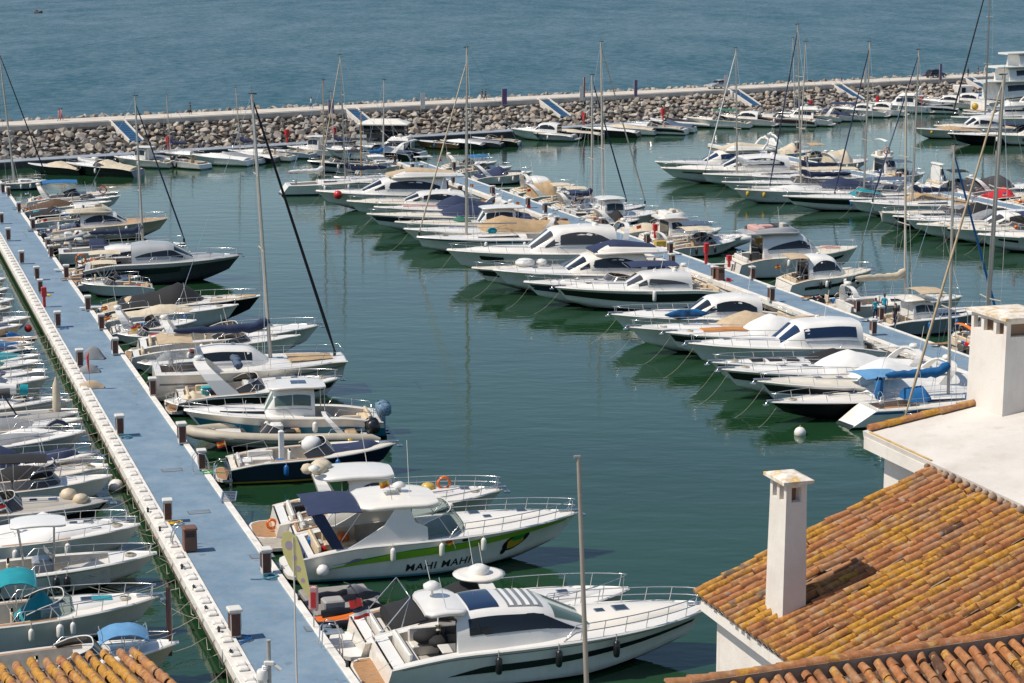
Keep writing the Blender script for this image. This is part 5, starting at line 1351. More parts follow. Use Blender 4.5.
b = sport('white sport yacht with big swept arch and slate blue rolled awning', 'A', 339, 375, arch=False, roll=None, lod=2, jit=-6, glassm=mesh_glass, seats='cream', band='black', tc=.46, roof=.4, B=3.8); b.arch(.30, 1.9, .9, wid=.95, wf=1.0); b.roll(.36 * b.L, b.fs + 1.75, 1.5, 'slate', .24)
openb('small boat under a grey hooped canopy, second from the white pedestal gate', 'A', 196, 384, L=5.2, rev=True, scr=False, cover='grey', coverh=.75, hull='white', lod=1, z=.8, nm='dinghy', rail=False)
openb('small tender under grey domed canvas beside the big catamaran', 'A', 190, 362, L=5.0, rev=True, scr=False, cover='grey', coverh=.85, hull='white', lod=1, z=.8, nm='dinghy', rail=False)
b = sail('broad white sailing catamaran with square bow, teak foredeck panel and navy boom cover', 'A', 344, 357, 18.0, L=13.0, B=4.9, jib='black', mp=(271, 252, 95), lod=2, jit=-5, tm=.60, boom=.50, full=.42, bowfull=.60, rake=.15, wide=True, tilt=-.02, fs=1.9, fb=2.15, r=.12, jt=.95, boomz=2.0, spread=(.42, .7), cabwin=False, boot=(.01, .02, .05), jibr=.10, jtop=.985)
h = b.house(.22, .62, 1.35, .62, .3, 0, 'band', None, 3.6, .2, screen=False, name='deck_saloon'); b.pad(.70, .93, .55, 'tan', 0, .03, b.dp(.8, 0).z + .06); b.stripe(.02, .99, .62, .68, paint('grey'))
b.bimini(.02 * b.L, .2 * b.L, b.fs + 1.9, 1.7, 'beige'); b.ports((.6,), .55, .12)
openb('small white bowrider with tan seats, bow to the pier beside the grey hulled boat', 'A', 181, 334, L=6.2, rev=True, hull='white', seats='tan', padc='tan', z=.85, lod=1, nm='bowrider')
sport('white sport cruiser with long pale foredeck behind the navy boom cover', 'A', 319, 325, arch=True, lod=2, jit=-6, bim=None, seats='cream', roof=.38, flag=('red', 'yellow'), B=3.9)
b = sport('black hulled yacht with black canvas and teak bow', 'A', 260, 294, hull='black', arch=False, tent='black', tenth=1.55, lod=1, jit=-14, roof=.1, rail=True, padc=None, B=3.4, tc=.52, L=None); b.pad(.66, .97, .8, 'tan', 0, .03)
b = openb('grey hulled launch under a flat tan cover', 'A', 176, 306, L=7.6, hull='grey', cover='beige', coverh=.7, scr=False, lod=1, B=2.8, z=1.0, jit=-3, rail=False, fs=1.1, fb=1.3)
openb('white launch with brown cockpit and dark windscreen, bow to the pier', 'A', 152, 285, L=6.2, rev=True, hull='white', seats='tan', z=.8, lod=1, bim=None)
openb('small launch under a cream bimini beside the dark sport yacht', 'A', 140, 280, L=6.0, hull='white', bim='cream', lod=1, z=.8)
b = coupe('dark hulled sport yacht with silver deck and long black side window', 'A', 240, 255, hull='dgrey', win='dart', ht=1.6, t0=.30, t1=.72, lod=2, jit=-8, wf=.84, roofm=silver, rake=.42, split=3, boot=(.02, .02, .02), deck=silver, B=4.4, bowl=False, fs=1.75, fb=2.1)
b.hullwin(.3, .62, .45, .72); b.stripe(.0, .99, .80, 1.0, silver, name='hull_stripe')
b = coupe('grey cruiser with orange lifebuoy on its quarter behind the dark yacht', 'A', 190, 250, hull='grey', ht=1.2, lod=1, win='dart', B=3.4, jit=-4, wf=.75); b.lifebuoy(.02 * b.L, -b.w(0) - .05, b.fs + .45, 'orange', .42)
rib('grey inflatable tender nearest the cream flybridge boat', 'A', 84, 240, L=4.6, lod=1, z=.5, arch=False, jit=-2, scr=False)
rib('light grey inflatable tender with console in the shade of the navy sailboat', 'A', 106, 238, L=6, lod=1, z=.5, arch=False, jit=-2)
sail('slender sailboat with navy boom cover and navy furled jib on the near pier', 'A', 186, 243, 15.5, jib='navy', cover='navy', mp=(143, 135, 96), lod=1, L=13, B=3.6, tm=.62, boom=.42, tilt=-.02, sp='navy', hull='white', jtop=.95)
fly('cream flybridge yacht with long tan foredeck on the near pier', 'A', 168, 217, hull='cream', flyc=cream, lod=1, B=4.0, deck=mat('tan_deck', (.50, .33, .19), .7, var=.2, scale=2), arch=False, jit=-5, ht=1.3, win='arc')
b = sport('small black covered runabout with tan seats at the near pier', 'A', 84, 208, hull='black', arch=False, tent='black', tenth=.8, L=8, lod=1, plat=False, roof=.1, jit=-5, B=2.8)
openb('small open boat with blue cover over its bow', 'A', 112, 211, L=5.5, cover='blue', coverh=.3, scr=False, lod=1, hull='lgrey', nm='dinghy')
openb('white runabout with dark brown rolled canvas', 'A', 111, 201, hull='white', cover='brown', coverh=.75, scr=False, lod=1, B=2.8, jit=-4, tc=.5, rail=True, L=None)
b = sport('white sport cruiser with blue bimini and red lifebuoy near the far end of the pier', 'A', 119, 190, bim='blue', lod=1, jit=-5, B=3.3, seats='white'); b.lifebuoy(.82 * b.L, -b.w(.82), b.fb + .35, 'red', .38)
sail('flat pale sailboat at the far end of the near pier with black furled headsail', 'A', 47, 180, 17.0, jib='black', cover=None, boom=0, mp=(3, -4, 40), lod=1, L=10.5, B=3.0, tm=.30, jit=-2, hull='lgrey', fs=.8, fb=1.0, jtop=.9)

# ---------------------------------------------------------------- middle pier, harbour side
fl = ('red', 'yellow', 'red')
b = sail('white sailboat with scooped stern and timber coloured mast at the end of the middle pier', 'B', 322, 176, 17.5, rev=False, L=12.5, lod=1, m=woodmast, cover='navy', jib=None, tm=.55, jit=178) if False else None
def revsail(label, px, py, L, H, z=.9, jit=-4, row='B', **k):
    """a sailing boat whose stern is the outer end"""
    return sail(label, row, px, py, H, L=L, z=z, jit=jit, rev=True, **k)
revsail('white sailboat with scooped stern and timber coloured mast at the middle pier tip', 287, 187, 12.0, 16.5, mp=(324, 323, 80), lod=1, m=woodmast, cover='white', jib=None, tm=.48, boom=.35, bim=None)
sail('white sailboat with a plain bare mast behind the timber mast', 'B', 318, 180, 19.0, L=14, mp=(345, 340, 55), lod=1, cover='navy', jib='cream', tm=.50)
sail('sailboat with the short tan mast in front of the dark houseboat', 'B', 334, 177, 9.5, L=12, mp=(361, 361, 112), lod=1, cover=None, boom=0, jib=None, m=woodmast, tm=.45)
openb('low boat under a black bimini at the tip of the middle pier', 'B', 308, 166, L=9, bim='black', lod=1, hull='lgrey', band='navy', z=.9, jit=-4)
b = fly('big white flybridge yacht with dark arched window and red ball fender', 'B', 316, 191, win='arc', split=1, ht=1.9, lod=1, B=4.8, arch=False, bim=None, cover='beige', hull='white', fs=1.5, fb=2.2, t0=.16, t1=.74, jit=-5); b.ballfender(.88, 1, 'red', .5, 1.9)
coupe('white hardtop cruiser beside the yacht with red ball fender', 'B', 347, 201, win='arc', lod=1, B=4.0, hw=(.70, .86), jit=-5)
b = sport('white sport cruiser with rosy sunpad and navy tent', 'B', 374, 207, tent='navy', tenth=1.5, padc='pink', lod=1, B=3.4, jit=-5)
sport('white runabout with navy canvas tent and navy topside band', 'B', 367, 214, tent='navy', tenth=1.3, band='navy', lod=1, B=3.7, arch=True, jit=-5)
b = pilot('white cabin boat with green folded canvas and round edged hardtop', 'B', 395, 222, lod=1, ob=0, t0=.30, t1=.52, ht=1.6, jit=-5, B=3.6); b.tent(.56, .66, .4, 'green', .5, .4, .3)
sport('white cruiser with arched tan canopy on the middle pier', 'B', 404, 229, tent='tan', tenth=1.5, lod=1, B=3.8, jit=-5, portsq=(.7, .76), arch=True, tent_aft=.8)
b = sail('white sloop with blue deck stripe, tall silver mast and beige furled jib', 'B', 417, 237, 19.5, band='blue', jib='cream', cover=None, mp=(466, 467, 48), lod=1, L=15, B=4.2, tm=.60, boom=.33, boot=(.01, .03, .10), jit=-5, tilt=-.005, r=.13, jtop=.93)
mb = MB(); mb.ball(((b.tm * b.L) - 2.6, -.3, b.fs + .75), .5, 0, 10, .6); b.P('blue_sail_bag', mb, canvas['teal'])
b = coupe('large white yacht with black hull window and rounded cream saloon sides', 'B', 447, 250, win='arc', ht=2.3, t0=.14, t1=.60, lod=1, B=4.8, hw=(.74, .86, .5, .78), fs=1.9, fb=2.4, wf=.88, jit=-5, wm=mesh_glass, arch=True)
b = sport('low white cruiser with a white tender on its bow and slate canvas', 'B', 472, 268, tent='slate', tenth=1.2, band='black', lod=1, B=3.8, jit=-5, arch=False)
mb = MB(); mb.ball((.74 * b.L, 0, b.dp(.74, 0).z + .4), .9, 0, 10, .45); mb.ball((.66 * b.L, .2, b.dp(.66, 0).z + .5), .5, 0, 8, .6); b.P('bow_tender', mb, gel)
fly('white flybridge cruiser with black wrap windows and navy bimini roll', 'B', 493, 270, win='arc', split=1, ht=1.7, lod=1, B=4.5, t0=.18, t1=.64, cover='navy', arch=False, jit=-5, fs=1.5, fb=2.1, roofm=gel)
b = sport('white cruiser with navy hull band and navy canvas over its windscreen', 'B', 524, 282, band='navy', lod=1, B=3.9, jit=-5, arch=True, seats='cream', flag=None); b.bimini(.20 * b.L, .46 * b.L, b.fs + 1.7, 1.5, 'navy')
b = coupe('long white sport yacht with black hull band and row of portholes', 'B', 555, 287, win='dart', ht=1.35, t0=.22, t1=.62, band='black', lod=2, B=4.4, jit=-5, wm=mesh_glass, portsq=(.35, .42, .62, .68), fs=1.5, fb=1.9)
b.fenders((.46,), 1, 'white', .16, .8, 1.1)
b = coupe('white hardtop cruiser with blue and white paddle board on its side deck', 'B', 611, 314, win='arc', ht=1.6, t0=.22, t1=.60, lod=2, B=4.2, jit=-5, seats='cream', boot=(.02, .02, .02))
mb = MB(); pr = House([(0, .35), (1.7, .5), (3.4, .3)], [(0, .06), (1.0, .4), (2.4, .42), (3.4, .05)], lambda x: 0.0, 2.2, 0, 3); pr.mesh(mb, 14, 10); mb.xf(lambda q: Vector((.52 * b.L + q.x, b.w(.62) * 1.0 + .1 + q.z * .25, b.zs(.6) + .45 + q.y * .9))); b.P('paddle_board', mb, mat('board_print', (.02, .22, .52), .4, var=.9, scale=1.8))
b = sport('white open cruiser with pale beige canopy between the paddle board boat and the orange pad', 'B', 629, 327, tent='beige', tenth=1.3, lod=2, B=3.7, jit=-5, arch=False, tent_aft=.75)
b = sport('white cruiser fully covered in white canvas with an orange sunpad', 'B', 665, 332, tent='white', tenth=1.45, padc='orange', lod=2, B=3.9, band='black', jit=-5, arch=False, tent_aft=.7, rail=False)
b = coupe('tall white cabin cruiser with deep navy blue wrap windows', 'B', 688, 343, win='band', wm=bglass, ht=1.75, t0=.12, t1=.56, lod=2, B=4.2, jit=-5, fs=1.6, fb=2.1, wf=.9, rake=.30, split=1)
b = sport('white speedboat with three black deck pads and black canvas', 'B', 711, 362, tent='black', tenth=1.0, lod=2, B=3.2, jit=-5, arch=False, band='black', rail=True)
for q in (.60, .68, .76): b.pad(q, q + .06, .42, 'black')
b = sport('white sport cruiser with white peaked cover and small black deck window', 'B', 721, 369, tent='white', tenth=1.35, lod=2, B=3.9, jit=-5, arch=True, band='black', tent_aft=.45)
b = sport('long white cruiser under tall white tent, black band along its hull', 'B', 757, 381, tent='white', tenth=1.5, lod=2, B=4.1, jit=-5, arch=True, band='black', tent_aft=.45, portsq=(.8,))
b = sport('black hulled cruiser with clean white deck beside the blue sailboat', 'B', 770, 402, hull='black', boot=(.015, .015, .015), lod=2, B=3.2, jit=3, fs=1.0, fb=1.3, arch=False, tent='white', tenth=1.2, rail=True, tent_aft=.4); b.bimini(.42 * b.L, .60 * b.L, b.fs + 1.5, 1.3, 'sky', frame=False)
b = sail('white sailboat with bright blue sail covers and open scooped stern', 'B', 868, 406, 14.0, L=10, rev=True, z=1.2, cover='blue', jib='blue', band='blue', mp=(948, 954, 146), lod=2, B=3.2, tm=.62, boom=.42, jit=-3, boot=(.02, .04, .05), sp='blue', boomz=1.5, fs=1.15, fb=1.5, tilt=0, scoop=1.7)
mb = MB(); mb.box(.10 * b.L, .10 * b.L + .55, b.B * .32, b.B * .46, b.fs + .1, b.fs + 1.5, 0, .2, True); b.P('motor_cover', mb, canvas['blue'])
mb = MB(); mb.tube([(.62 * b.L, -1.0, b.fs + .45), (.80 * b.L, -.4, b.fs + .5)], .4, 8, 0, True, .6); b.P('blue_deck_cover', mb, canvas['blue'])
sail('large sailboat half hidden by the stout chimney with white furled genoa', 'B', 902, 424, 22.0, L=16, mp=(980, 1004, 76), lod=2, B=4.4, cover=None, jib='beige', jit=-3, tm=.60, boom=0, r=.14, jibr=.07, boot=(.1, .05, .03), z=1.6, fs=1.2, fb=1.6, jtop=.99)

# ---------------------------------------------------------------- middle pier, far side
b = ccon('white centre console boat with square white top at the far end of the middle pier', 'C', 432, 166, 8.5, lod=1, top=gel, topz=2.4, jit=-4)
openb('boat with flat white tarpaulin roof beside the middle pier tip', 'C', 398, 168, L=7, hull='white', bim='white', lod=1, z=.8, jit=-4, scr=False)
sail('sailboat with bright blue boom cover beyond the pier tip', 'C', 398, 160, 12.5, L=9, mp=(383, 384, 80), lod=1, cover='blue', jib=None, tm=.45, boom=.4, jit=-4)
sport('white cruiser with black radome and red flag at the far end', 'C', 497, 160, lod=1, B=3.4, bim=None, arch=True, jit=-5, flag=('red', 'red'))
sport('white cruiser with a flat navy foredeck cover', 'C', 532, 170, lod=1, B=3.6, jit=-5, padc='navy', arch=True, tent='navy', tenth=1.1)
coupe('white motor yacht with grey mesh canopy and swept black window', 'C', 575, 183, lod=1, B=4.3, jit=-5, win='dart', roofm=gel, ht=1.4, arch=True)
b = sport('white cruiser with a boxy tan canopy over the cockpit', 'C', 580, 190, tent='tan', tenth=1.6, lod=1, B=3.7, jit=-5, tent_aft=.9)
sail('sailboat with shorter bare mast and navy sun awning', 'C', 627, 203, 16.5, mp=(592, 592, 75), lod=1, cover='navy', jib='navy', bim='navy', jit=-5, tm=.52, B=3.9, r=.12)
sail('sailboat with the taller of the twin masts and cream furled jib', 'C', 646, 205, 21.0, mp=(603, 601, 42), lod=1, cover=None, jib='cream', jit=-5, tm=.50, B=4.0, r=.13, band='navy')
b = pilot('grey wheelhouse boat with orange ball fender at its bow', 'C', 662, 210, lod=1, ob=0, t0=.2, t1=.5, ht=1.8, jit=-5, B=4.0, hull='white'); b.ballfender(.95, -1, 'orange', .45, 1.0)
sport('black hulled sport boat with black canvas and white arch', 'C', 640, 218, hull='black', tent='black', tenth=1.2, lod=1, B=3.5, jit=-5, arch=True, boot=(.02, .02, .02))
openb('low boat with a rose coloured cover beside the red fire post', 'C', 690, 224, cover='cream', coverh=.5, lod=1, scr=False, B=3.0, jit=-5, padc='pink', tc=.5)
fly('white flybridge boat with red ensign seen end on past the pedestals', 'C', 721, 226, lod=1, B=4.2, jit=-5, ht=1.6, arch=False, flag=('red', 'orange'), win='band')
openb('open boat with cream bimini and brown wicker seats', 'C', 735, 240, bim='cream', lod=1, seats='tan', B=3.2, jit=-5)
rib('pale inflatable with white arch beside the flybridge yacht', 'C', 756, 240, lod=1, jit=-5, tubec='white', k=.3, z=.7)
b = fly('big pale flybridge yacht with rose cushions and long black saloon window', 'C', 857, 247, win='dart', split=1, ht=2.0, lod=2, B=4.9, t0=.14, t1=.66, jit=-5, cush_c='pink', arch=False, flyc=silver, roofm=gel, hw=(.78, .88), fs=1.8, fb=2.3); b.pad(.72, .84, .4, 'pink')
b = coupe('white hardtop cruiser with beige awning and long black hull window', 'C', 872, 269, win='arc', ht=1.75, t0=.20, t1=.66, lod=2, B=4.2, jit=-5, rake=.36, fs=1.5, fb=1.95, split=1, sun=False); b.stripe(.14, .86, lambda q: .42 + .16 * q, lambda q: .60 + .18 * q, dglass, name='hull_window'); b.bimini(-.02 * b.L, .2 * b.L, b.fs + 1.75, 1.6, 'beige'); b.fenders((.3, .4, .6, .75), -1, 'black', .14, .6)
openb('small white outboard boat beyond the pier behind the hardtop cruiser', 'C', 862, 300, L=6.0, lod=1, ob=1, jit=-4, B=2.4, z=.8)
rib('grey tender with upturned motor by the two men in turquoise', 'C', 880, 304, L=5, lod=1, jit=-4, arch=False, z=.6)
b = sail('white sailboat with cream boom cover and a cream dinghy on deck', 'C', 962, 296, 15.5, cover='cream', jib=None, mp=(905, 906, 90), lod=2, B=4.0, jit=-5, tm=.58, boom=.42, bim=None, hull='white', fs=1.4, fb=1.6, boomz=1.6, m=mat('cream_mast', (.60, .52, .42), .4, var=.1)); b.arch(.06, 1.4, .2, wid=.4)
b = pilot('grey topped motor launch with flat beige awning', 'C', 990, 306, lod=2, ob=0, hull='grey', t0=.25, t1=.48, ht=1.3, jit=-4, B=3.8); b.bimini(.30 * b.L, .52 * b.L, b.fs + 2.0, 1.5, 'beige')
b = sport('dark hulled launch with orange tarpaulin and white fenders', 'C', 985, 333, hull='dgrey', tent=None, arch=False, lod=2, B=4.0, jit=-4, roof=.2, fend=(.2, .32, .44, .56, .68), fs=1.5, fb=1.8); b.bimini(.0 * b.L, .2 * b.L, b.fs + .8, 1.3, 'orange', frame=False); b.hardtop(.45 * b.L, .65 * b.L, b.fs + 1.7, 1.2, legs=[(.5 * b.L, sg, b.fs, .5 * b.L, sg) for sg in (1, -1)])

# ---------------------------------------------------------------- third pier, harbour side
fly('cream flybridge yacht at the tip of the third pier with canvas topped bridge', 'D', 655, 160, lod=1, B=4.4, cover='cream', jit=-5, ht=1.7, arch=True, win='band', wm=bglass)
coupe('white hardtop yacht with thin black hull band at the third pier tip', 'D', 661, 168, lod=1, B=4.4, hw=(.55, .9, .55, .7), win='arc', ht=1.8, jit=-5, fs=1.5, fb=2.0)
sail('white sailboat with pale furled jib ahead of the third pier boats', 'D', 703, 174, 19.5, mp=(732, 736, 48), lod=1, jib='white', cover='white', jit=-5, tm=.52, B=4.0, boom=.3, r=.12)
b = openb('small white bow with two yellow fenders', 'D', 735, 187, lod=1, B=2.8, jit=-5, L=12, cover='white', coverh=.6); b.fenders((.9, .75), 1, 'gold', .2, .5)
sport('white cruiser with white and navy cockpit tent', 'D', 752, 185, lod=1, B=3.4, tent='navy', tenth=1.3, jit=-5)
b = sail('plumb bowed sailboat with navy furled jib and twin bare masts behind', 'D', 768, 187, 19.0, mp=(793, 795, 25), lod=1, jib='navy', cover='navy', jit=-5, tm=.54, rake=.2, B=4.2, r=.12); b.fenders((.9,), 1, 'gold', .22, .5)
sail('sailboat with bare mast between navy forestays on the third pier', 'D', 752, 176, 21.0, mp=(799, 806, 42), lod=1, jib=None, cover='navy', jit=-5, tm=.45, B=3.8, L=15)
b = sport('black and white speedboat with turquoise cover', 'D', 783, 194, hull='white', band='black', lod=1, B=3.4, jit=-5, arch=True); b.tent(.4, .6, .8, 'teal', .6, .4, .2)
b = sail('plumb bowed white sailboat with small green and gold mark on its bow', 'D', 833, 196, 20.0, mp=(864, 870, 42), lod=1, jib='navy', cover=None, jit=-5, tm=.55, rake=.15, B=4.3, r=.12, fs=1.3, fb=1.6)
b.stripe(.955, .975, .5, .75, paint('green'), (1,), 'bow_mark', .02, 4); b.stripe(.90, .945, .52, .66, paint('gold'), (1,), 'bow_mark', .02, 4)
sail('white sailboat with sharp bow and dark furled jib past the green marked bow', 'D', 871, 203, 20.5, mp=(912, 919, 50), lod=1, jib='navy', cover='navy', jit=-5, tm=.55, B=4.0, r=.12)
sport('pale blunt bowed boat beside the black covered speedboat', 'D', 881, 210, lod=1, jit=-5, rake=.3, hull='offwhite', B=4.0, tent='grey', tenth=.9, arch=False, bowfull=.2)
sport('dark blue speedboat under a peaked black cover', 'D', 893, 214, hull='navy', tent='black', tenth=1.6, lod=1, B=3.6, jit=-5, arch=False, padc='black')
coupe('big white sport cruiser with black windscreen nearest on the third pier', 'D', 917, 222, lod=1, B=4.4, win='arc', ht=1.5, t0=.2, t1=.6, jit=-5, wm=mesh_glass, hw=(.7, .85))
b = coupe('white cruiser with green tinted glass cut by the frame edge', 'D', 978, 232, lod=1, B=4.4, win='band', wm=cglass, ht=1.6, jit=-5, hw=(.78, .9)); b.ballfender(.8, 1, 'orange', .2, 2.6)
# beyond the third pier
b = sport('boat under a bright red cover near the frame edge', 'E', 1030, 192, tent='red', tenth=1.0, lod=1, B=3.8, jit=-5, arch=False, hull='navy')
b = sport('long white cruiser with dark grey cockpit canopy beyond the red cover', 'E', 1046, 180, tent='dkgrey', tenth=1.5, lod=1, B=4.2, jit=-5, arch=True, tent_aft=.9)
openb('boat with folded brown canvas beyond the third pier', 'E', 968, 184, cover='brown', coverh=.8, lod=1, scr=False, B=3.2, jit=-5)
b = pilot('white trawler with navy canvas wheelhouse cover beyond the third pier', 'E', 945, 178, lod=1, ob=0, t0=.18, t1=.48, ht=2.0, jit=-5, B=4.0, L=None, fs=1.5, fb=1.9); b.tent(.46, .62, 1.4, 'navy', .8, .4, .2)
b = fly('white sportfisher with raised flybridge top, lifebuoy and navy covers', 'E', 905, 170, lod=1, B=4.6, ht=2.0, arch=False, bim='white', jit=-5, win='band', wm=bglass); b.lifebuoy(.3 * b.L, -1.6, b.fs + 2.9, 'orange', .4)
sport('cruiser with long pale awning and brown window beyond the tall bare masts', 'E', 868, 158, tent='cream', tenth=1.7, lod=1, B=4.2, jit=-5, tent_aft=.95)
b = fly('white motor yacht with thick white arch and tan stern canopy', 'E', 775, 148, lod=1, B=4.6, ht=1.9, arch=True, cover='white', jit=-5, L=13)
# ---------------------------------------------------------------- boats nosed up to the white kerb of the near pier
b = ccon('white centre console boat with square white top and dark fender, bow at the kerb', 'F', 156, 553, 10.5, lod=2, jit=-4, B=3.0, topz=2.5, fs=1.0, fb=1.4); b.fenders((.62,), -1, 'black', .15, .55); b.stripe(.0, .985, .90, .99, paint('grey'))
b.moor([((b.L - .2, 0, 1.4), (b.L + 2.6, 1.2, 1.0)), ((b.L - .2, 0, 1.4), (b.L + 2.4, -1.6, 1.0))])
b = sport('white cruiser with teal bimini, teal hatch cover and teal hull swoosh', 'F', 158, 596, L=10.5, lod=2, jit=-3, B=3.3, arch=False, glassm=cglass, tc=.60, plat=False, fend=(.50, .66), seats='cream', fs=1.2, fb=1.6)
b.bimini(.37 * b.L, .53 * b.L, b.fs + 1.7, 1.15, 'teal', .22, droop=.22); b.pad(.74, .82, .28, 'teal', 0, .04); b.stripe(.0, .36, lambda q: .30 + .35 * q ** 2, lambda q: .42 + .42 * q ** 1.4, paint('teal'), name='hull_stripe')
mb = MB(); h = House([(0, .2), (.7, .9), (1.2, 1.25), (1.7, .5)], [(0, .8), (.9, .9), (1.7, .5)], lambda x: 0, 2.4, .2, 3); h.mesh(mb, 12, 10); mb.xf(lambda q: q + Vector((.44 * b.L, 0, b.fs - .2))); b.P('canvas_cover', mb, canvas['teal'])
b.moor([((b.L - .2, 0, 1.6), (b.L + 2.4, 1.0, 1.0)), ((b.L - .2, 0, 1.6), (b.L + 2.4, -2.0, 1.0))])
b = openb('boat with light blue awning at the corner of the ochre tiled roof', 'F', 178, 655, L=9.5, lod=2, jit=-3, B=3.0, hull='cream', bim=None, scr=True, z=1.1); b.bimini(.68 * b.L, .88 * b.L, b.fs + 1.1, .75, 'sky', .2, base=1.0, droop=.25)
mb = MB(); h = House([(0, .16), (1.4, .2), (2.8, .16)], [(0, .06), (.8, .36), (2, .38), (2.8, .05)], lambda x: 0.0, 2.4, 0, 3); h.mesh(mb, 12, 10); mb.xf(lambda q: Vector((b.L - .35 + q.z, .3 + q.y, 1.0 + q.x))); b.P('surf_board', mb, paint('maroon'))
b = sport('small white cuddy cruiser under a white fitted cover', 'F', 130, 521, L=7.0, lod=2, jit=-3, B=2.7, tent='white', tenth=1.0, arch=False, plat=False, tent_aft=.5, hull='offwhite', fend=(.72,)); b.flag(.2 * b.L, -.8, b.fs + .6, ('red', 'red', 'white'), 1.2, .35)
b.moor([((b.L - .2, 0, 1.1), (b.L + 1.8, .9, 1.0)), ((b.L - .2, 0, 1.1), (b.L + 2.0, -1.2, 1.0))])
b = sport('black and silver speedboat with stainless tower and beige seats', 'F', 108, 500, L=9.5, hull='black', lod=2, jit=-4, B=3.0, arch=False, rail=False, seats='cream', plat=False, deck=mat('silver_beige', (.46, .42, .36), .35, var=.1), fs=1.3, fb=1.4, boot=(.02, .02, .02))
b.stripe(.0, .98, .62, .98, silver); mb = MB()
for sg in (1, -1): mb.tube([(.15 * b.L, sg * 1.3, 1.3), (.34 * b.L, sg * 1.1, 2.7), (.42 * b.L, sg * 1.0, 2.8), (.5 * b.L, sg * 1.3, 1.35)], .05, 6)
mb.tube([(.34 * b.L, 1.1, 2.7), (.34 * b.L, -1.1, 2.7)], .04, 6); b.P('wakeboard_tower', mb, steel)
mb = MB(); mb.tube([(.3 * b.L, .2, 2.78), (.3 * b.L, .2, 2.84)], [.8, .8], 14); b.P('round_tube_float', mb, paint('grey'))
mb = MB(); mb.ball((.80 * b.L, .3, 1.7), .45, 0, 8, .8); mb.ball((.86 * b.L, -.2, 1.6), .4, 0, 8, .7); b.P('bow_cushion', mb, cush['cream'])
b = openb('cream bowrider with round blue windscreen, bow toward the floating buoy', 'F', 107, 465, L=8, lod=2, jit=-4, B=2.6, hull='cream', seats='cream', fs=.95, fb=1.15, scr=True, padc='cream')
b = sport('white runabout wholly under navy covers beside the kerb', 'F', 96, 453, L=9, lod=2, jit=-4, B=2.8, tent='navy', tenth=1.1, arch=False, plat=False, tent_aft=.6); b.tent(.58, .92, .5, 'navy', .7, .3, 0, aft=.8, name='bow_cover')
b = openb('white launch with curved navy fender on its bow', 'F', 85, 438, L=7.5, lod=2, jit=-4, B=2.6, hull='white', cover='white', coverh=.45, z=1.0); mb = MB(); mb.tube([(b.L * .8 + .6 * math.cos(a), .2, 1.5 + .5 * math.sin(a)) for a in (0, .5, 1, 1.6, 2.2, 2.7)], .12, 8); b.P('bow_fender', mb, paint('navy'))
openb('small launch with teal flecked cover among the kerb boats', 'F', 78, 446, L=9.5, lod=1, jit=-4, B=2.5, hull='lgrey', cover='grey', coverh=.3, z=.9)
b = openb('broad grey planked workboat with a folded parasol on its bow', 'F', 78, 418, L=8.5, lod=2, jit=-4, B=3.3, hull='lgrey', cover=None, seats='grey', scr=False, deck=mat('grey_planks', (.33, .32, .30), .85, var=.25, scale=2), z=1.1, tc=.35, rail=False, roof=0, bowfull=.3, full=.5)
mb = MB(); mb.tube([(b.L * .86, .2, 1.0), (b.L * .86, .2, 1.8), (b.L * .86, .2, 3.1), (b.L * .86, .2, 3.6)], [.12, .26, .2, .03], 8); b.P('folded_parasol', mb, canvas['cream'])
mb = MB(); mb.tube([(.1 * b.L, .3, 2.6), (.55 * b.L, .3, 2.75)], .3, 8); mb.tube([(.5 * b.L, .3, 2.7), (.6 * b.L, .3, 1.2)], .05, 5); b.P('rolled_canvas', mb, canvas['dkgrey'])
b = sail('sailboat with white and teal bundled mainsail moored at the kerb', 'F', 62, 398, 1.8, L=9.5, jib=None, cover=None, boom=0, lod=2, jit=-4, B=2.9, hull='offwhite', tm=.5)
mb = MB(); mb.tube([(.3 * b.L, 0, 2.0), (.36 * b.L, 0, 2.1), (.6 * b.L, .05, 2.35), (.72 * b.L, 0, 2.3)], [.3, .36, .38, .3], 10); mb.tube([(.74 * b.L, 0, 2.25), (.79 * b.L, 0, 2.2)], .34, 10, 1); mb.tube([(.2 * b.L, 0, 1.9), (.3 * b.L, 0, 2.0)], .34, 10, 1); b.P('sail_bundle', mb, [canvas['white'], canvas['teal']])
b = openb('launch under long navy boat cover with white masthead fittings', 'F', 48, 385, L=7.5, lod=2, jit=-4, B=2.5, cover='slate', coverh=.7, hull='offwhite', scr=False, z=.9)
b = openb('launch under green boat cover beside the kerb', 'F', 42, 368, L=7.5, lod=2, jit=-4, B=2.6, cover='green', coverh=.9, hull='offwhite', scr=False, z=.9)
openb('open boat with dark blue gunwales behind the green cover', 'F', 34, 354, L=6.5, lod=1, jit=-4, B=2.2, hull='blue', cover='navy', coverh=.25, scr=False, z=.8)
openb('varnished wooden rowing boat with round stem', 'F', 37, 343, L=6.0, lod=1, jit=-4, B=2.0, hull='wood', seats='tan', scr=False, z=.8, deck=teak, rail=False, nm='rowing_boat', bowfull=.25)
jetski('yellow and blue jet ski among the kerb boats', 'F', 27, 335, 'yellow', 'blue', 3.4, -4)
b = openb('white motorboat with red ball fender at its bow by the kerb', 'F', 30, 322, L=6.5, lod=1, jit=-4, B=2.3, z=.9); b.ballfender(.98, -1, 'red', .3, .5)
openb('small white dinghy, farthest but one along the kerb', 'F', 14, 304, L=5, lod=1, jit=-4, B=2.7, z=.7, cover='grey', coverh=.25, scr=False, nm='dinghy')
openb('white dinghy with cream hood, farthest along the kerb', 'F', 9, 293, L=5, lod=1, jit=-4, B=2.7, z=.7, cover='cream', coverh=.4, scr=False, nm='dinghy')
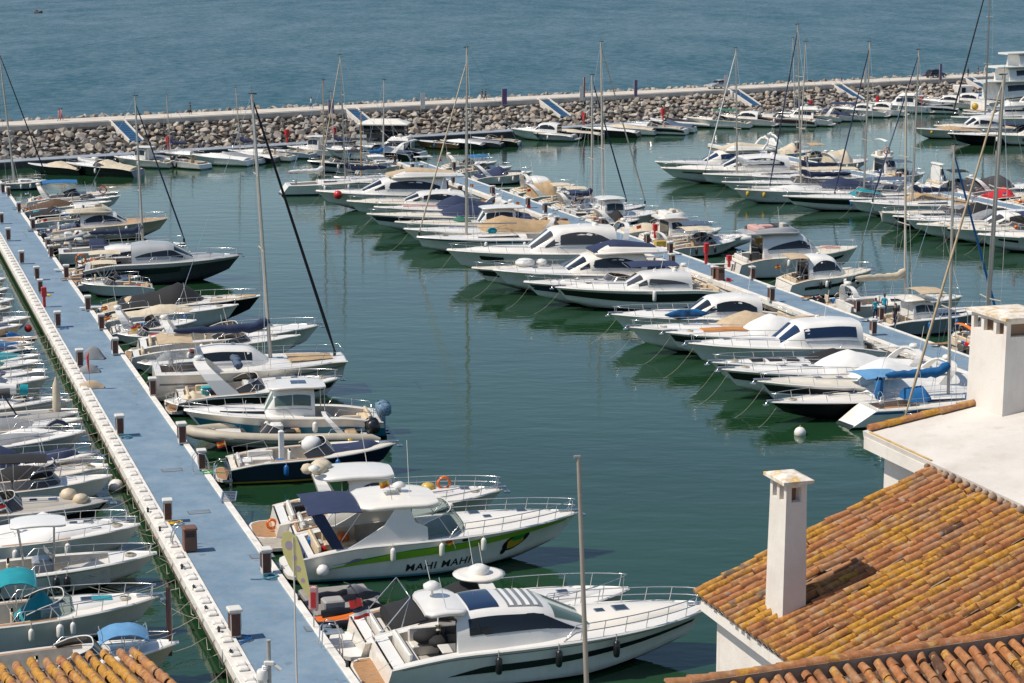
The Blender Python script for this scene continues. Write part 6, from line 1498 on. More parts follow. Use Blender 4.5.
openb('tan covered dinghy at the frame edge along the kerb', 'F', 6, 283, L=5, lod=1, jit=-4, B=2.7, z=.7, cover='tan', coverh=.35, scr=False, nm='dinghy')
openb('narrow pale skiff beside the frame edge at the kerb', 'F', 12, 312, L=5, lod=1, jit=-4, B=2.5, z=.7, cover='white', coverh=.25, scr=False, nm='dinghy')
# jet skis at the pier edge
jetski('orange and black jet ski behind the pier ladder', 'A', 396, 604, 'orange', 'black', 3.6, -1, z=.7)
jetski('black and white jet ski with blue handlebar beside the orange one', 'A', 380, 588, 'black', 'grey', 3.4, 1, z=.7)

# ---------------------------------------------------------------- boats under the breakwater
GJ = -34
def g(fn, label, px, py, L, **k): return fn(label, 'G', px, py, L=L * 1.12, lod=0, jit=k.pop('jit', GJ), **k)
g(openb, 'small motorboat under cream cover at the left end of the quay', 28, 162, 7, cover='cream', coverh=.6, hull='black', scr=False)
g(sport, 'black hulled cruiser with cream foredeck and glass sided canopy', 66, 161, 9, hull='black', tent='cream', tenth=.9, arch=False, plat=False)
g(rib, 'tiny white inflatable tender beside the black hulled cruiser', 80, 163, 4.5, tubec='white', arch=False, z=.5, scr=False)
g(pilot, 'white cuddy boat with cream hardtop under the rocks', 114, 155, 7.5, ob=1, hull='offwhite')
g(openb, 'white open boat tied beside the cream hardtop cuddy', 135, 154, 7, hull='white', cover='grey', coverh=.25)
g(openb, 'white motorboat with navy flag by the red lifebuoy post', 166, 157, 6, hull='white', seats='tan', jit=-50)
g(openb, 'white cuddy boat with yellow fender under the red post', 192, 153, 7.5, cover='white', coverh=.4)
g(openb, 'dark inflatable with pale topsides along the quay', 222, 151, 7, hull='black', cover='white', coverh=.2)
g(openb, 'white workboat with open deck next to the yellow jet ski', 243, 150, 6.5, hull='white', scr=False)
jetski('yellow jet ski under the breakwater', 'G', 254, 148, 'gold', 'black', 3.2, -30)
g(pilot, 'white pilot boat with dark square windows along the quay', 287, 145, 7.5, ob=1, ht=1.7)
g(openb, 'plain white launch without cover beside the pilot boat', 311, 145, 7.5, hull='white', cover='white', coverh=.25)
g(sport, 'black hulled cruiser with white arch under the purple banner', 343, 146, 9, hull='black', tent='slate', tenth=.8, plat=False)
g(fly, 'black and white flybridge boat touching the houseboat', 358, 144, 9.5, hull='black', arch=False, ht=1.2)
g(openb, 'low varnished boat between houseboat and dark tenders', 416, 139, 6, hull='wood', scr=False)
g(openb, 'dark tender with white canopy, first after the varnished boat', 440, 139, 6, hull='black', cover='white', coverh=.3, scr=False)
g(openb, 'dark low tender near the white cruiser on the quay', 458, 138, 6, hull='dgrey', cover='grey', coverh=.2, scr=False)
g(coupe, 'white hardtop cruiser alone by the purple banner on the quay', 511, 127, 10, hw=None, ht=1.4)
g(openb, 'slim dark launch past the lone white cruiser', 546, 128, 8, hull='black', cover='cream', coverh=.25, scr=False)
g(openb, 'black launch with white foredeck before the twin masts', 582, 126, 8, hull='black', cover='white', coverh=.25, scr=False)
g(sport, 'white and black cruiser right behind the twin masts', 620, 122, 9.5, hull='white', band='black', plat=False, arch=False)
g(rib, 'pale inflatable with black canopy and pink floats', 652, 121, 8.5, tubec='white', arch=False, cover='black')
g(rib, 'dark inflatable carrying a red cushion', 667, 121, 6, tubec='black', arch=False, scr=False)
g(sport, 'white cruiser with green awning beside the dark inflatable', 686, 116, 9.5, plat=False, bim='green', arch=False)
g(coupe, 'white cruiser moored below the silver car', 713, 114, 10, ht=1.2)
g(sport, 'white yacht with mahogany rail stripe past the silver car', 742, 113, 11, band='maroon', plat=False, arch=False)
g(fly, 'white flybridge boat with orange deck line on the quay', 766, 113, 10.5, arch=False, ht=1.3)
g(sport, 'white motorboat with square stern box on the quay', 781, 111, 9, plat=False, arch=True)
g(sport, 'white cruiser between two tall masts on the quay', 803, 109, 9.5, plat=False, arch=False, bim='navy')
g(coupe, 'white cruiser with blunt bow in front of the blue ramp', 831, 106, 9.5, ht=1.1)
g(fly, 'tall white flybridge cruiser with dark front glass on the quay', 868, 101, 11, ht=1.7, win='band')
g(openb, 'low slim speedboat with black stripe on the quay', 901, 103, 9, hull='white', band='black', cover='grey', coverh=.2)
g(coupe, 'white sport cruiser beside the black bowed yacht', 932, 96, 11, ht=1.3)
g(sport, 'yacht with black bow next to the harbour work barge', 955, 95, 11, hull='black', plat=False, arch=False, tent='white', tenth=.8)
for (lab, px, py, L, m) in (('thin masted sailboat against the rocks, beside the black walker', 228, 150, 8, (217, 217, 88)), ('small sailboat with slim dark mast by the red post', 160, 152, 7, (154, 156, 97)), ('thin masted sailboat left of the purple banner', 322, 148, 8, (312, 313, 92)), ('slim masted sailboat past the square sterned motorboat', 784, 112, 8, (771, 770, 38))):
    sail(lab, 'G', px, py, 9, L=L, lod=0, jit=GJ, jib=None, cover='navy', z=.9, r=.08, cabwin=False, fs=.7, fb=.9, mp=m)

# right-hand cluster of the outer basin
ROWS['H'] = (-1, None); GRP['H'] = 'yachts of the outer basin'
openb('small yacht with tan canvas bow in the outer basin', 'H', 914, 127, L=11, lod=0, jit=-4, cover='tan', coverh=.5, scr=False, hull='offwhite').fenders((.8,), 1, 'gold', .2, .4)
coupe('white motor yacht with black windscreen in the outer basin', 'H', 934, 124, L=15, lod=1, jit=-4, ht=1.8, B=4.5, wm=dglass, win='dart')
sport('long black hulled yacht in the outer basin', 'H', 948, 132, L=16, hull='black', lod=1, jit=-4, B=4.4, arch=True, plat=False, bim='navy')
b = coupe('white yacht with red flag nearest in the outer basin', 'H', 980, 132, L=16, lod=1, jit=-4, B=4.6, ht=1.6, flag=('red', 'red')); b.ballfender(.5, 1, 'red', .5, 3.0)
fly('white motor yacht with yellow buoy on its bow behind the black windscreen one', 'H', 962, 112, L=16, lod=1, jit=-4, ht=1.6, arch=True, B=4.6).ballfender(.9, 1, 'gold', .6, 3)
sail('tall sailboat of the outer basin whose black headsail crosses the ramp', 'H', 951, 117, 27.0, L=19, mp=(985, 991, -30), lod=1, jit=-4, jib='black', cover='white', tm=.62, B=4.6, r=.16, jtop=.98, jibr=.12)

def superyacht():
    p = at(980, 113, 0); L = 32
    b = Boat('superyacht', 'big white three deck superyacht at the frame edge', 'motorboat', GRP['H'], p, PA + R(0), L, 7.2, 1, fs=2.6, fb=4.2, tc=.05, rake=4)
    for (t0, t1, base, h, wf, nm) in ((.06, .80, .3, 2.3, .88, 'main_deck'), (.13, .68, 3.0, 2.2, .80, 'upper_deck'), (.20, .58, 5.6, 2.0, .66, 'sun_deck')):
        b.house(t0, t1, h, wf, .22, 0, 'band', None, 5, .08, base=base, split=4, name=nm); x0, xw, x1, zr = b.hx
        b.hardtop(x0 - 2.2, xw + .4, zr + .12, b.w(.35) * wf * 1.02, th=.3, crown=.02, name='deck_overhang')
    b.arch(.32, 9.2, .05, wid=1.2, wf=.5); b.rail(.5, 1.0, .04); b.platform(2.4)
superyacht()
def work_barge():
    p = at(952, 104, 0); t = thing('harbour_barge', 'blue decked white barge with small cabin by the last blue ramp', 'barge', p, PA - R(8), GRP['G'])
    mb = MB(); mb.prism([(0, -2), (12, -2), (14.5, -.8), (14.5, .8), (12, 2), (0, 2)], -.4, 1.2); mb.obj('hull', gel, t)
    mb = MB(); mb.box(4, 13, -1.7, 1.7, 1.2, 1.9, 0, .1); mb.obj('deck_cover', canvas['sky'], t)
    mb = MB(); mb.box(.6, 3.4, -1.6, 1.6, 1.2, 3.6, 0, .12); c = mb.obj('cabin', gel, t); mb = MB(); mb.box(1.2, 2.0, -1.63, -1.60, 1.6, 3.2); mb.obj('door', dglass, c)
work_barge()
def houseboat():
    p = at(362, 147, 0); t = thing('houseboat', 'boxy houseboat with dark glass walls and white hipped roof', 'houseboat', p, PA - R(22), GRP['G'])
    mb = MB(); mb.prism([(-.6, -2.2), (7.6, -2.2), (7.6, 2.2), (-.6, 2.2)], -.3, .85); mb.obj('pontoon', gel, t)
    mb = MB(); mb.box(0, 6.6, -1.9, 1.9, .85, 3.4, 0, .05); w = mb.obj('cabin', dglass, t)
    mb = MB()
    for x in (0, 1.6, 3.3, 5.0, 6.6):
        for y in (-1.93, 1.85): mb.box(x - .07, x + .07, y, y + .08, .85, 3.4)
    mb.obj('window_frame', paint('grey'), w)
    mb = MB(); r0 = [(-.4, -2.3, 3.4), (7.1, -2.3, 3.4), (7.1, 2.3, 3.4), (-.4, 2.3, 3.4)]; r1 = [(-.4, -2.3, 3.55), (7.1, -2.3, 3.55), (7.1, 2.3, 3.55), (-.4, 2.3, 3.55)]; r2 = [(1.3, -.5, 4.2), (5.3, -.5, 4.2), (5.3, .5, 4.2), (1.3, .5, 4.2)]
    mb.grid([r0, r1, r2], 0, False, True); mb.add(r2, [(0, 1, 2, 3)], 0, False); mb.add(r0, [(3, 2, 1, 0)], 0, False); mb.obj('roof', gel, t)
    mb = MB(); mb.box(-.5, 1.0, -2.15, -1.95, .85, 2.0); mb.obj('side_panel', gel, t)
houseboat()
# fillers the photograph shows between the bigger boats
openb('small grey runabout tucked behind the pedestals of the near pier, navy tonneau', 'A', 96, 226, L=7, cover='navy', coverh=.35, lod=1, hull='lgrey', scr=False, B=2.4)
openb('open white launch with cream seats between cream flybridge and black runabout', 'A', 104, 214, L=8, lod=1, seats='cream', B=2.5)
rib('black tender with grey tubes between the grey cruiser and the navy sailboat', 'A', 100, 246, L=5.5, lod=1, arch=False, tubec='black', z=.5)
sport('white sport cruiser whose white arch rises beside the tan covered launch', 'A', 196, 316, L=9, lod=1, arch=True, seats='white', B=2.9, plat=False, jit=-5, flag=('red', 'yellow', 'red'))
openb('white dinghy with turquoise cloth between the catamaran and a bowrider', 'A', 178, 350, L=4.8, rev=True, cover='teal', coverh=.3, scr=False, lod=1, hull='white', nm='dinghy', z=.8, rail=False, B=2.0)
openb('beige open boat with tan canvas behind the white walkaround', 'A', 212, 398, L=7.4, rev=True, cover='cream', coverh=.6, scr=False, lod=1, hull='white', z=.9, B=2.5)
sport('white cruiser with folded grey canopy, second behind the large arch yacht', 'A', 330, 366, L=None, lod=1, arch=False, seats='grey', B=2.9, plat=True, jit=-5, band='black') if False else None
openb('slim white launch at the far end of the middle pier, harbour side', 'B', 428, 240, lod=1, cover='white', coverh=.35, B=2.6, scr=False) if False else None
for (lab, x, y, kw) in (('white cruiser with low windscreen beside the tan canopied one', 590, 196, dict(bim='cream')), ('white sport boat with grey seats behind the black hulled sport boat', 700, 219, dict(seats='grey')), ('white cruiser with slate bimini past the red fire post', 742, 234, dict(bim='slate')), ('white cruiser with cream bimini near the navy awning sailboat', 610, 199, dict(bim='cream', arch=True)), ('small white cruiser with blue bimini near the tip, far side', 512, 165, dict(bim='blue'))):
    sport(lab, 'C', x, y, lod=1, B=2.9, jit=-5, **dict(dict(arch=False), **kw))
for (lab, x, y, kw) in (('white cruiser with cream bimini behind the twin masts of the third pier', 722, 180, dict(bim='cream')), ('white sport boat with slate bimini behind the turquoise cover', 802, 190, dict(bim='slate', arch=True)), ('white cruiser with tan tent between two navy forestays', 850, 199, dict(tent='tan', tenth=1.2)), ('white cruiser with grey tent just before the big sport cruiser', 905, 217, dict(tent='grey', tenth=1.2)), ('white sport cruiser with navy bimini beside the green tinted one', 948, 226, dict(bim='navy', arch=True))):
    sport(lab, 'D', x, y, lod=1, B=3.0, jit=-5, **dict(dict(arch=False), **kw))
for (lab, x, y, kw) in (('white boat with cream canopy beyond the third pier, beside the arch yacht', 812, 150, dict(tent='cream', tenth=1.4)), ('white boat with rolled tan canvas behind the long awning cruiser', 838, 154, dict(bim='tan')), ('white motorboat with slate bimini beside the sportfisher', 925, 172, dict(bim='slate')), ('white boat with dark bimini between trawler and brown canvas', 985, 181, dict(bim='black')), ('white boat beside the red covered one, plain cockpit', 1060, 196, dict())):
    sport(lab, 'E', x, y, lod=1, B=3.2, jit=-5, **dict(dict(arch=False), **kw))
g(openb, 'white launch under grey cover before the black walker', 210, 152, 7, cover='grey', coverh=.4); g(openb, 'pale blue skiff between the yellow jet ski and pilot boat', 268, 148, 6, hull='paleblue', scr=False)
g(sport, 'white cruiser with black bimini beside the plain launch', 326, 147, 8, plat=False, arch=False, bim='black'); g(openb, 'dark open launch after the white canopy tender', 472, 136, 6.5, hull='black', seats='tan'); g(openb, 'grey launch before the slim dark one', 528, 131, 6.5, hull='grey', cover='white', coverh=.25, scr=False)
g(openb, 'white launch with cream cover before the twin masts, second', 600, 124, 8, cover='cream', coverh=.4); g(sport, 'white cruiser with slate tent near the inflatables', 636, 121, 8.5, tent='slate', tenth=.8, plat=False, arch=False); g(sport, 'white cruiser with navy tent left of the tall masts', 793, 110, 9, tent='navy', tenth=.9, plat=False, arch=False)
g(coupe, 'white cruiser between blunt bow and tall flybridge', 850, 105, 9.5, ht=1.2); g(sport, 'white cruiser with bimini before the slim speedboat', 886, 102, 9, plat=False, arch=False, bim='cream'); g(coupe, 'white coupe cruiser behind the slim speedboat', 917, 98, 10, ht=1.2)

for (x, y, L, kw, lab) in ((34, 348, 6.5, dict(cover='blue', coverh=.35), 'launch with bright blue tonneau behind the varnished rowing boat'), (40, 361, 7, dict(cover='teal', coverh=.4), 'slim launch under teal cover between blue gunwales and green cover'), (47, 377, 7.5, dict(cover='navy', coverh=.5), 'launch with navy tonneau between the green and slate covers'),
        (72, 408, 7.5, dict(seats='tan'), 'open launch with tan seats beside the planked workboat'), (82, 428, 8, dict(cover='grey', coverh=.5), 'launch with grey cover behind the curved navy fender boat'), (108, 476, 8, dict(cover='black', coverh=.5), 'launch under black cover behind the silver speedboat'), (112, 487, 8.5, dict(seats='grey', bim='black'), 'runabout with black bimini beside the silver speedboat'),
        (140, 537, 8.5, dict(cover='white', coverh=.35), 'low white launch between the cuddy cruiser and the centre console boat'), (22, 329, 6, dict(cover='slate', coverh=.4), 'launch with slate cover beside the yellow jet ski')):
    openb(lab, 'F', x, y, L=L, lod=1, jit=-4, B=2.0, scr=('cover' not in kw), z=.9, rail=True, **kw)
for (x, y, L, kw, lab) in ((150, 262, 9, dict(bim='cream', seats='tan'), 'white launch with cream bimini behind the grey cruiser'), (128, 222, 8, dict(cover='slate', coverh=.5), 'launch under slate cover beside the tan foredeck yacht'), (120, 196, 9, dict(seats='tan'), 'open boat with tan seats beside the blue bimini cruiser'), (238, 304, None, dict(cover='cream', coverh=.5), 'slim white boat with cream cover just past the black canvas yacht'), (300, 334, None, dict(seats='cream', bim=None), 'white day boat tucked behind the catamaran mast')):
    openb(lab, 'A', x, y, L=L, lod=1, jit=-5, B=2.3, scr=('cover' not in kw), **kw)

# everyday gear on every boat
def dress(b, rg):
    L, tc = b.L, b.tc; side = lambda: rg.choice((1, -1)); row = b.mooring[0] if b.mooring else None
    if b.root.name.startswith(('superyacht', 'charter')) or b.root['label'].startswith('large white hardtop'): return
    if rg.random() < .65:
        c = rg.choice(('white', 'white', 'white', 'navy', 'black', 'blue'))
        for sg in (1, -1): b.fenders([t + rg.uniform(-.03, .03) for t in ((.35, .6) if b.lod else (.5,))], sg, c, .11 + .004 * L, .4 + .015 * L, .97)
    if not b.lod: return
    if rg.random() < .7:                    # coiled warp on the foredeck
        mb = MB(); t = rg.uniform(.8, .9); p = b.dp(t, rg.uniform(-.3, .3), .02)
        for k in range(3): mb.tube([(p.x + (.26 - .03 * k) * math.cos(a * .7), p.y + (.26 - .03 * k) * math.sin(a * .7), p.z + .03 * k) for a in range(10)], .022, 4)
        b.P('rope_coil', mb, rope)
    if getattr(b, 'croof', None):
        cr = b.croof; mb = MB()
        for sg in (1, -1):
            a, e = cr.x0 + .25 * (cr.x1 - cr.x0), cr.x0 + .65 * (cr.x1 - cr.x0); ph = math.pi / 2 - sg * .62
            pts = [cr.P(a + (e - a) * i / 4, ph) + Vector((0, 0, .09)) for i in range(5)]; mb.tube([cr.P(a, ph)] + pts + [cr.P(e, ph)], .018, 4)
        b.P('grab_rail', mb, steel)
    if getattr(b, 'hs', None) and b.lod:
        hs = b.hs; x0, xw, x1, zr = b.hx; mb = MB(); y = rg.uniform(-.6, .6); x = x0 + rg.uniform(.2, .6) * (xw - x0); z = hs.P(x, math.pi / 2).z - .06
        mb.tube([(x, y, z), (x - .3, y, z + rg.uniform(1.2, 2.4))], .014, 4); mb.box(x + .3, x + .55, y - .35, y - .15, z, z + .16, 0, .04); b.P('antenna', mb, gel)
        mb = MB()                            # window frames
        for sg in (1, -1):
            a, e = x0 + .06 * (x1 - x0), xw; mb.tube([hs.P(a + (e - a) * i / 6, (lambda p: p if sg > 0 else math.pi - p)(math.asin(.30 ** (hs.n / 2))), .015) for i in range(7)], .018, 4)
        b.P('cabin_trim', mb, steel)
        if rg.random() < .4:
            mb = MB(); rr = .2 + .1 * rg.random(); x = x0 + .3 * (xw - x0); z = hs.P(x, math.pi / 2).z - .03; mb.tube([(x, .4, z), (x, .4, z + .16), (x, .4, z + .26)], [rr, rr * 1.05, rr * .4], 12); b.P('radar_dome', mb, gel)
    elif rg.random() < .5:
        mb = MB(); p = b.dp(tc, rg.choice((-.7, .7))); mb.tube([(p.x, p.y, p.z), (p.x - .4, p.y, p.z + rg.uniform(1.5, 2.4))], .013, 4); b.P('antenna', mb, gel)
    if tc > .15 and not b.sail:
        if rg.random() < .5:                # stern rail
            mb = MB(); P = lambda t, q, z: b.dp(t, q * .95, z); h = .5
            mb.tube([P(.25, 1, 0), P(.22, 1, h), P(.03, 1, h), P(.03, .35, h), P(.03, .35, 0)], .018, 5); mb.tube([P(.25, -1, 0), P(.22, -1, h), P(.03, -1, h), P(.03, -.35, h), P(.03, -.35, 0)], .018, 5)
            for sg in (1, -1): mb.tube([P(.12, sg, 0), P(.12, sg, h)], .015, 4)
            b.P('stern_rail', mb, steel)
        if rg.random() < .45:
            mb = MB()
            for sg in (1, -1): mb.grid([[b.dp(t, sg * q, .006) for q in (b.cw + .03, .97)] for t in [.04 + (tc - .04) * i / 5 for i in range(6)]], 0, False)
            b.P('teak_side_deck', mb, teak)
        for k in range(rg.choice((0, 1, 2, 3))):
            x = rg.uniform(.08, max(.12, tc - .1)) * L; y = rg.uniform(-.55, .55) * b.w(.15); s_ = rg.uniform(.15, .3); mb = MB(); z = b.zf + .4
            mb.box(x - s_, x + s_ * 1.3, y - s_, y + s_ * 1.2, z - .2, z + s_ * rg.uniform(.6, 1.6), 0, .06)
            b.P('cockpit_gear', mb, rg.choice([paint('blue'), paint('red'), paint('orange'), gel, gel, cush['cream'], cush['tan'], cush['grey'], paint('navy'), rubber, paint('aqua')]))
    if rg.random() < .3: b.flag(.02 * L, b.w(0) * .7 * side(), b.fs, rg.choice((('red', 'yellow', 'red'), ('red', 'red'), ('navy', 'white', 'red'), ('blue', 'white'))), .9, .4)
    rg.random()
    if row in ('A', 'B', 'C', 'D') and not b.mooring[1]:
        for sg in (1, -1):
            e = -1.9 - b.mooring[2]; b.moor([((.1, sg * b.w(0) * .85, b.zs(0) + .05), (e if e > -3.2 else -3.0, sg * b.w(0) * rg.uniform(.3, 1.1), 1.1))])
        if rg.random() < .35 and row in 'ABC':
            mb = MB(); mb.box(-b.mooring[2] - 1.5, .3 - b.mooring[2] * .4, -.22, .22, 1.16, 1.22, 0, .02); b.P('boarding_plank', mb, rg.choice([teak, steel, gel]))
rgd = random.Random(77)
for b_ in list(BOATS): dress(b_, rgd)
# ---------------------------------------------------------------- things on the piers
ZP = 1.07
def pedestal(px, py, label, group, h=1.15, w=.46):
    p = at(px, py, ZP)
    if PROTO.get('ped') is None:
        t = thing('service_pedestal', label, 'pedestal', p, PA, group)
        mb = MB(); mb.box(-.2, .2, -.24, .24, 0, h - .14, 0, .02); mb.obj('body', mat('pedestal_white', (.66, .62, .56), .7, var=.2), t)
        mb = MB(); br = mat('pedestal_brown', (.115, .045, .032), .7, var=.3, scale=4)
        for y in (-.245, .245): mb.box(-.17, .17, min(y, y * 1.06), max(y, y * 1.06), .08, h - .2, 0, 0)
        for x in (-.205, .205): mb.box(min(x, x * 1.07), max(x, x * 1.07), -.2, .2, .3, h - .2, 0, 0)
        mb.obj('louvre_panel', br, t)
        mb = MB(); mb.box(-.27, .27, -.30, .30, h - .14, h, 0, .03); mb.obj('cap', mat('pedestal_cap', (.70, .67, .61), .6, var=.12), t)
        PROTO['ped'] = t; return t
    r = PROTO['ped'].copy(); COL.objects.link(r); r.location = p; r['label'] = label; r['group'] = group
    r.rotation_euler = (0, 0, PA + rnd.uniform(-.1, .1)); s = rnd.uniform(.92, 1.05); r.scale = (s, s, s)
    for c in PROTO['ped'].children:
        d = c.copy(); COL.objects.link(d); d.parent = r
    return r
PROTO = {}
g1, l1 = 'service pedestals of the near pier', 'white capped brown service pedestal on the near blue pier'
for x, y in [(120, 434), (168, 520), (235, 636), (58, 326), (40.5, 292), (37, 279), (22, 263), (8.5, 240), (1.5, 223), (80, 366), (3, 193), (8.5, 196), (19, 212), (33, 229), (48, 249), (51, 257), (66.5, 278), (88, 310), (101.5, 329), (115, 354), (153, 395), (182, 443), (202, 469), (266, 573)]:
    pedestal(x, y, l1, g1)
g2, l2 = 'service pedestals of the middle pier', 'brown service pedestal on the middle pier'
for x, y in [(412.5, 172), (412, 178), (421.5, 173), (454, 170), (453, 183), (446, 190), (460, 195), (492.5, 196), (493, 206), (528, 207), (545, 213), (545, 225), (557, 227), (602, 229), (605.5, 243), (647, 245), (670, 254), (672, 266), (714, 279), (752, 279), (771, 301), (857, 312), (880, 320), (873, 334)]:
    pedestal(x, y, l2, g2)
g3, l3 = 'service pedestals of the third pier', 'brown service pedestal far off on the third pier'
for x, y in [(767, 152), (797, 150), (806, 164), (840, 171), (899, 181)]: pedestal(x, y, l3, g3)
def litter_bin(px, py, label):
    t = thing('litter_bin', label, 'bin', at(px, py, .985), PA, 'litter bins on the piers')
    mb = MB(); mb.box(-.3, .3, -.3, .3, .05, 1.0, 0, .03); mb.box(-.33, .33, -.33, .33, 1.0, 1.18, 0, .05)
    o = mb.obj('body', mat('bin_brown', (.17, .085, .06), .7, var=.25, scale=3), t); mb = MB(); mb.box(-.2, .2, -.335, -.30, .74, .92); mb.obj('slot', paint('black'), o)
litter_bin(190, 551, 'brown litter bin beside the ladder hoops on the near pier')
for (x, y, lab) in ((810, 283, None), (880, 321, None)): pass
litter_bin(720, 281, 'brown litter bin on the middle pier before the hardtop cruiser')
litter_bin(564, 230, 'brown litter bin in the middle of the middle pier')
def ladder(px, py, label, s=1.0, rz=0.0, w=.5):
    t = tag(MB().obj('x', steel) or bpy.data.objects.new('x', None), label, 'ladder') if False else None
    mb = MB(); 
    for sg in (-1, 1): mb.tube([(-.55, sg * w / 2, 0), (-.5, sg * w / 2, .75), (-.25, sg * w / 2, 1.0), (.1, sg * w / 2, .9), (.28, sg * w / 2, .4), (.30, sg * w / 2, -1.2)], .028, 6)
    for z in (.2, -.1, -.4, -.7, -1.0): mb.tube([(.3, -w / 2, z), (.3, w / 2, z)], .02, 5)
    o = mb.obj('pier_ladder', steel); o.location = at(px, py, ZP); o.rotation_euler = (0, 0, PA + rz); return tag(o, label, 'ladder', 'steel ladders on the pier edge')
ladder(334, 645, 'steel hooped ladder next to the orange jet ski'); ladder(203, 470, 'steel hooped ladder by the navy hulled bowrider'); ladder(178, 545, 'steel hooped ladder on the kerb beside the brown bin', rz=math.pi); ladder(225, 478, 'steel hooped ladder just past the pedestal near the navy bowrider')
def red_post(px, py, z, label, h=1.5, kind='post'):
    t = thing('fire_post', label, 'fire hydrant post', at(px, py, z), PA, 'red fire posts'); red = paint('red')
    mb = MB(); mb.box(-.11, .11, -.11, .11, 0, h, 0, .02); mb.obj('post', red, t); mb = MB(); mb.box(-.2, .2, -.2, .2, h * .55, h * 1.05, 0, .04); mb.obj('hose_box', red, t)
red_post(44.5, 307, .985, 'red fire post on the near pier beside two pedestals'); red_post(706, 264, .985, 'tall red fire post on the middle pier', 1.8); red_post(655, 238, .985, 'red fire post on the middle pier by the yellow box', 1.3)
red_post(729, 267, .985, 'thin red post beside the tall red fire post', 1.0)
for (x, y, l) in ((168, 139, 'red lifebuoy post below the black walker'), (287, 133, 'small red post by the pilot boat'), (334, 126, 'red box post beside the blue ramp and purple banner'), (584, 112, 'red post under the white banner'), (663, 107, 'red post before the silver car'), (811, 93, 'red post between the tall masts'), (878, 90, 'red post by the tall flybridge cruiser'), (922, 86, 'red post under the dark car')):
    p = on_plane(x, y, bw(0, -QD + 2.8), BN); red_post(x, y, .93, l, 1.5) if False else None
    o = thing('fire_post', l, 'fire hydrant post', Vector((p.x, p.y, .93)), BA, 'red posts along the quay')
    mb = MB(); mb.box(-.1, .1, -.1, .1, 0, 1.9, 0, .02); mb.obj('post', paint('red'), o); mb = MB(); mb.box(-.3, .3, -.22, .22, 1.0, 2.0, 0, .05); mb.obj('hose_box', paint('red'), o)
# tarpaulined heaps beside the pedestal on the near pier
for (x, y, lx, ly, h, rz, lab, c) in ((90, 358, 1.5, .7, .9, .5, 'grey tarpaulined bench frame beside the red banner', 'grey'), (86, 372, 1.3, .9, .55, .2, 'low grey tarpaulined heap beside the red banner', 'grey'), (86, 388, 1.5, .8, .5, .1, 'tan dome shaped cover on the pier kerb', 'beige')):
    h_ = House([(0, h * .5), (lx * .4, h), (lx * .7, h * .85), (lx, .1)], [(0, ly * .4), (lx * .5, ly * .5), (lx, ly * .35)], lambda q: 0, 2.2, .3, 3); mb = MB(); h_.mesh(mb, 10, 10)
    o = mb.obj('tarpaulin_heap', canvas[c]); o.location = at(x - 6, y, ZP - .06); o.rotation_euler = (0, 0, PA - rz); tag(o, lab, 'tarpaulin')
t = thing('banner', 'small red furled banner among grey tarpaulins on the near pier', 'banner', at(90, 388, ZP), PA); mb = MB(); mb.tube([(0, 0, 0), (0, 0, 2.3)], .02, 5); mb.obj('pole', steel, t); mb = MB(); mb.tube([(0, 0, .9), (-.06, 0, 1.5), (-.1, .02, 2.0), (0, 0, 2.3)], [.03, .13, .15, .03], 6, 0, True, .5); mb.obj('cloth', paint('red'), t)
# hatches and stains with a shape of their own: steel covers let into the pier deck
for i, (x, y) in enumerate(((199, 512), (262, 556), (330, 632), (318, 628), (172, 470))):
    mb = MB(); mb.box(-.55, .55, -.35, .35, 0, .008); mb.box(-.5, .5, -.3, .3, .008, .014, 1); o = mb.obj('deck_hatch', [mat('hatch_frame', (.12, .13, .14), .6), mat('hatch_lid', (.19, .24, .29), .7, var=.3)]); o.location = at(x, y, .987); o.rotation_euler = (0, 0, PA); tag(o, 'steel hatch cover let into the blue pier deck', 'hatch', 'hatch covers of the near pier')
mb = MB(); [mb.tube([(-.9 + .3 * i, -.35, .03), (-.9 + .3 * i, .35, .03)], .03, 5) for i in range(7)]; [mb.box(-.9, .9, y - .03, y + .03, .0, .06) for y in (-.35, .35)]
o = mb.obj('boarding_grating', steel); o.location = at(229, 497, ZP); o.rotation_euler = (0, 0, PA + 1.35); tag(o, 'metal boarding grating across the pier edge', 'grating')
# bollards and cleats along the near kerb
for i, (x, y) in enumerate(((206, 611), (219, 632), (231, 655), (194, 590), (182, 569), (299, 600), (321, 630), (347, 667), (160, 531), (148, 512))):
    mb = MB(); mb.tube([(0, 0, 0), (0, 0, .12), (0, 0, .2)], [.06, .05, .08], 8); mb.tube([(-.16, 0, .18), (.16, 0, .18)], .035, 6); o = mb.obj('mooring_cleat', paint('black')); o.location = at(x, y, ZP); o.rotation_euler = (0, 0, PA + 1.5); tag(o, 'small black mooring cleat on the near pier kerb', 'cleat', 'mooring cleats of the near pier')
# mooring ropes slung down the kerb wall
rg = random.Random(12)
for i in range(34):
    u = 74 + i * 2.3 + rg.uniform(-.6, .6); d = rg.uniform(.5, 1.4); a = from_uv(u, 12.78, .95); b_ = from_uv(u + d * 1.6, 12.72, rg.uniform(.4, .9)); e = from_uv(u + rg.uniform(-1, 1.5), 10.2 - rg.uniform(0, 1.5), .9)
    mb = MB(); pts = [a, a.lerp(b_, .3) - Vector((0, 0, .45)) - V * .05, a.lerp(b_, .7) - Vector((0, 0, .5)) - V * .05, b_]; mb.tube(pts + [b_.lerp(e, k / 4) - Vector((0, 0, .4 * math.sin(math.pi * k / 4))) for k in (1, 2, 3, 4)], .018, 4)
    o = mb.obj('mooring_rope', rope); tag(o, 'weathered mooring rope slung from the kerb wall', 'rope', 'mooring ropes along the kerb wall')
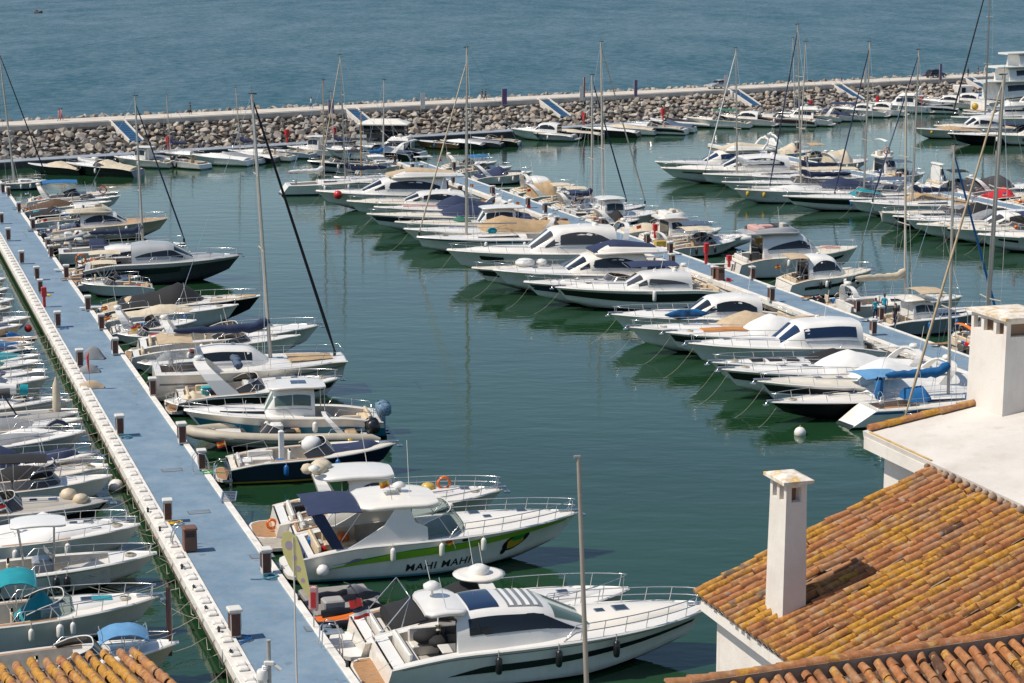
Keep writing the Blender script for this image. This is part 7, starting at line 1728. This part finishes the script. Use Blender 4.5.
# feather banner, camera pole, bare pole
def zfor2(base, py): return zfor(base, py)
def feather():
    p = from_uv(*uv(at(299, 758, 1.0)), 1.0); t = thing('feather_banner', 'yellow teardrop banner with lilac blots on a tall white pole', 'banner', p, 0)
    zt = zfor(p, 537) - 1.0; d = at_dist(293, 537, math.hypot(p.x, p.y)) - p; lean = d.x / zt
    P = lambda z, x=0: Vector((lean * z + x, 0, z))
    mb = MB(); mb.tube([P(0), P(zt * .55), P(zt)], [.045, .035, .02], 6); mb.obj('pole', mat('white_pole', (.62, .58, .52), .5), t)
    k = 1.0 / 27; H = zt
    outline = [(-9, -6), (-11, 4), (-9, 14), (-4, 26), (4, 40), (12, 54), (14, 58), (14, 45), (11, 28), (7, 10), (3, -2), (-3, -7)]
    pts = [Vector((lean * H + x * k, 0, H - .06 - y * k)) for x, y in outline]
    mb = MB(); n = len(pts); q = [p_ + Vector((0, .012, 0)) for p_ in pts]; mb.add(pts + q, [tuple(range(n)), tuple(reversed(range(n, 2 * n)))] + [(i, (i + 1) % n, n + (i + 1) % n, n + i) for i in range(n)], 0, False); c = mb.obj('banner_cloth', mat('banner_yellow', (.74, .66, .27), .8, var=.1), t)
    for (x, y, r) in ((-4, 6, 4.2), (1, 18, 2.6), (4, 28, 2.8), (8, 39, 2.2)):
        mb = MB(); mb.add([Vector((lean * H + (x + r * .8 * math.cos(a)) * k, -.006, H - .06 - (y + r * math.sin(a)) * k)) for a in [i * math.pi / 5 for i in range(10)]], [tuple(range(10))], 0, False); mb.obj('printed_blot', paint('lilac'), c)
feather()
def campole():
    p = from_uv(*uv(at(271, 752, 1.0)), 1.0); t = thing('camera_pole', 'grey pole with white dome and bullet security cameras', 'camera pole', p, 0); zt = zfor(p, 641) - 1.0; f = 1 / 27
    mb = MB(); mb.tube([(0, 0, 0), (0, 0, zt)], .075, 10); mb.tube([(0, 0, zt), (0, 0, zt + .04)], .085, 10); mb.obj('pole', mat('grey_pole', (.40, .38, .35), .6, var=.15), t)
    mb = MB(); mb.tube([(-.02, -.1, zt - .85), (-.2, -.12, zt - .88), (-.22, -.12, zt - 1.0)], .05, 6); mb.tube([(-.22, -.12, zt - .98), (-.22, -.12, zt - 1.05), (-.22, -.12, zt - 1.3)], [.16, .2, .2], 12); mb.ball((-.22, -.12, zt - 1.3), .19, 0, 12); mb.obj('dome_camera', gel, t)
    mb = MB(); mb.box(-.16, .2, -.16, -.04, zt - .84, zt - .68, 0, .03); mb.obj('junction_box', gel, t)
    mb = MB(); mb.tube([(.08, -.06, zt - .8), (.22, -.08, zt - .84)], .03, 6); mb.tube([(.18, -.08, zt - .82), (.42, -.1, zt - 1.0)], .075, 8); mb.obj('bullet_camera', gel, t)
campole()
def barepole():
    p = from_uv(*uv(at(589, 752, 1.0)), 1.0); t = thing('lamp_post', 'plain beige grey pole rising in front of the nearest cruiser', 'pole', p, 0); zt = zfor(p, 458) - 1.0; d = at_dist(578.5, 458, math.hypot(p.x, p.y)) - p; lean = d.x / zt
    mb = MB(); mb.tube([(0, 0, 0), (lean * zt * .5, 0, zt * .5), (lean * zt, 0, zt)], [.10, .085, .072], 10); mb.obj('pole', mat('beige_pole', (.34, .30, .25), .55, var=.2, scale=1), t)
    mb = MB(); mb.box(lean * zt - .16, lean * zt + .08, -.07, .07, zt - .02, zt + .09, 0, .02); mb.obj('cap', paint('grey'), t)
barepole()
t = thing('sign_post', 'small rounded pink sign on a post at the pier edge', 'sign', at(314, 627, ZP), 0); mb = MB(); mb.tube([(0, 0, 0), (0, 0, .75)], .03, 6); mb.obj('post', steel, t)
mb = MB(); mb.box(-.2, .2, -.08, .08, .7, 1.75, 0, .07); mb.obj('sign_panel', mat('pink_sign', (.58, .34, .32), .6, var=.2, scale=5), t); mb = MB(); mb.box(-.1, .1, -.09, -.08, .85, 1.5); mb.obj('sign_print', paint('red'), t)
mb = MB(); mb.box(-.45, .45, -.4, .4, 0, .75, 0, .06); o = mb.obj('deck_box', mat('grey_box', (.36, .34, .32), .7, var=.2)); o.location = at(333, 611, .5); o.rotation_euler = (0, 0, PA); tag(o, 'grey dock box beside the orange jet ski', 'dock box')
o.location.z = .3
t = MB(); t.box(-1.2, 1.8, -1.1, 2.6, 0, .36, 0, .05); o2 = t.obj('floating_dock', mat('float_dock', (.30, .28, .26), .8, var=.25)); o2.location = at(338, 612, 0); o2.rotation_euler = (0, 0, PA); tag(o2, 'low grey floating dock under the dock box', 'pontoon')
mb = MB(); mb.box(-.5, .5, -.3, .3, 0, .6, 0, .04); o = mb.obj('deck_box', paint('ochre')); o.location = at(660, 247, .985); o.rotation_euler = (0, 0, PA); tag(o, 'yellow dock box beside a pedestal on the middle pier', 'dock box')
# buoys
for (x, y, r, c, l) in ((800, 433, .36, 'white', 'white mooring buoy floating off the black hulled cruiser'), (116, 487, .42, 'white', 'white mooring buoy between the kerb and the speedboat'), (244, 233, .2, 'orange', None)):
    if l:
        mb = MB(); mb.ball((0, 0, .12), r, 0, 14); mb.tube([(0, 0, -.1), (0, 0, .02)], r * .97, 12, 1, False); mb.tube([(0, 0, .1 + r), (0, 0, .2 + r)], .04, 6, 1)
        o = mb.obj('mooring_buoy', [gel if c == 'white' else paint(c), paint('ochre')]); o.location = at(x, y, .1); o.location.z = 0; tag(o, l, 'buoy')

# ---------------------------------------------------------------- people and cars
def person(label, loc, face, shirt, legs, hair=(.03, .02, .015), h=1.74, walk=.25, arms=.2, group=None, short=False):
    """one continuous skinned body, clothes by zone; hair is a child"""
    J = dict(pelvis=(0, 0, .93), waist=(0, 0, 1.08), chest=(0, .01, 1.30), neck=(0, 0, 1.47), head0=(0, .02, 1.56), head1=(0, .03, 1.68),
             shL=(-.18, 0, 1.40), shR=(.18, 0, 1.40), elL=(-.24, -.04 + arms * .3, 1.14), elR=(.24, -.04 - arms * .3, 1.14), haL=(-.23, .08 + arms * .7, .90), haR=(.23, .08 - arms * .5, .90),
             fiL=(-.22, .11 + arms * .75, .80), fiR=(.22, .11 - arms * .55, .80),
             hiL=(-.10, 0, .88), hiR=(.10, 0, .88), knL=(-.11, walk * .55, .49), knR=(.11, -walk * .25, .49), anL=(-.11, walk * .6, .09), anR=(.11, -walk * .95, .12), toL=(-.12, walk * .6 + .17, .03), toR=(.12, -walk * .95 + .15, .04))
    E_ = [('pelvis', 'waist'), ('waist', 'chest'), ('chest', 'neck'), ('neck', 'head0'), ('head0', 'head1'), ('chest', 'shL'), ('chest', 'shR'), ('shL', 'elL'), ('shR', 'elR'), ('elL', 'haL'), ('elR', 'haR'), ('haL', 'fiL'), ('haR', 'fiR'),
          ('pelvis', 'hiL'), ('pelvis', 'hiR'), ('hiL', 'knL'), ('hiR', 'knR'), ('knL', 'anL'), ('knR', 'anR'), ('anL', 'toL'), ('anR', 'toR')]
    rad = dict(pelvis=(.15, .11), waist=(.14, .10), chest=(.16, .11), neck=(.055, .055), head0=(.085, .095), head1=(.075, .09), shL=(.07, .07), shR=(.07, .07), elL=(.045, .045), elR=(.045, .045), haL=(.035, .035), haR=(.035, .035), fiL=(.03, .04), fiR=(.03, .04),
               hiL=(.095, .10), hiR=(.095, .10), knL=(.062, .065), knR=(.062, .065), anL=(.045, .05), anR=(.045, .05), toL=(.04, .035), toR=(.04, .035))
    ks = list(J); k = h / 1.78; me = bpy.data.meshes.new('body'); me.from_pydata([tuple(c * k for c in J[q]) for q in ks], [(ks.index(a), ks.index(b)) for a, b in E_], [])
    o = bpy.data.objects.new('tmp_body', me); COL.objects.link(o)
    if not me.skin_vertices: 
        bm = bmesh.new(); bm.from_mesh(me); ly = bm.verts.layers.skin.verify()
        for v, q in zip(bm.verts, ks): v[ly].radius = tuple(c * k for c in rad[q]); v[ly].use_root = (q == 'pelvis')
        bm.to_mesh(me); bm.free()
    o.modifiers.new('skin', 'SKIN'); m = o.modifiers.new('sub', 'SUBSURF'); m.levels = m.render_levels = 1
    dg = bpy.context.evaluated_depsgraph_get(); me2 = bpy.data.meshes.new_from_object(o.evaluated_get(dg)); bpy.data.objects.remove(o)
    for mm in (paint('skin'), cloth(shirt), cloth(legs), paint('black')): me2.materials.append(mm)
    for p in me2.polygons:
        c = p.center / k; p.use_smooth = True
        if c.z > 1.45: i = 0
        elif abs(c.x) > .205 and c.z < 1.2 or abs(c.x) > .17 and c.z < .95 and c.z > .7: i = 0
        elif c.z > .93: i = 1
        elif c.z > (.50 if short else .12): i = 2
        elif c.z > .10: i = 0
        else: i = 3
        p.material_index = i
    t = bpy.data.objects.new('person', me2); COL.objects.link(t); t.location = loc; t.rotation_euler = (0, 0, face); tag(t, label, 'person', group)
    mb = MB(); mb.ball((0, -.005 * k, 1.70 * k), .098 * k, 0, 10, .9); mb.ball((0, -.04 * k, 1.63 * k), .088 * k, 0, 8); 
    mb.obj('hair', mat('hair_%d' % int(hair[0] * 1000), hair, .7), t); return t
def cloth(c): return mat('cloth_%03d_%03d_%03d' % tuple(int(x * 999) for x in c), c, .85, var=.2, scale=5)
def onroad(px, b=3.0):
    p = on_plane(px, 100, bw(0, b), BN); return Vector((p.x, p.y, RZ))
PK, BK, BL, WH, NV, RD_, GY = (.62, .20, .18), (.015, .015, .018), (.03, .12, .34), (.7, .68, .64), (.02, .03, .07), (.45, .04, .04), (.2, .2, .2)
for (x, bb, lab, sh, lg, f) in ((58.3, 3.2, 'walker in pink top and shorts on the breakwater road, first of the pair', PK, PK, 1.9), (61.0, 3.9, 'walker in rose shirt beside the one in pink on the breakwater road', (.66, .28, .24), RD_, 1.9), (190, 3.0, 'walker dressed all in black on the breakwater road', BK, BK, -1.2), (311, 3.0, 'walker in white top and blue trousers on the breakwater road', WH, BL, 1.8),
        (482, 3.4, 'dark dressed walker nearest the purple banner', BK, NV, 1.6), (485.5, 3.4, 'dark dressed walker beside the one by the purple banner', NV, BK, 1.6), (789, 3.6, 'walker in maroon between the tall masts', (.16, .04, .03), BK, 1.5), (841, 3.2, 'walker in blue on the far breakwater road', BL, NV, -1.3), (983.5, 3, 'walker in pale shirt past the last blue ramp', (.62, .42, .32), WH, 1.7), (967, 1.0, 'dark figure standing at the head of the last blue ramp', BK, BK, -.6), (977, 3.4, 'dark dressed walker beside the pale shirted one', BK, NV, 1.8)):
    person(lab, onroad(x, bb), f, sh, lg, h=1.8, short=(sh == PK), group='people on the breakwater')
TQ = (.01, .30, .42)
person('man in turquoise shirt standing by the brown pedestals, back turned', at(875, 321, .985), .3, TQ, NV, h=1.78, walk=.1); person('second man in turquoise shirt, nearer the sailboat stern', at(884, 317, .985), -.4, TQ, NV, h=1.8, walk=.08); person('person in dark jacket leaning over behind the brown pedestal', at(895, 326, .985), 2.6, BK, NV, h=1.72, walk=.3)
person('man in dark clothes on the middle pier tip beside the white topped boat', at(395, 166.5, .985), .8, (.12, .07, .05), NV, h=1.75, walk=.15)
def car(label, loc, rz, body, L=4.4, W=1.8, H=1.62, suv=True):
    t = thing('parked_car', label, 'car', loc, rz, 'cars on the breakwater road'); m = mat('car_paint_%d' % int(body[0] * 999), body, .3, coat=.6, metal=.2)
    h = House([(-L / 2, .85), (-L * .46, .98), (L * .2, 1.0), (L * .42, .86), (L / 2, .6)], [(-L / 2, W * .44), (-L * .3, W / 2), (L * .3, W / 2), (L / 2, W * .42)], lambda x: .28, 6, .06, 2); mb = MB(); h.mesh(mb, 18, 14); mb.obj('body', m, t)
    c = House([(-L * .46, 1.0), (-L * .40, H - .1), (-L * .1, H), (L * .08, H - .08), (L * .24, 1.0)], [(-L * .46, W * .45), (0, W * .46), (L * .24, W * .42)], lambda x: .95, 5, .22, 2); mb = MB(); c.mesh(mb, 16, 14); k = mb.obj('cabin', m, t)
    for sg in (1, -1):
        for a, b_ in ((-.38, -.19), (-.18, .0), (.01, .13)): mb = MB(); c.win(mb, a * L, b_ * L, .2, .82, sg, .01); mb.obj('side_window', dglass, k)
    mb = MB(); c.front(mb, L * .10, L * .225, 35, 145, .01); mb.obj('windscreen', dglass, k); mb = MB(); c.front(mb, -L * .455, -L * .405, 35, 145, .01); mb.obj('rear_window', dglass, k)
    for x in (-L * .31, L * .31):
        for y in (-W * .44, W * .44):
            mb = MB(); mb.tube([(x, y - .11, .33), (x, y + .11, .33)], .33, 16); w = mb.obj('wheel', rubber, t); mb = MB(); mb.tube([(x, y - .12, .33), (x, y + .12, .33)], .2, 12); mb.obj('rim', steel, w)
    for sg in (1, -1):
        mb = MB(); mb.box(L / 2 - .12, L / 2 - .02, sg * W * .3 - .16, sg * W * .3 + .16, .62, .74, 0, .03); mb.obj('headlight', gel, t); mb = MB(); mb.box(-L / 2 - .01, -L / 2 + .05, sg * W * .36 - .1, sg * W * .36 + .1, .7, .9, 0, .02); mb.obj('tail_light', paint('red'), t)
car('silver estate car parked on the breakwater road', onroad(718, 2.4), BA + math.pi, (.42, .42, .41)); car('black car parked on the far breakwater road', onroad(935, 2.6), BA, (.02, .022, .03), 4.6, 1.85, 1.7); 
# banners and lamp posts of the breakwater
def banner(px, ytop, ybot, c, label, w=1.0):
    p = on_plane(px, ybot, bw(0, -.9), BN); p = Vector((p.x, p.y, 2.6)); zt = zfor(p, ytop) - 2.6; t = thing('tall_banner', label, 'banner', p, BA, 'banners along the breakwater')
    mb = MB(); mb.tube([(0, 0, -.6), (0, 0, zt)], .05, 6); mb.obj('pole', alu, t); mb = MB(); mb.box(.05, w, -.02, .02, zt * .35, zt, 0, 0); mb.obj('banner_cloth', paint(c), t)
banner(294.5 + 34, 100, 120, 'purple', 'purple banner beside the second blue ramp'); banner(502, 89, 112, 'purple', 'purple banner behind the lone white cruiser'); banner(634, 80, 104, 'purple', 'slim purple banner left of the silver car', .7); banner(421, 93, 120, 'white', 'white banner post past the houseboat', .8); banner(580, 86, 110, 'white', 'white banner by the twin masts', 1.0); banner(583.5, 77, 110, 'red', 'slim red pennant beside the white banner', .3); banner(724, 75, 98, 'white', 'white banner just past the silver car', .8); banner(864, 68, 92, 'white', 'white banner post among the far masts', .6); banner(939, 64, 84, 'purple', 'dark banner beside the black car', .7)
# lone boat far out at sea
p = at(38, 13, 0); t = thing('fishing_boat', 'tiny dark boat far out on the open sea', 'boat', p, R(5)); h = House([(-1.9, .8), (1, 1.0), (2.2, 1.4)], [(-1.9, .8), (.5, .9), (2.2, .1)], lambda x: -.4, 3, 0, 3); mb = MB(); h.mesh(mb, 10, 8); mb.obj('hull', mat('brown_hull', (.10, .07, .065), .6), t); mb = MB(); mb.box(-1.2, 0, -.5, .5, .8, 1.5, 0, .1); mb.obj('cabin', mat('brown_cabin', (.14, .10, .09), .6), t)

for i, (x, y, c) in enumerate(((126, 438, 'teal'), (64, 329, 'blue'), (176, 524, 'yellow'), (271, 578, 'teal'), (243, 640, 'blue'), (46, 296, 'yellow'), (208, 474, 'green'), (95, 371, 'aqua'))):
    mb = MB(); n = 26; mb.tube([((.22 + .006 * k) * math.cos(k * .62), (.22 + .006 * k) * math.sin(k * .62), .03 + .012 * (k % 9)) for k in range(n)] + [(.5, .2, .03), (.9, .1, .03)], .022, 5)
    o = mb.obj('water_hose', paint(c)); o.location = at(x, y, .99); o.rotation_euler = (0, 0, PA + i); tag(o, 'coiled water hose lying by a pedestal of the near pier', 'hose', 'coiled hoses of the near pier')
